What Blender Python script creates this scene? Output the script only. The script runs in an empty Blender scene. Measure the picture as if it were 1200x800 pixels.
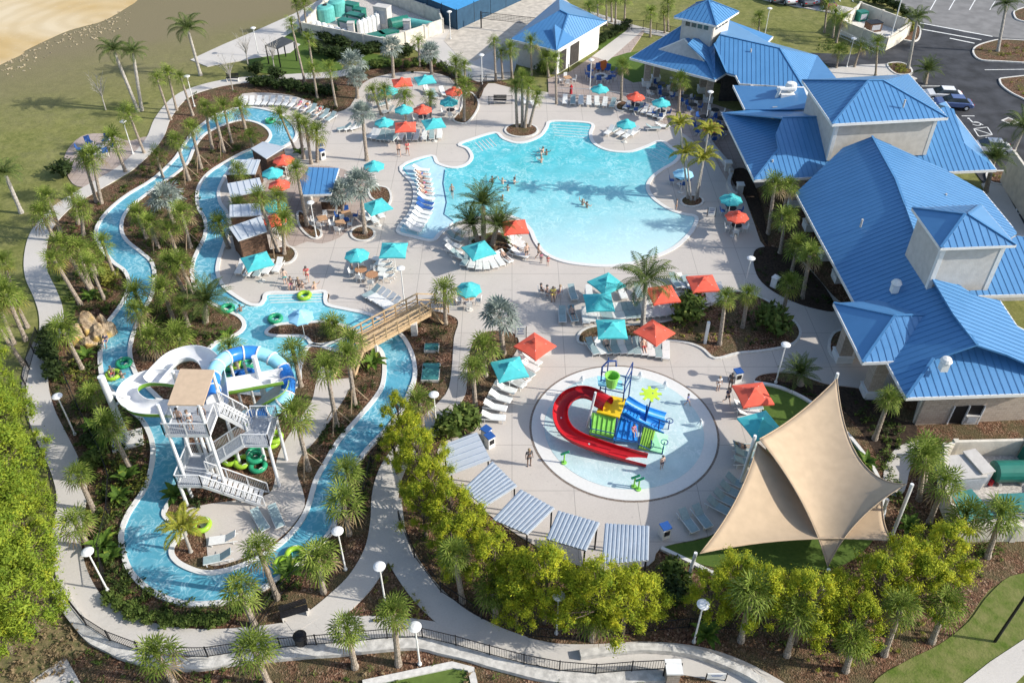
import bpy, bmesh, math, random
from mathutils import Vector, Matrix
from mathutils.geometry import tessellate_polygon
R = math.radians
PI = math.pi
sc = bpy.context.scene
FO, PT, CH = 1000.0, R(40.0), 45.0      # focal length in photo pixels, camera pitch, camera height
cP, sP = math.cos(PT), math.sin(PT)
def G(px, py, z=0.0):
    """photo pixel (1200x800) to the world point at height z"""
    u, v = px-600.0, py-400.0
    s = (CH-z)/(FO*sP+v*cP)
    return Vector((u*s, (FO*cP-v*sP)*s, z))
def height_at(base, py):
    v = py-400.0
    return CH-base.y*(FO*sP+v*cP)/(FO*cP-v*sP)
def ray(px, py):
    u, v = px-600.0, py-400.0
    return Vector((u, FO*cP-v*sP, -(FO*sP+v*cP)))
def ray_plane(px, py, p, n):
    o = Vector((0, 0, CH)); d = ray(px, py)
    return o+d*((p-o).dot(n)/d.dot(n))
def col(r, g, b): return (r, g, b, 1)
def link(o, parent=None):
    sc.collection.objects.link(o)
    if parent: o.parent = parent
    return o
def tag(o, label=None, cat=None, group=None, kind=None):
    if label: o['label'] = label
    if cat: o['category'] = cat
    if group: o['group'] = group
    if kind: o['kind'] = kind
    return o
def thing(name, label, cat, loc=(0, 0, 0), rot=0.0, group=None):
    o = bpy.data.objects.new(name, None); o.empty_display_size = .3
    o.location = loc; o.rotation_euler = (0, 0, rot)
    link(o); return tag(o, label, cat, group)
KIDS = {}
def copy_tree(o, parent=None):
    c = o.copy(); link(c, parent)
    for k in o.children: copy_tree(k, c)
    return c
def clone(proto, loc, rot=0.0, label=None, group=None, scale=None):
    """first call moves the source itself, later calls copy it with all its parts"""
    if not proto.get('_used'):
        proto['_used'] = 1; c = proto
    else: c = copy_tree(proto)
    c.location = loc; c.rotation_euler = (0, 0, rot)
    if scale: c.scale = (scale,)*3 if not isinstance(scale, tuple) else scale
    if label: c['label'] = label
    if group: c['group'] = group
    return c
# ---------------------------------------------------------------- materials
def mat(name, base, rough=.7, var=.12, scale=3.0, metal=0.0, base2=None, bump=0.0, bscale=None, spec=.3, detail=4, emit=None, lo=.35, hi=.65, coords='Object'):
    m = bpy.data.materials.new(name); m.use_nodes = True
    nt = m.node_tree; n = nt.nodes; L = nt.links
    b = n['Principled BSDF']
    b.inputs['Roughness'].default_value = rough
    b.inputs['Metallic'].default_value = metal
    b.inputs['Specular IOR Level'].default_value = spec
    tc = n.new('ShaderNodeTexCoord')
    nz = n.new('ShaderNodeTexNoise'); nz.inputs['Scale'].default_value = scale; nz.inputs['Detail'].default_value = detail
    L.new(tc.outputs[coords], nz.inputs['Vector'])
    cr = n.new('ShaderNodeValToRGB')
    if base2 is None:
        a = tuple(c*(1-var) for c in base[:3])+(1,); d = tuple(min(1, c*(1+var)) for c in base[:3])+(1,)
    else: a, d = base+(1,) if len(base) == 3 else base, base2+(1,) if len(base2) == 3 else base2
    cr.color_ramp.elements[0].position = lo; cr.color_ramp.elements[1].position = hi
    cr.color_ramp.elements[0].color = a; cr.color_ramp.elements[1].color = d
    L.new(nz.outputs['Fac'], cr.inputs['Fac']); L.new(cr.outputs['Color'], b.inputs['Base Color'])
    if bump:
        bn = n.new('ShaderNodeTexNoise'); bn.inputs['Scale'].default_value = bscale or scale*4; bn.inputs['Detail'].default_value = 3
        L.new(tc.outputs[coords], bn.inputs['Vector'])
        bp = n.new('ShaderNodeBump'); bp.inputs['Strength'].default_value = bump; bp.inputs['Distance'].default_value = .05
        L.new(bn.outputs['Fac'], bp.inputs['Height']); L.new(bp.outputs['Normal'], b.inputs['Normal'])
    return m
def mixc(nt, fac, a, b, blend='MIX'):
    x = nt.nodes.new('ShaderNodeMix'); x.data_type = 'RGBA'; x.blend_type = blend
    for sock, v in ((x.inputs[0], fac), (x.inputs[6], a), (x.inputs[7], b)):
        if hasattr(v, 'is_output'): nt.links.new(v, sock)
        elif isinstance(v, (int, float)): sock.default_value = v
        else: sock.default_value = tuple(v)[:3]+(1,)
    return x.outputs[2]
def ramp(nt, src, stops, interp='LINEAR'):
    c = nt.nodes.new('ShaderNodeValToRGB'); c.color_ramp.interpolation = interp
    while len(c.color_ramp.elements) < len(stops): c.color_ramp.elements.new(.5)
    for e, (p, k) in zip(c.color_ramp.elements, stops):
        e.position = p; e.color = (k, k, k, 1) if isinstance(k, (int, float)) else tuple(k)+(1,)
    nt.links.new(src, c.inputs['Fac']); return c.outputs['Color']
def noise(nt, scale, detail=4, dist=0.0, vec=None, rough=.5):
    z = nt.nodes.new('ShaderNodeTexNoise'); z.inputs['Scale'].default_value = scale; z.inputs['Detail'].default_value = detail
    z.inputs['Distortion'].default_value = dist; z.inputs['Roughness'].default_value = rough
    if vec is None:
        tc = nt.nodes.get('TC') or nt.nodes.new('ShaderNodeTexCoord'); tc.name = 'TC'; vec = tc.outputs['Object']
    nt.links.new(vec, z.inputs['Vector']); return z.outputs['Fac']
def newmat(name, rough=.8, spec=.3):
    m = bpy.data.materials.new(name); m.use_nodes = True
    b = m.node_tree.nodes['Principled BSDF']; b.inputs['Roughness'].default_value = rough
    b.inputs['Specular IOR Level'].default_value = spec
    tc = m.node_tree.nodes.new('ShaderNodeTexCoord'); tc.name = 'TC'
    return m, m.node_tree, b
def bump(nt, b, h, strength=.3, dist=.05):
    bp = nt.nodes.new('ShaderNodeBump'); bp.inputs['Strength'].default_value = strength; bp.inputs['Distance'].default_value = dist
    nt.links.new(h, bp.inputs['Height']); nt.links.new(bp.outputs['Normal'], b.inputs['Normal'])
M = {}
# grass terrain
m, nt, b = newmat('lawn_grass', .95, .1)
big = ramp(nt, noise(nt, .035, 3), [(.35, 0), (.62, 1)])
mid = ramp(nt, noise(nt, .35, 5, rough=.65), [(.3, 0), (.7, 1)])
fine = ramp(nt, noise(nt, 6, 5, rough=.7), [(.3, 0), (.75, 1)])
c1 = mixc(nt, big, (.15, .17, .04), (.235, .215, .085))
c2 = mixc(nt, mid, c1, (.15, .165, .045)); c2 = mixc(nt, ramp(nt, noise(nt, .13, 7, rough=.75), [(.46, 0), (.62, .85)]), c2, (.26, .235, .12))
c3 = mixc(nt, fine, c2, (.08, .10, .025))
# dry, nearly bare ground beside the excavation
sx = nt.nodes.new('ShaderNodeSeparateXYZ'); nt.links.new(nt.nodes['TC'].outputs['Object'], sx.inputs[0])
def mth(nt, op, a, b_):
    q = nt.nodes.new('ShaderNodeMath'); q.operation = op
    for s, v in ((q.inputs[0], a), (q.inputs[1], b_)):
        if hasattr(v, 'is_output'): nt.links.new(v, s)
        else: s.default_value = v
    return q.outputs[0]
c3 = mixc(nt, ramp(nt, noise(nt, 1.1, 9, .6, rough=.8), [(.42, 0), (.6, .7)]), c3, (.27, .26, .09)); c3 = mixc(nt, ramp(nt, noise(nt, .55, 8, .4, rough=.8), [(.5, 0), (.64, .6)]), c3, (.11, .125, .035))
# distance measure along a line from (-80,100) to (-60,135)
d = mth(nt, 'ADD', mth(nt, 'MULTIPLY', sx.outputs['X'], -.55), mth(nt, 'MULTIPLY', sx.outputs['Y'], .83))
d = mth(nt, 'ADD', d, mth(nt, 'MULTIPLY', noise(nt, .12, 4), 14.0))
dry = ramp(nt, mth(nt, 'DIVIDE', mth(nt, 'SUBTRACT', d, 114.0), 24.0), [(0, 0), (1, 1)])
c4 = mixc(nt, dry, c3, mixc(nt, fine, (.24, .2, .125), (.14, .125, .065)))
nt.links.new(c4, b.inputs['Base Color']); bump(nt, b, noise(nt, 9, 4), .5)
M['grass'] = m
m, nt, b = newmat('green_turf', .95, .1)
nt.links.new(mixc(nt, noise(nt, 5, 5), (.055, .105, .02), (.12, .175, .04)), b.inputs['Base Color']); M['turf'] = m
m, nt, b = newmat('rough_lawn', .95, .1)
nt.links.new(mixc(nt, ramp(nt, noise(nt, .9, 6, rough=.7), [(.35, 0), (.65, 1)]), mixc(nt, noise(nt, 8, 4), (.05, .09, .012), (.12, .17, .03)), (.19, .19, .07)), b.inputs['Base Color'])
bump(nt, b, noise(nt, 8, 4), .6); M['lawn'] = m
# sand of the excavation
m, nt, b = newmat('excavation_sand', .95, .1)
w = nt.nodes.new('ShaderNodeTexWave'); w.wave_type = 'RINGS'; w.rings_direction = 'SPHERICAL'; w.inputs['Scale'].default_value = .1
w.inputs['Distortion'].default_value = 9; w.inputs['Detail'].default_value = 3; w.inputs['Detail Scale'].default_value = .4
mp = nt.nodes.new('ShaderNodeMapping'); mp.inputs['Location'].default_value = (62, -128, 0)
nt.links.new(nt.nodes['TC'].outputs['Object'], mp.inputs[0]); nt.links.new(mp.outputs[0], w.inputs['Vector'])
f2 = ramp(nt, w.outputs['Fac'], [(.2, 0), (.9, 1)])
c1 = mixc(nt, ramp(nt, noise(nt, .05, 3), [(.4, 0), (.6, 1)]), (.5, .36, .17), (.6, .5, .34))
c2 = mixc(nt, mth(nt, 'MULTIPLY', f2, .35), c1, mixc(nt, .5, c1, (.33, .23, .1)))
c2 = mixc(nt, ramp(nt, noise(nt, 1.2, 6, rough=.8), [(.55, 0), (.75, .5)]), c2, (.62, .56, .45))
nt.links.new(c2, b.inputs['Base Color']); M['sand'] = m
# mulch
m, nt, b = newmat('bark_mulch', .95, .1)
vo = nt.nodes.new('ShaderNodeTexVoronoi'); vo.inputs['Scale'].default_value = 11; nt.links.new(nt.nodes['TC'].outputs['Object'], vo.inputs['Vector'])
gry = nt.nodes.new('ShaderNodeRGBToBW'); nt.links.new(vo.outputs['Color'], gry.inputs[0])
chips = ramp(nt, gry.outputs[0], [(.2, (.05, .028, .018)), (.5, (.13, .065, .04)), (.75, (.22, .125, .08)), (.95, (.38, .27, .19))])
c2 = mixc(nt, ramp(nt, noise(nt, .5, 5, rough=.7), [(.42, 0), (.62, .8)]), chips, mixc(nt, noise(nt, 9, 4), (.05, .06, .022), (.15, .12, .07)))
nt.links.new(c2, b.inputs['Base Color']); bump(nt, b, vo.outputs['Distance'], .8, .06); M['mulch'] = m
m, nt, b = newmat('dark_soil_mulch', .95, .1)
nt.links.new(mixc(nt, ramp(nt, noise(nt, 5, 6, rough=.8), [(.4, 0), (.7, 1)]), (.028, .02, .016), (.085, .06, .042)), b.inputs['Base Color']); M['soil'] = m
# concretes
def concrete(name, base, var=.06, stain=.1, joints=None):
    m, nt, b = newmat(name, .85, .2)
    f = noise(nt, .22, 6, rough=.65); g = noise(nt, 9, 4, rough=.7)
    c = mixc(nt, ramp(nt, f, [(.35, 0), (.65, 1)]), tuple(x*(1-stain) for x in base), base)
    c = mixc(nt, ramp(nt, g, [(.3, 0), (.7, 1)]), c, tuple(min(1, x*(1+var)) for x in base)); c = mixc(nt, ramp(nt, noise(nt, .7, 7, 1.0, rough=.7), [(.56, 0), (.72, .3)]), c, tuple(x*.72 for x in base)); c = mixc(nt, ramp(nt, noise(nt, 2.6, 2), [(.7, 0), (.74, .35)]), c, tuple(x*.6 for x in base))
    if joints:
        br = nt.nodes.new('ShaderNodeTexBrick'); br.offset = 0; br.inputs['Scale'].default_value = 1
        br.inputs['Brick Width'].default_value = joints; br.inputs['Row Height'].default_value = joints
        br.inputs['Mortar Size'].default_value = .022; br.inputs['Mortar Smooth'].default_value = 0
        nt.links.new(nt.nodes['TC'].outputs['Object'], br.inputs['Vector'])
        c = mixc(nt, br.outputs['Fac'], c, tuple(x*.62 for x in base))
    nt.links.new(c, b.inputs['Base Color']); bump(nt, b, g, .12, .02); return m
M['deck'] = concrete('pool_deck_concrete', (.51, .465, .42), .06, .13, 4.2)
M['walk'] = concrete('walkway_concrete', (.53, .50, .46), .05, .15)
M['plaza'] = concrete('kids_plaza_concrete', (.52, .475, .43), .05, .12)
M['patio'] = concrete('patio_pavers', (.38, .31, .27), .15, .25, .9)
M['coping'] = mat('white_coping', (.68, .67, .64), .6, .03, 6)
M['curb'] = mat('concrete_curb', (.6, .58, .54), .8, .12, 4)
M['wallc'] = mat('block_wall_grey', (.52, .5, .46), .9, .2, 2.5, bump=.4)
M['asphalt'] = mat('asphalt_new', (.042, .044, .05), .85, .35, .5, bump=.2, bscale=20, detail=8)
M['asphalt_old'] = mat('asphalt_old', (.2, .195, .19), .9, .15, .6, detail=8)
M['courtsand'] = mat('volleyball_sand', (.5, .45, .38), .95, .16, 1.2, bump=1.0, bscale=1.6, detail=8)
M['paint'] = mat('road_paint', (.72, .72, .7), .7, .12, 5)
M['drain'] = mat('dark_drain_grate', (.2, .16, .13), .7, .4, 12)
def water(name, deep, light, amount, scale, grad=None):
    m, nt, b = newmat(name, .12, .5)
    tc = nt.nodes['TC'].outputs['Object']
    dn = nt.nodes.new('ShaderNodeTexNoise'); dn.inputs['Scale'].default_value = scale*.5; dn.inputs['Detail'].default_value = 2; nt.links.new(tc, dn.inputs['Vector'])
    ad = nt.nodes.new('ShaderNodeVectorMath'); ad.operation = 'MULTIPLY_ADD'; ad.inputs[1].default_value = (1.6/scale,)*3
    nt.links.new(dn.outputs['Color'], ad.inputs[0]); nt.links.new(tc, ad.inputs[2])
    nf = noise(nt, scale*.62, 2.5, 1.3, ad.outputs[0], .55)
    net = ramp(nt, nf, [(.40, 0), (.475, .3), (.5, 1), (.525, .3), (.60, 0)])  # bright web imitates sunlight caustics, painted into the water colour
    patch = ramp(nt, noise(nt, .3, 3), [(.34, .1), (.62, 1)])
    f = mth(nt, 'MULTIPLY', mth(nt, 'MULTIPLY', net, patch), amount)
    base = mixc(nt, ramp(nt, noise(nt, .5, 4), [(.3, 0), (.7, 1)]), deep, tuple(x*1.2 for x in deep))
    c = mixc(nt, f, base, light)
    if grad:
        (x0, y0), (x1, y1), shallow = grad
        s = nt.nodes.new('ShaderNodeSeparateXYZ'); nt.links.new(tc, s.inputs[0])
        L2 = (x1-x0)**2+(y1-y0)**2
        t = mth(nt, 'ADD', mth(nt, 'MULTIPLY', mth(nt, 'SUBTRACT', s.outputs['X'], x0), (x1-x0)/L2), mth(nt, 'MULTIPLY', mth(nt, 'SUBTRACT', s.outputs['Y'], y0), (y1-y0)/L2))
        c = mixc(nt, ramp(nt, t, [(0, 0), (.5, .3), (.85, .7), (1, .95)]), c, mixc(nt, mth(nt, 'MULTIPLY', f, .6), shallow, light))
    nt.links.new(c, b.inputs['Base Color'])
    bump(nt, b, noise(nt, scale*1.6, 4, 1.0), .35, .06)
    return m
# ---------------------------------------------------------------- shapes
def smooth_closed(pts, n=6):
    out = []; N = len(pts)
    for i in range(N):
        p0, p1, p2, p3 = (pts[(i+k-1) % N] for k in range(4))
        for j in range(n):
            t = j/n
            out.append(tuple(.5*((2*b)+(-a+c)*t+(2*a-5*b+4*c-d)*t*t+(-a+3*b-3*c+d)*t**3) for a, b, c, d in zip(p0, p1, p2, p3)))
    return out
def smooth_open(pts, n=6):
    P = [pts[0]]+list(pts)+[pts[-1]]; out = []
    for i in range(len(pts)-1):
        p0, p1, p2, p3 = P[i:i+4]
        for j in range(n):
            t = j/n
            out.append(tuple(.5*((2*b)+(-a+c)*t+(2*a-5*b+4*c-d)*t*t+(-a+3*b-3*c+d)*t**3) for a, b, c, d in zip(p0, p1, p2, p3)))
    out.append(tuple(pts[-1])); return out
class MB:
    def __init__(s): s.v = []; s.f = []; s.m = []; s.cur = 0
    def add(s, vs, fs):
        o = len(s.v); s.v += [tuple(v) for v in vs]; s.f += [tuple(i+o for i in f) for f in fs]; s.m += [s.cur]*len(fs)
    def box(s, c, size, rz=0.0, mtx=None):
        x, y, z = (q/2 for q in size)
        vs = [Vector((a*x, b_*y, c_*z)) for c_ in (-1, 1) for b_ in (-1, 1) for a in (-1, 1)]
        mm = mtx or Matrix.Rotation(rz, 3, 'Z')
        s.add([mm@v+Vector(c) for v in vs], [(0, 2, 3, 1), (4, 5, 7, 6), (0, 1, 5, 4), (2, 6, 7, 3), (0, 4, 6, 2), (1, 3, 7, 5)])
    def beam(s, a, b_, w, h, up=(0, 0, 1)):
        a, b_ = Vector(a), Vector(b_); d = b_-a
        if d.length < 1e-6: return
        y = d.normalized(); x = y.cross(Vector(up))
        if x.length < 1e-4: x = y.cross(Vector((1, 0, 0)))
        x.normalize(); z = x.cross(y)
        mm = Matrix((x, y, z)).transposed()
        s.box((a+b_)/2, (w, d.length, h), mtx=mm)
    def tube(s, pts, r, n=8, cap=True, closed=False):
        pts = [Vector(p) for p in pts]; N = len(pts)
        rs = r if isinstance(r, (list, tuple)) else [r]*N
        vs = []; prev = None
        for i, p in enumerate(pts):
            if closed: d = pts[(i+1) % N]-pts[i-1]
            else: d = pts[min(i+1, N-1)]-pts[max(i-1, 0)]
            d.normalize()
            x = prev-d*prev.dot(d) if prev is not None else d.cross(Vector((0, 0, 1)) if abs(d.z) < .9 else Vector((0, 1, 0)))
            x.normalize(); prev = x; y = d.cross(x)
            for k in range(n):
                a = 2*PI*k/n; vs.append(p+(x*math.cos(a)+y*math.sin(a))*rs[i])
        fs = []
        for i in range(N if closed else N-1):
            j = (i+1) % N
            for k in range(n): fs.append((i*n+k, i*n+(k+1) % n, j*n+(k+1) % n, j*n+k))
        if cap and not closed: fs += [tuple(range(n))[::-1], tuple((N-1)*n+k for k in range(n))]
        s.add(vs, fs)
    def lathe(s, prof, c=(0, 0, 0), n=16):
        c = Vector(c); vs = []; fs = []
        for r, z in prof:
            for k in range(n):
                a = 2*PI*k/n; vs.append(c+Vector((r*math.cos(a), r*math.sin(a), z)))
        for i in range(len(prof)-1):
            for k in range(n): fs.append((i*n+k, i*n+(k+1) % n, (i+1)*n+(k+1) % n, (i+1)*n+k))
        fs += [tuple(range(n))[::-1], tuple((len(prof)-1)*n+k for k in range(n))]
        s.add(vs, fs)
    def prism(s, pts, z0, z1):
        """pts: list of (x, y) or 3D (z taken as offset); z0 bottom z, z1 top z"""
        pts = [(p[0], p[1]) for p in pts]
        if sum(a[0]*b_[1]-b_[0]*a[1] for a, b_ in zip(pts, pts[1:]+pts[:1])) < 0: pts = pts[::-1]
        N = len(pts); tri = tessellate_polygon([[Vector((x, y, 0)) for x, y in pts]])
        vs = [(x, y, z1) for x, y in pts]+[(x, y, z0) for x, y in pts]
        fs = []
        for t in tri:
            a, b_, c_ = (Vector(pts[i]) for i in t)
            if (b_-a).cross(c_-a) < 0: t = t[::-1]
            fs.append(tuple(t))
        fs += [(i, i+N, (i+1) % N+N, (i+1) % N) for i in range(N)]
        s.add(vs, fs)
    def ribbon(s, pts, w, z0, z1, closed=False, off=0.0):
        """raised strip of width w following world points"""
        pts = [Vector((p[0], p[1])) for p in pts]; N = len(pts); vs = []
        for i, p in enumerate(pts):
            d = (pts[(i+1) % N]-pts[i-1]) if closed else (pts[min(i+1, N-1)]-pts[max(i-1, 0)])
            if d.length < 1e-6: d = Vector((1, 0))
            d.normalize(); q = Vector((-d.y, d.x))
            a, b_ = p+q*(off-w/2), p+q*(off+w/2)
            vs += [(a.x, a.y, z0), (b_.x, b_.y, z0), (b_.x, b_.y, z1), (a.x, a.y, z1)]
        fs = []
        for i in range(N if closed else N-1):
            j = (i+1) % N
            for k in range(4): fs.append((i*4+k, i*4+(k+1) % 4, j*4+(k+1) % 4, j*4+k))
        if not closed: fs += [(0, 1, 2, 3), ((N-1)*4+3, (N-1)*4+2, (N-1)*4+1, (N-1)*4)]
        s.add(vs, fs)
    def build(s, name, mats, parent=None, smooth=False, loc=None):
        me = bpy.data.meshes.new(name); me.from_pydata(s.v, [], s.f); 
        for m_ in (mats if isinstance(mats, (list, tuple)) else [mats]): me.materials.append(m_)
        me.polygons.foreach_set('material_index', s.m)
        bm = bmesh.new(); bm.from_mesh(me); bmesh.ops.recalc_face_normals(bm, faces=bm.faces); bm.to_mesh(me); bm.free()
        if smooth: me.polygons.foreach_set('use_smooth', [True]*len(me.polygons))
        me.update()
        o = bpy.data.objects.new(name, me); link(o, parent)
        if loc is not None: o.location = loc
        return o
def wpts(px, z, smooth=0):
    px = smooth_closed(px, smooth) if smooth else px
    return [G(x, y, z) for x, y in px]
def slab(name, px, z, m, smooth=5, depth=.3):
    s = MB(); s.prism(wpts(px, z, smooth), z-depth, z); return tag(s.build(name, m), kind='structure')
def rim(name, px, z0, z1, w, m, smooth=5, closed=True, off=0.0):
    s = MB(); P = [G(x, y, z1) for x, y in (smooth_closed(px, smooth) if closed else smooth_open(px, smooth))] if smooth else [G(x, y, z1) for x, y in px]
    s.ribbon(P, w, z0, z1, closed, off); return tag(s.build(name, m), kind='structure')
def ell(cx, cy, rx, ry, n=24): return [(cx+rx*math.cos(2*PI*k/n), cy+ry*math.sin(2*PI*k/n)) for k in range(n)]
# terrain
s = MB(); s.add([(-600, -60, 0), (600, -60, 0), (600, 900, 0), (-600, 900, 0)], [(0, 1, 2, 3)]); tag(s.build('ground', M['grass']), kind='structure')
slab('excavated_sand', [(-260, 190), (0, 76), (30, 59), (75, 38), (98, 31), (122, 24), (150, 8), (165, -5), (200, -60), (-400, -90), (-600, 100)], .03, M['sand'], 4, .02)
# mulch beds
slab('mulch_bed', [(420, 84), (293, 96), (250, 104), (224, 113), (204, 130), (192, 155), (178, 175), (150, 205), (100, 230), (72, 250), (56, 275), (50, 300), (52, 322), (64, 345), (72, 370), (72, 395), (56, 420), (54, 455), (62, 485), (78, 520), (92, 560), (97, 600), (80, 640), (62, 660), (66, 700), (105, 755), (62, 790), (50, 860), (500, 880), (1010, 880), (1020, 800), (1090, 762), (1130, 730), (1160, 690), (1195, 672), (1240, 640), (1240, 480), (1060, 300), (960, 200), (900, 160), (800, 130), (660, 118), (580, 92), (520, 66), (470, 70)], .04, M['mulch'], 3, .03)
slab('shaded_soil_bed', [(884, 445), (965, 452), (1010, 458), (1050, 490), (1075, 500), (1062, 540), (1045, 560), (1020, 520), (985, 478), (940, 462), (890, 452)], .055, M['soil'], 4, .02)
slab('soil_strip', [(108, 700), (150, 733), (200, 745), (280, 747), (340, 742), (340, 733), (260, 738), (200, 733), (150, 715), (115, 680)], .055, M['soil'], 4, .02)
slab('dry_verge', [(-30, 690), (60, 640), (75, 700), (120, 760), (100, 820), (-40, 830)], .035, mat('dry_verge', (.09, .1, .035), .95, 0, 2.5, base2=(.22, .17, .09), detail=8, bump=.6), 3, .02)
slab('lawn', [(1020, 805), (1060, 775), (1100, 755), (1135, 728), (1160, 695), (1195, 672), (1260, 690), (1260, 880), (1000, 880)], .07, M['lawn'], 4, .05)
slab('footpath', [(1118, 808), (1160, 775), (1210, 742), (1225, 765), (1170, 820)], .11, M['walk'], 0)
slab('concrete_pad', [(28, 803), (77, 769), (100, 810)], .09, M['walk'], 0)
slab('lawn_patch', [(300, 52), (352, 38), (385, 62), (402, 82), (380, 88), (340, 88), (300, 84), (292, 70)], .06, M['turf'], 3, .04)
slab('lawn_patch', [(425, 62), (450, 66), (462, 75), (440, 80), (425, 72)], .06, M['turf'], 3, .04)
slab('concrete_apron', [(223, 70), (262, 52), (300, 36), (345, 16), (385, -6), (412, -8), (392, 8), (358, 28), (332, 44), (352, 52), (340, 62), (300, 68), (243, 78)], .09, M['walk'], 0)
slab('lawn_patch', [(55, 315), (76, 325), (88, 350), (86, 372), (72, 368), (66, 345)], .06, M['lawn'], 4, .04)
# walks
def path(name, px, w, z, m=None):
    s = MB(); s.ribbon([G(x, y, z) for x, y in smooth_open(px, 6)], w, z-.1, z); return tag(s.build(name, m or M['walk']), kind='structure')
PATH = [(430, 76), (400, 86), (345, 90), (293, 93), (262, 97), (240, 102), (218, 110), (203, 122), (190, 140), (182, 160), (168, 178), (148, 196), (122, 212), (98, 226), (76, 240), (58, 257), (46, 275), (41, 300), (43, 322), (52, 342), (59, 362), (60, 385), (52, 402), (43, 425), (41, 455), (48, 485), (62, 515), (76, 545), (84, 575), (81, 605), (76, 640), (84, 678), (105, 713), (142, 737), (190, 750), (240, 754), (300, 750), (360, 742), (420, 738), (480, 741), (540, 751), (600, 761), (650, 771), (700, 772), (760, 769), (820, 775), (870, 792), (920, 820)]
path('footpath', PATH, 1.9, .10)
path('footpath', [(508, 496), (484, 518), (462, 545), (452, 575), (450, 610), (443, 645), (423, 680), (395, 708), (368, 730)], 1.8, .106)
path('footpath', [(455, 585), (461, 630), (478, 665), (504, 699), (537, 727), (577, 748), (612, 761)], 1.75, .112)
slab('firepit_patio', [(75, 185), (95, 160), (125, 157), (150, 165), (172, 160), (184, 166), (165, 185), (140, 205), (110, 218), (85, 215)], .085, M['patio'], 4)
slab('bench_pad', [(330, 722), (362, 712), (372, 724), (345, 742)], .118, M['walk'], 0)
# pool deck
DECK = [(284, 110), (330, 110), (360, 118), (385, 132), (410, 125), (425, 98), (455, 87), (495, 84), (525, 90), (540, 104), (560, 118), (572, 98), (600, 103), (640, 108), (690, 118), (740, 128), (795, 152), (835, 182), (852, 212), (870, 226), (884, 262), (897, 290), (935, 300), (975, 345), (1000, 365), (1075, 430), (1062, 464), (1005, 454), (967, 449), (930, 437), (895, 438), (884, 447), (890, 470), (897, 505), (896, 545), (884, 580), (862, 608), (830, 628), (775, 641), (760, 662), (700, 668), (640, 645), (590, 615), (540, 575), (517, 550), (516, 520), (556, 505), (563, 485), (575, 455), (594, 428), (608, 404), (600, 389), (570, 388), (554, 400), (548, 430), (546, 460), (532, 480), (512, 498), (494, 506), (494, 490), (522, 462), (529, 436), (532, 396), (537, 378), (530, 370), (505, 364), (470, 372), (445, 372), (430, 366), (407, 361), (385, 356), (381, 341), (312, 342), (305, 357), (277, 347), (262, 335), (255, 320), (256, 305), (264, 287), (268, 265), (266, 247), (258, 235), (257, 220), (264, 205), (285, 190), (310, 182), (340, 170), (348, 158), (345, 145), (325, 131), (300, 126), (282, 124)]
slab('pool_deck', DECK, .10, M['deck'], 3)
slab('restaurant_patio', [(643, 113), (642, 92), (668, 84), (700, 62), (740, 33), (756, 36), (738, 62), (742, 92), (765, 98), (860, 130), (900, 215), (872, 226), (852, 212), (835, 182), (795, 152), (740, 128), (690, 118)], .115, M['patio'], 0)
slab('lawn_patch', [(735, 62), (752, 60), (760, 72), (757, 95), (742, 97), (706, 78), (716, 68)], .125, M['turf'], 0, .02)
slab('lawn_patch', [(700, 52), (735, 34), (742, 36), (712, 60), (700, 57)], .12, M['turf'], 0, .06)
slab('footpath', [(694, 66), (742, 30), (756, 33), (712, 72)], .128, M['walk'], 0, .02)
path('footpath', [(600, 0), (640, 3), (690, 16), (745, 33), (800, 44)], 1.8, .1)
slab('court_surround', [(478, 52), (515, 30), (560, 8), (610, -14), (655, -8), (672, 8), (610, 60), (600, 92), (560, 96), (530, 84), (500, 68)], .09, M['walk'], 0)
slab('volleyball_court', [(530, 32), (560, 6), (600, -8), (648, 0), (640, 20), (600, 46), (555, 72), (535, 64), (520, 48)], .11, M['courtsand'], 0, .05)
# asphalt
slab('parking_lot', [(950, 62), (1000, 64), (1050, 48), (1076, 30), (1040, 0), (1000, -40), (1500, -60), (1500, 420), (1215, 330), (1195, 265), (1160, 225), (1120, 170), (1070, 92), (1040, 80), (975, 80)], .08, M['asphalt'], 0, .05)
slab('parking_lot_older_asphalt', [(1030, -8), (1080, 26), (1130, 38), (1170, 44), (1200, 46), (1300, 52), (1300, -60), (1000, -60)], .088, M['asphalt_old'], 0, .02)
slab('pavement', [(865, -8), (900, 1), (935, 8), (985, 17), (1000, 10), (940, -3), (900, -12)], .12, M['walk'], 0)
slab('pavement', [(970, 80), (1010, 76), (1038, 75), (1075, 92), (1066, 96), (1040, 88), (975, 92)], .15, M['walk'], 0)
slab('pavement', [(1150, 215), (1172, 212), (1215, 290), (1215, 345), (1190, 330), (1180, 270)], .15, M['walk'], 0)
for k, (pp) in enumerate([[(1141, 62), (1143, 55), (1158, 49), (1180, 46), (1230, 52), (1230, 72), (1165, 71), (1148, 69)], [(1172, 95), (1178, 91), (1230, 90), (1230, 125), (1195, 113), (1178, 103)], [(1189, 18), (1193, 11), (1230, 4), (1230, 28), (1197, 24)], [(1052, 44), (1060, 32), (1077, 30), (1078, 42), (1072, 48), (1058, 46)], [(1157, 207), (1166, 200), (1230, 203), (1230, 216), (1170, 215)], [(1040, 75), (1055, 73), (1066, 78), (1068, 86), (1050, 86)]]):
    slab('mulch_island', pp, .2, M['mulch'], 4, .15); rim('kerb', pp, .06, .24, .22, M['curb'], 4)
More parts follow.
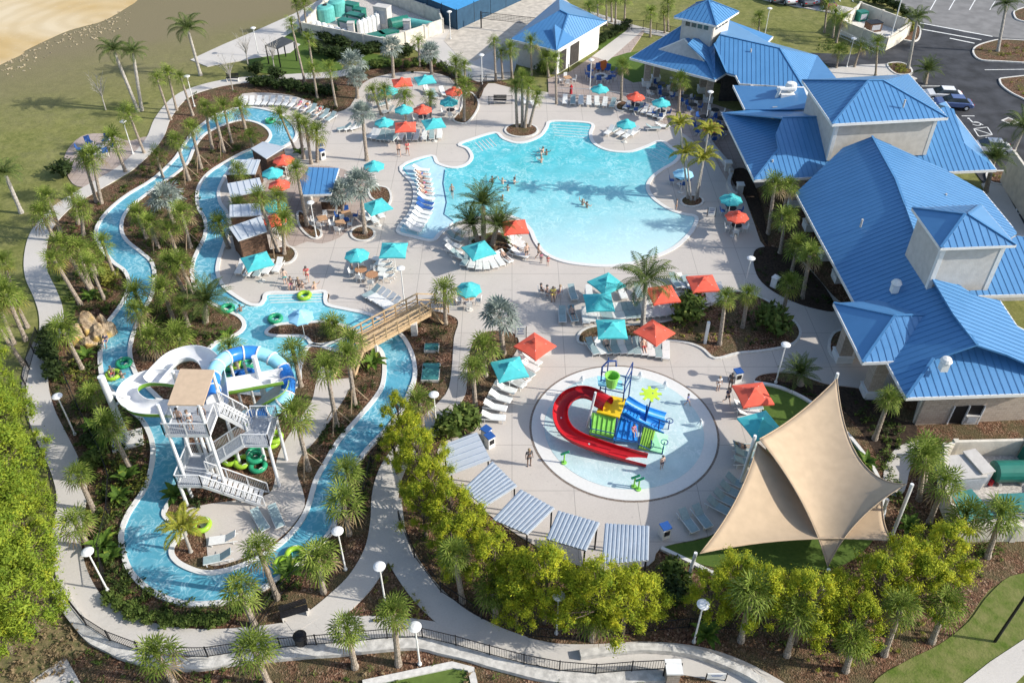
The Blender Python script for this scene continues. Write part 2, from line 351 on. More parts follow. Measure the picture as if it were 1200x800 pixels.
# painted lines in the lot
def pline(a, b_, w=.14, z=.1):
    p, q = G(*a, z), G(*b_, z); mb.beam(p, q, w, .004)
mb = MB()
for a, b_ in [((1078, 27), (1163, 43)), ((1078, 34), (1150, 47)), ((1113, 45), (1142, 51)), ((1154, 82), (1230, 81)), ((1080, 101), (1109, 101)), ((1127, 136), (1142, 136)), ((1120, 124), (1130, 123)), ((1168, 228), (1230, 228)), ((1180, 250), (1230, 250)), ((1186, 262), (1205, 205)), ((1200, 250), (1222, 212))]: pline(a, b_, .3 if a[1] < 50 else .15)
for x in (1090, 1112, 1136, 1160): pline((x+8, -2), (x, 12), .14, .1)
for x in (1000, 985, 968, 950, 932): pline((x, 2), (x-6, -8), .12, .1)
c = [(1141, 151), (1157, 149), (1163, 158), (1147, 160)]
for i in range(4): pline(c[i], c[(i+1) % 4], .12)
pline(c[0], c[2]); 
tag(mb.build('road_marking', M['paint']), kind='structure')
def access_symbol(cx, cy):
    s = MB(); c = G(cx, cy, .1)
    ring = [c+Vector((.5*math.cos(a)+.1, .5*math.sin(a)-.2, 0)) for a in [R(200)+R(260)*k/12 for k in range(13)]]
    s.ribbon(ring, .12, .096, .1); s.beam(c+Vector((-.2, .9, 0)), c+Vector((-.15, .1, 0)), .16, .006); s.beam(c+Vector((-.15, .1, 0)), c+Vector((.5, .05, 0)), .12, .007)
    s.beam(c+Vector((.5, .05, 0)), c+Vector((.75, -.6, 0)), .12, .008); s.lathe([(.16, -.004), (.16, .003)], c+Vector((-.22, 1.15, 0)), 10)
    tag(s.build('road_marking', M['paint']), kind='structure')
access_symbol(1142, 144); access_symbol(1164, 167)
mb = MB(); c = G(1184, 142, .1)
mb.box((c.x, c.y, .1), (1.5, 1.5, .012), .6); tag(mb.build('storm_drain_concrete', M['curb']), kind='structure')
mb = MB(); mb.box((c.x, c.y, .11), (1.05, 1.05, .012), .6); tag(mb.build('storm_drain_grate', M['drain']), kind='structure')
# ---------------------------------------------------------------- river and pools
A0, A1 = G(660, 190), G(735, 308)
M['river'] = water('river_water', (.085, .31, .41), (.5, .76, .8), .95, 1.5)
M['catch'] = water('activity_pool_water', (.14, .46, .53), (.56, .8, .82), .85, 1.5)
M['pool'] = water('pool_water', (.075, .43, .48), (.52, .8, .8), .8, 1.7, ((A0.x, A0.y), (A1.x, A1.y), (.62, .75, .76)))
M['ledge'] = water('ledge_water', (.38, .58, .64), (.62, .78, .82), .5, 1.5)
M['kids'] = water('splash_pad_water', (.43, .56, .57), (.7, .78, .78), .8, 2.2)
RIV = [(300, 126), (322, 131), (335, 138), (345, 148), (347, 160), (335, 170), (315, 179), (300, 184), (280, 192), (266, 203), (260, 213), (256, 224), (258, 237), (266, 249), (268, 265), (262, 287), (256, 305), (255, 320), (262, 335), (277, 347), (293, 356), (304, 356), (309, 351), (313, 343), (335, 342), (360, 342), (380, 341), (381, 350), (385, 357), (407, 362), (430, 367), (447, 374), (462, 384), (475, 398), (484, 418), (486, 440), (479, 460), (470, 480), (455, 500), (440, 515), (425, 532), (410, 555), (401, 580), (394, 607), (382, 629), (350, 660), (325, 677), (300, 692), (275, 701), (247, 706), (212, 705), (180, 693), (156, 673), (144, 647), (142, 623), (149, 603), (157, 590), (170, 570), (177, 547), (179, 525), (175, 507), (165, 490), (150, 477), (135, 462), (122, 447), (118, 432), (117, 415), (119, 400), (122, 386), (127, 376), (134, 367), (143, 354), (149, 342), (151, 328), (145, 316), (133, 307), (120, 292), (113, 279), (113, 267), (120, 254), (132, 241), (150, 227), (175, 212), (190, 200), (205, 185), (215, 170), (225, 156), (240, 143), (258, 132), (280, 126)]
ISL = [(228, 172), (240, 157), (262, 146), (280, 141), (296, 142), (310, 148), (317, 157), (312, 166), (300, 172), (285, 178), (268, 187), (247, 200), (236, 212), (231, 225), (232, 242), (240, 257), (240, 275), (232, 292), (226, 307), (225, 322), (230, 338), (240, 350), (258, 360), (280, 370), (286, 381), (277, 391), (256, 399), (242, 411), (240, 424), (246, 442), (262, 455), (300, 461), (335, 458), (350, 448), (351, 432), (356, 415), (362, 405), (376, 405), (400, 411), (425, 406), (443, 407), (450, 422), (449, 447), (440, 465), (417, 492), (397, 515), (382, 540), (370, 562), (360, 595), (347, 617), (327, 637), (300, 654), (270, 666), (240, 670), (215, 662), (203, 652), (201, 642), (207, 632), (216, 626), (212, 616), (199, 609), (192, 600), (200, 585), (210, 570), (216, 550), (219, 530), (217, 507), (205, 485), (185, 465), (164, 444), (156, 430), (152, 412), (154, 398), (157, 388), (162, 375), (170, 360), (177, 347), (180, 334), (181, 320), (177, 306), (165, 295), (150, 283), (143, 272), (143, 258), (150, 245), (165, 232), (188, 215), (205, 204), (220, 190)]
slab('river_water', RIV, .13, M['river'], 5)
slab('activity_pool_water', [(240, 352), (262, 362), (270, 352), (293, 358), (304, 357), (313, 345), (380, 343), (384, 357), (407, 361), (430, 366), (449, 376), (428, 407), (400, 411), (380, 410), (350, 450), (300, 468), (240, 450), (232, 400), (285, 392), (295, 380), (280, 366)], .136, M['catch'], 0, .006)
slab('river_island_bed', ISL, .18, M['mulch'], 5)
rim('river_coping', ISL, .02, .24, .34, M['coping'], 5); rim('river_coping', RIV, .02, .24, .34, M['coping'], 5)
ISL2 = [(312, 390), (317, 383), (330, 379), (352, 378), (378, 376), (396, 379), (410, 384), (420, 388), (412, 392), (395, 399), (377, 403), (365, 402), (360, 396), (350, 393), (325, 393)]
slab('pool_island_bed', ISL2, .18, M['mulch'], 4); rim('pool_island_coping', ISL2, .02, .24, .3, M['coping'], 4)
slab('island_deck', [(376, 430), (392, 436), (412, 440), (412, 452), (396, 478), (376, 508), (353, 535), (348, 552), (354, 572), (357, 592), (343, 615), (322, 634), (298, 648), (268, 659), (247, 662), (243, 648), (240, 625), (228, 608), (215, 598), (245, 590), (290, 584), (315, 578), (322, 562), (324, 540), (332, 520), (350, 492), (365, 470), (370, 450)], .2, M['plaza'], 3)
for k in range(4):
    mb = MB(); a, b_ = G(314+k, 345+k*3.2, .15), G(380-k, 343.5+k*3.2, .15); mb.beam(a, b_, .1, .02)
    tag(mb.build('pool_step_edge', M['coping']), kind='structure')
for k in range(3):
    mb = MB(); a, b_ = G(361+k*5, 406+k*.5, .15), G(352+k*6, 428-k*3, .15); mb.beam(a, b_, .1, .02)
    tag(mb.build('pool_step_edge', M['coping']), kind='structure')
POOL = [(645, 142), (670, 142), (694, 145), (692, 156), (695, 166), (705, 173), (720, 177), (740, 177), (758, 171), (774, 165), (786, 172), (796, 181), (790, 190), (775, 199), (763, 209), (759, 220), (766, 232), (783, 244), (800, 250), (816, 254), (812, 268), (802, 280), (788, 291), (765, 301), (740, 308), (715, 311), (690, 310), (662, 306), (640, 297), (628, 283), (621, 268), (608, 257), (590, 252), (565, 254), (540, 260), (517, 272), (507, 281), (485, 277), (466, 270), (480, 250), (486, 232), (484, 215), (470, 195), (505, 182), (513, 191), (530, 196), (545, 193), (553, 184), (548, 174), (538, 169), (552, 163), (580, 155), (590, 162), (605, 167), (620, 165), (634, 158), (641, 148)]
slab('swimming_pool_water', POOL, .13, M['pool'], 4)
LEDGE = [(505, 184), (513, 192), (522, 197), (520, 215), (524, 237), (521, 251), (532, 259), (517, 272), (507, 279), (485, 276), (468, 270), (481, 250), (487, 232), (485, 215), (473, 196)]
slab('tanning_ledge_water', LEDGE, .138, M['ledge'], 0, .006)
rim('pool_coping', POOL, .02, .2, .4, M['coping'], 4); rim('pool_deck_drain', POOL, .02, .106, .16, M['drain'], 4, off=-.55 )
rim('ledge_tile_line', [(521, 199), (519, 215), (523, 237), (520, 251), (531, 259)], .12, .15, .14, mat('navy_tile', (.05, .12, .22), .3), 0, False)
for k in range(5):
    mb = MB(); mb.beam(G(646+k, 146+k*3.2, .14), G(692-k*1.0, 149+k*3.2, .14), .08, .02); tag(mb.build('pool_step_edge', M['coping']), kind='structure')
    mb = MB(); mb.beam(G(760+k*3.5, 180-k*3, .14), G(780+k*3.5, 191-k*3, .14), .08, .02); tag(mb.build('pool_step_edge', M['ledge']), kind='structure')
    mb = MB(); mb.beam(G(557+k*4, 167-k*1.3, .14), G(566+k*4, 177-k*1.5, .14), .08, .02); tag(mb.build('pool_step_edge', M['coping']), kind='structure')
# splash pool: a true circle on the ground
KC = (G(622, 508)+G(841, 508))/2; KC = Vector((KC.x, (G(731, 431).y+G(731, 587).y)/2, 0)); KR = (G(841, 508)-G(622, 508)).length/2
def disc(name, r, z, m, depth=.2, n=72):
    s = MB(); s.prism([(KC.x+r*math.cos(2*PI*k/n), KC.y+r*math.sin(2*PI*k/n)) for k in range(n)], z-depth, z); return tag(s.build(name, m), kind='structure')
disc('splash_pool_drain_ring', KR+.1, .106, M['drain']); disc('splash_pool_beach_ring', KR-.06, .125, M['coping']); disc('splash_pool_water', KR-1.0, .14, M['kids'])
# beds set into the deck
BEDS = {'circle palms': ell(611, 152, 19, 8, 16), 'foxtail': ell(811, 235, 13, 6.5, 16), 'gate': [(531, 140), (545, 144), (556, 134), (561, 120), (552, 108), (544, 112), (540, 128)],
 'bar left': [(349, 248), (350, 262), (358, 273), (368, 279), (376, 276), (375, 269), (364, 262), (357, 250)], 'bar circle': ell(425, 273, 14, 8.5, 16), 'bar upper': [(433, 219), (452, 219), (458, 228), (456, 238), (446, 246), (441, 236), (434, 230)],
 'cabana': [(300, 300), (318, 291), (338, 288), (347, 296), (341, 306), (325, 309), (304, 307)], 'ledge palms': [(551, 284), (560, 276), (577, 271), (592, 274), (600, 288), (592, 298), (572, 296)],
 'centre': [(678, 400), (681, 388), (700, 381), (740, 380), (788, 374), (835, 356), (858, 341), (884, 345), (905, 355), (922, 368), (936, 382), (937, 394), (925, 404), (895, 410), (865, 413), (838, 419), (822, 407), (800, 400), (760, 397), (720, 397), (695, 402)],
 'porch': [(972, 400), (978, 389), (990, 387), (1000, 400), (1000, 418), (986, 423), (974, 414)], 'table bed': [(722, 122), (730, 118), (738, 122), (732, 129), (723, 128)],
 'kids lounger': [(592, 164)]*0}
SO = {'long': [(886, 292), (905, 289), (925, 296), (945, 312), (968, 338), (979, 363), (955, 361), (930, 353), (905, 340), (889, 325), (883, 306)], 'patio side': [(858, 200), (876, 200), (892, 240), (900, 286), (888, 264), (872, 228), (860, 215)]}
for k, p in BEDS.items():
    if p: slab('mulch_bed', p, .17, M['mulch'], 4); rim('bed_kerb', p, .02, .21, .22, M['curb'], 4)
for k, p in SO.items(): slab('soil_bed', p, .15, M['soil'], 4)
slab('bar_patio', [(340, 288), (330, 262), (310, 235), (318, 205), (350, 195), (402, 198), (445, 225), (452, 240), (430, 262), (410, 268), (398, 278), (378, 285), (360, 283)], .118, M['patio'], 3, .01)
TURF = [(866, 452), (884, 449), (915, 455), (948, 471), (985, 500), (1012, 530), (1030, 560), (1038, 590), (1032, 620), (1000, 655), (960, 668), (900, 672), (840, 665), (790, 650), (775, 641), (830, 629), (864, 608), (886, 580), (898, 545), (898, 505), (890, 470)]
slab('artificial_turf', TURF, .09, M['turf'], 4, .04)
rim('white_kerb', [(775, 641), (805, 655), (840, 672), (880, 682)], .02, .25, .25, M['coping'], 4, False)
rim('white_kerb', [(884, 447), (915, 453), (950, 470), (985, 499), (1012, 530), (1030, 560), (1037, 590), (1030, 622)], .02, .25, .25, M['coping'], 4, False)
slab('footpath', [(1035, 560), (1042, 535), (1055, 522), (1075, 516), (1085, 520), (1068, 545), (1060, 575), (1045, 580)], .09, M['walk'], 3)
slab('bowling_green', [(425, 800), (452, 794), (530, 778), (552, 783), (562, 820), (420, 830)], .08, mat('olive_green_turf', (.1, .15, .03), .95, .1, 3), 0)
rim('bowling_green_kerb', [(425, 800), (530, 778), (552, 783), (562, 830)], .02, .2, .4, M['curb'], 0, False)

EDGE = [(0, 78), (30, 61), (75, 40), (98, 33), (122, 26), (150, 10)]
s = MB(); r_ = random.Random(3)
for i in range(230):
    t = r_.random()*(len(EDGE)-1); j = int(t); x = EDGE[j][0]+(EDGE[j+1][0]-EDGE[j][0])*(t-j)+r_.gauss(0, 4); y = EDGE[j][1]+(EDGE[j+1][1]-EDGE[j][1])*(t-j)+abs(r_.gauss(0, 9)); q = G(x, y, .05); k = r_.uniform(.05, .2)
    s.box(q, (k*r_.uniform(.8, 2), k, k*.5), r_.uniform(0, 3))
tag(s.build('rubble', mat('pale_rubble', (.36, .3, .2), .95, .35, 1)), kind='stuff')
# ---------------------------------------------------------------- plants
rnd = random.Random(7)
def leafmat(name, a, b_, c=None, scale=1.2, rough=.6):
    m, nt, b = newmat(name, rough, .12)
    cc = mixc(nt, ramp(nt, noise(nt, scale, 4, rough=.7), [(.36, 0), (.62, 1)]), a, b_)
    if c: cc = mixc(nt, ramp(nt, noise(nt, scale*3.1, 3), [(.55, 0), (.7, .85)]), cc, c)
    oi = nt.nodes.new('ShaderNodeObjectInfo')
    cc = mixc(nt, mth(nt, 'MULTIPLY', oi.outputs['Random'], .35), cc, tuple(x*.62 for x in a))
    nt.links.new(cc, b.inputs['Base Color'])
    tr = nt.nodes.new('ShaderNodeBsdfTranslucent'); nt.links.new(cc, tr.inputs[0])
    mx = nt.nodes.new('ShaderNodeMixShader'); mx.inputs[0].default_value = .32
    nt.links.new(b.outputs[0], mx.inputs[1]); nt.links.new(tr.outputs[0], mx.inputs[2])
    nt.links.new(mx.outputs[0], nt.nodes['Material Output'].inputs[0]); return m
M['sabal'] = leafmat('sabal_leaf', (.085, .14, .02), (.28, .36, .065), (.48, .48, .14))
M['sabal_y'] = leafmat('sabal_leaf_yellow', (.2, .2, .04), (.36, .32, .08), (.3, .22, .08))
M['feather'] = leafmat('feather_leaf', (.06, .1, .03), (.15, .2, .05), (.24, .27, .07))
M['golden'] = leafmat('golden_leaf', (.26, .29, .04), (.46, .42, .06), (.16, .22, .03))
M['silver'] = leafmat('silver_leaf', (.2, .25, .22), (.4, .45, .4), (.52, .56, .5))
M['dead'] = leafmat('dry_leaf', (.22, .16, .09), (.34, .26, .15))
M['cypress'] = leafmat('yellow_green_leaf', (.14, .22, .02), (.52, .54, .035), (.72, .6, .04), .9)
M['cypress2'] = leafmat('bright_green_leaf', (.13, .22, .025), (.34, .42, .045), (.48, .47, .04), .6)
M['bush'] = leafmat('bush_leaf', (.06, .1, .02), (.16, .22, .05), (.27, .3, .08), 2)
M['bush_y'] = leafmat('yellow_bush_leaf', (.17, .2, .04), (.34, .33, .06), (.42, .38, .1), 2)
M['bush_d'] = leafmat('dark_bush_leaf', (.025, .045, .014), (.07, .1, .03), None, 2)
M['trunk'] = mat('palm_trunk', (.2, .16, .12), .95, 0, 9, base2=(.42, .36, .3), bump=.8, bscale=20)
M['trunk_g'] = mat('grey_trunk', (.3, .28, .25), .9, 0, 6, base2=(.45, .42, .38), bump=.3)
M['bark'] = mat('tree_bark', (.1, .075, .055), .95, 0, 8, base2=(.22, .17, .13), bump=.6)
M['prop'] = mat('timber_prop', (.36, .27, .18), .9, .15, 5)
def fan(mb, o, az, el, pet, rad, nseg=12, droop=.35, w=.11, spread=115):
    o = Vector(o); d = Vector((math.cos(az)*math.cos(el), math.sin(az)*math.cos(el), math.sin(el)))
    s = Vector((-math.sin(az), math.cos(az), 0)); n = s.cross(d)*-1
    if n.z < 0: n = -n
    h = o+d*pet+Vector((0, 0, -.12*pet))
    mb.beam(o, h, .035, .02)
    dd = (d+Vector((0, 0, -droop*.6))).normalized(); n2 = dd.cross(s)
    if n2.z < 0: n2 = -n2
    vs = []; fs = []
    for k in range(nseg):
        a = R(-spread+2*spread*k/(nseg-1)); L = rad*(1-.28*abs(a)/R(spread))*rnd.uniform(.88, 1.08)
        q = dd*math.cos(a)+s*math.sin(a); t = q.cross(n2).normalized()
        lift = n2*(.10*rad*(1 if k % 2 else -.3))
        mid = h+q*L*.55+lift; tip = h+q*L+Vector((0, 0, -droop*L*(.45+.5*rnd.random())))
        i = len(vs); vs += [h, mid-t*w, tip, mid+t*w]; fs.append((i, i+1, i+2, i+3))
    mb.add(vs, fs)
def frond(mb, o, az, el, L, nst=14, drop=1.0, lw=.05, ll=.5, vee=.35):
    o = Vector(o); pts = []; h = Vector((math.cos(az), math.sin(az), 0)); p = o.copy(); e = el
    st = L/nst
    for i in range(nst+1):
        pts.append(p.copy()); p = p+(h*math.cos(e)+Vector((0, 0, math.sin(e))))*st; e -= drop*(.35+1.3*i/nst)/nst*1.6
    mb.tube(pts, [.035*(1-.8*i/nst) for i in range(nst+1)], 4, False)
    s = Vector((-math.sin(az), math.cos(az), 0)); vs = []; fs = []
    for i in range(2, nst+1):
        d = (pts[i]-pts[i-1]).normalized(); up = s.cross(d)
        if up.z < 0: up = -up
        l = ll*math.sin(PI*min(1, (i/nst)*.86+.12))*1.1
        for j in range(2):
            pp = pts[i-1].lerp(pts[i], .5*j)
            for sg in (-1, 1):
                q = (d*.55+s*sg+up*vee*rnd.uniform(.3, 1.2)).normalized(); t = d
                tip = pp+q*l*rnd.uniform(.85, 1.1)+Vector((0, 0, -.28*l*drop)); mid = pp+q*l*.5
                k = len(vs); vs += [pp, mid-t*lw, tip, mid+t*lw]; fs.append((k, k+1, k+2, k+3))
    mb.add(vs, fs)
def trunk_mesh(r0, r1, h=5.0, ringy=.012):
    s = MB(); n = 22
    s.tube([(0, 0, h*i/n-.05*(i == 0)) for i in range(n+1)], [(r0+(r1-r0)*i/n)*(1+(.07 if i % 2 else -.05))+(.06*(1-i/3) if i < 3 else 0) for i in range(n+1)], 9)
    return s
def make_palm(name, kind):
    t = bpy.data.objects.new(name, None); link(t); t.empty_display_size = .3
    c = MB()
    if kind.startswith('sabal'):
        full = kind[-1] != 's'
        n = 25 if full else 18
        for i in range(n):
            f = (i+.5)/n; el = R(78-118*f**.85+rnd.uniform(-8, 8)); c.cur = 1 if (f > .8 and rnd.random() < .6) else 0
            fan(c, (0, 0, -.1-.15*f), i*2.399+rnd.uniform(-.2, .2), el, rnd.uniform(.45, .9), rnd.uniform(.68, .98), 13, .12+.34*f, .036)
        for i in range(5): c.cur = 0; fan(c, (0, 0, -.15), i*1.3+.4, R(rnd.uniform(72, 88)), rnd.uniform(.15, .35), rnd.uniform(.5, .7), 9, .05, .035, 70)
        c.cur = 0; c.lathe([(.1, -.45), (.17, -.2), (.09, .05)], n=8)
        mats = [M['sabal'], M['dead'] if kind != 'sabal_b' else M['sabal_y']]
    elif kind == 'bismarck':
        for i in range(26):
            f = (i+.5)/26; el = R(80-105*f**.9+rnd.uniform(-8, 8))
            fan(c, (0, 0, -.1), i*2.399, el, rnd.uniform(.8, 1.15), rnd.uniform(.85, 1.1), 14, .12+.2*f, .085, 125)
        mats = [M['silver'], M['dead']]
    elif kind == 'queen':
        for i in range(18):
            f = (i+.5)/18; frond(c, (0, 0, 0), i*2.399, R(78-75*f), rnd.uniform(2.6, 3.2), 12, 1.15+.35*f, .05, .62, .05)
        mats = [M['feather'], M['dead']]
    elif kind == 'golden':
        for i in range(13):
            f = (i+.5)/13; frond(c, (0, 0, 0), i*2.399, R(75-60*f), rnd.uniform(2.0, 2.5), 12, 1.2, .07, .5, .5)
        mats = [M['golden'], M['dead']]
    elif kind == 'date':
        for i in range(34):
            f = (i+.5)/34; frond(c, (0, 0, 0), i*2.399, R(85-85*f), rnd.uniform(2.2, 2.7), 12, .75, .035, .42, .35)
        mats = [M['feather'], M['dead']]
    r = {'sabal': .17, 'sabal_b': .17, 'sabal_s': .14, 'bismarck': .2, 'queen': .2, 'golden': .1, 'date': .24}[kind]
    trunk_mesh(r*1.05, r*.85).build('trunk', M['trunk_g'] if kind in ('queen', 'golden') else M['trunk'], t)
    c.build('crown', mats, t)
    return t
PALM = {}
for nm, kd in (('sabal_palm', 'sabal'), ('sabal_palm', 'sabal_b'), ('sabal_palm', 'sabal_s'), ('silver_fan_palm', 'bismarck'), ('queen_palm', 'queen'), ('golden_palm', 'golden'), ('date_palm', 'date')):
    PALM[kd] = make_palm(nm, kd)
PNAME = {'sabal': 'cabbage palm', 'sabal_b': 'yellowing cabbage palm', 'sabal_s': 'slim cabbage palm', 'bismarck': 'silver fan palm', 'queen': 'queen palm', 'golden': 'golden feather palm', 'date': 'bushy date palm'}
ORD = ['first', 'second', 'third', 'fourth', 'fifth', 'sixth', 'seventh', 'eighth', 'ninth', 'tenth', 'eleventh', 'twelfth', 'thirteenth', 'fourteenth', 'fifteenth', 'sixteenth', 'seventeenth', 'eighteenth', 'nineteenth', 'twentieth']
def ordl(i, n, noun, where, by='left'):
    if n == 1: return '%s %s' % (noun, where)
    if n == 2: return '%s %s of two %s' % (('left', 'right')[i] if by == 'left' else ('upper', 'lower')[i], noun, where)
    return '%s %s from the %s %s' % (ORD[i], noun, by, where)
def put_palm(kind, cx, cy, bx, by, label, group, brace=False):
    base = G(bx, by, .1); top = height_at(base, cy); top = max(1.2, top-.15)
    # world x of the crown at that height
    v = cy-400; dep = base.y*cP+(CH-top)*sP; X = (cx-600)*dep/FO
    t = clone(PALM[kind], (base.x, base.y, .08), 0, label, group); t['category'] = 'palm tree'
    lean = math.atan2((X-base.x), top)
    lean = max(-.22, min(.22, lean)); t.rotation_euler = (rnd.uniform(-.03, .03), lean, 0)
    sc_ = rnd.uniform(.76, 1.16)*(1.0 if top < 6 else .95)
    for k in t.children:
        if k.name.startswith('trunk'): k.scale = (1, 1, (top-.3)/5.0); k.rotation_euler = (0, 0, rnd.uniform(0, 6))
        elif k.name.startswith('crown'): k.location = (0, 0, top); k.rotation_euler = (0, 0, rnd.uniform(0, 6.28)); k.scale = (sc_, sc_, sc_*rnd.uniform(.9, 1.1))
    if brace:
        for a in (.4, 2.5, 4.6):
            s = MB(); s.beam((1.1*math.cos(a), 1.1*math.sin(a), .0), (.16*math.cos(a), .16*math.sin(a), 1.7), .07, .05)
            s.build('brace', M['prop'], t)
    return t
s_, b_, S_, B_, Q_, Y_, D_ = 'sabal', 'sabal_b', 'sabal_s', 'bismarck', 'queen', 'golden', 'date'
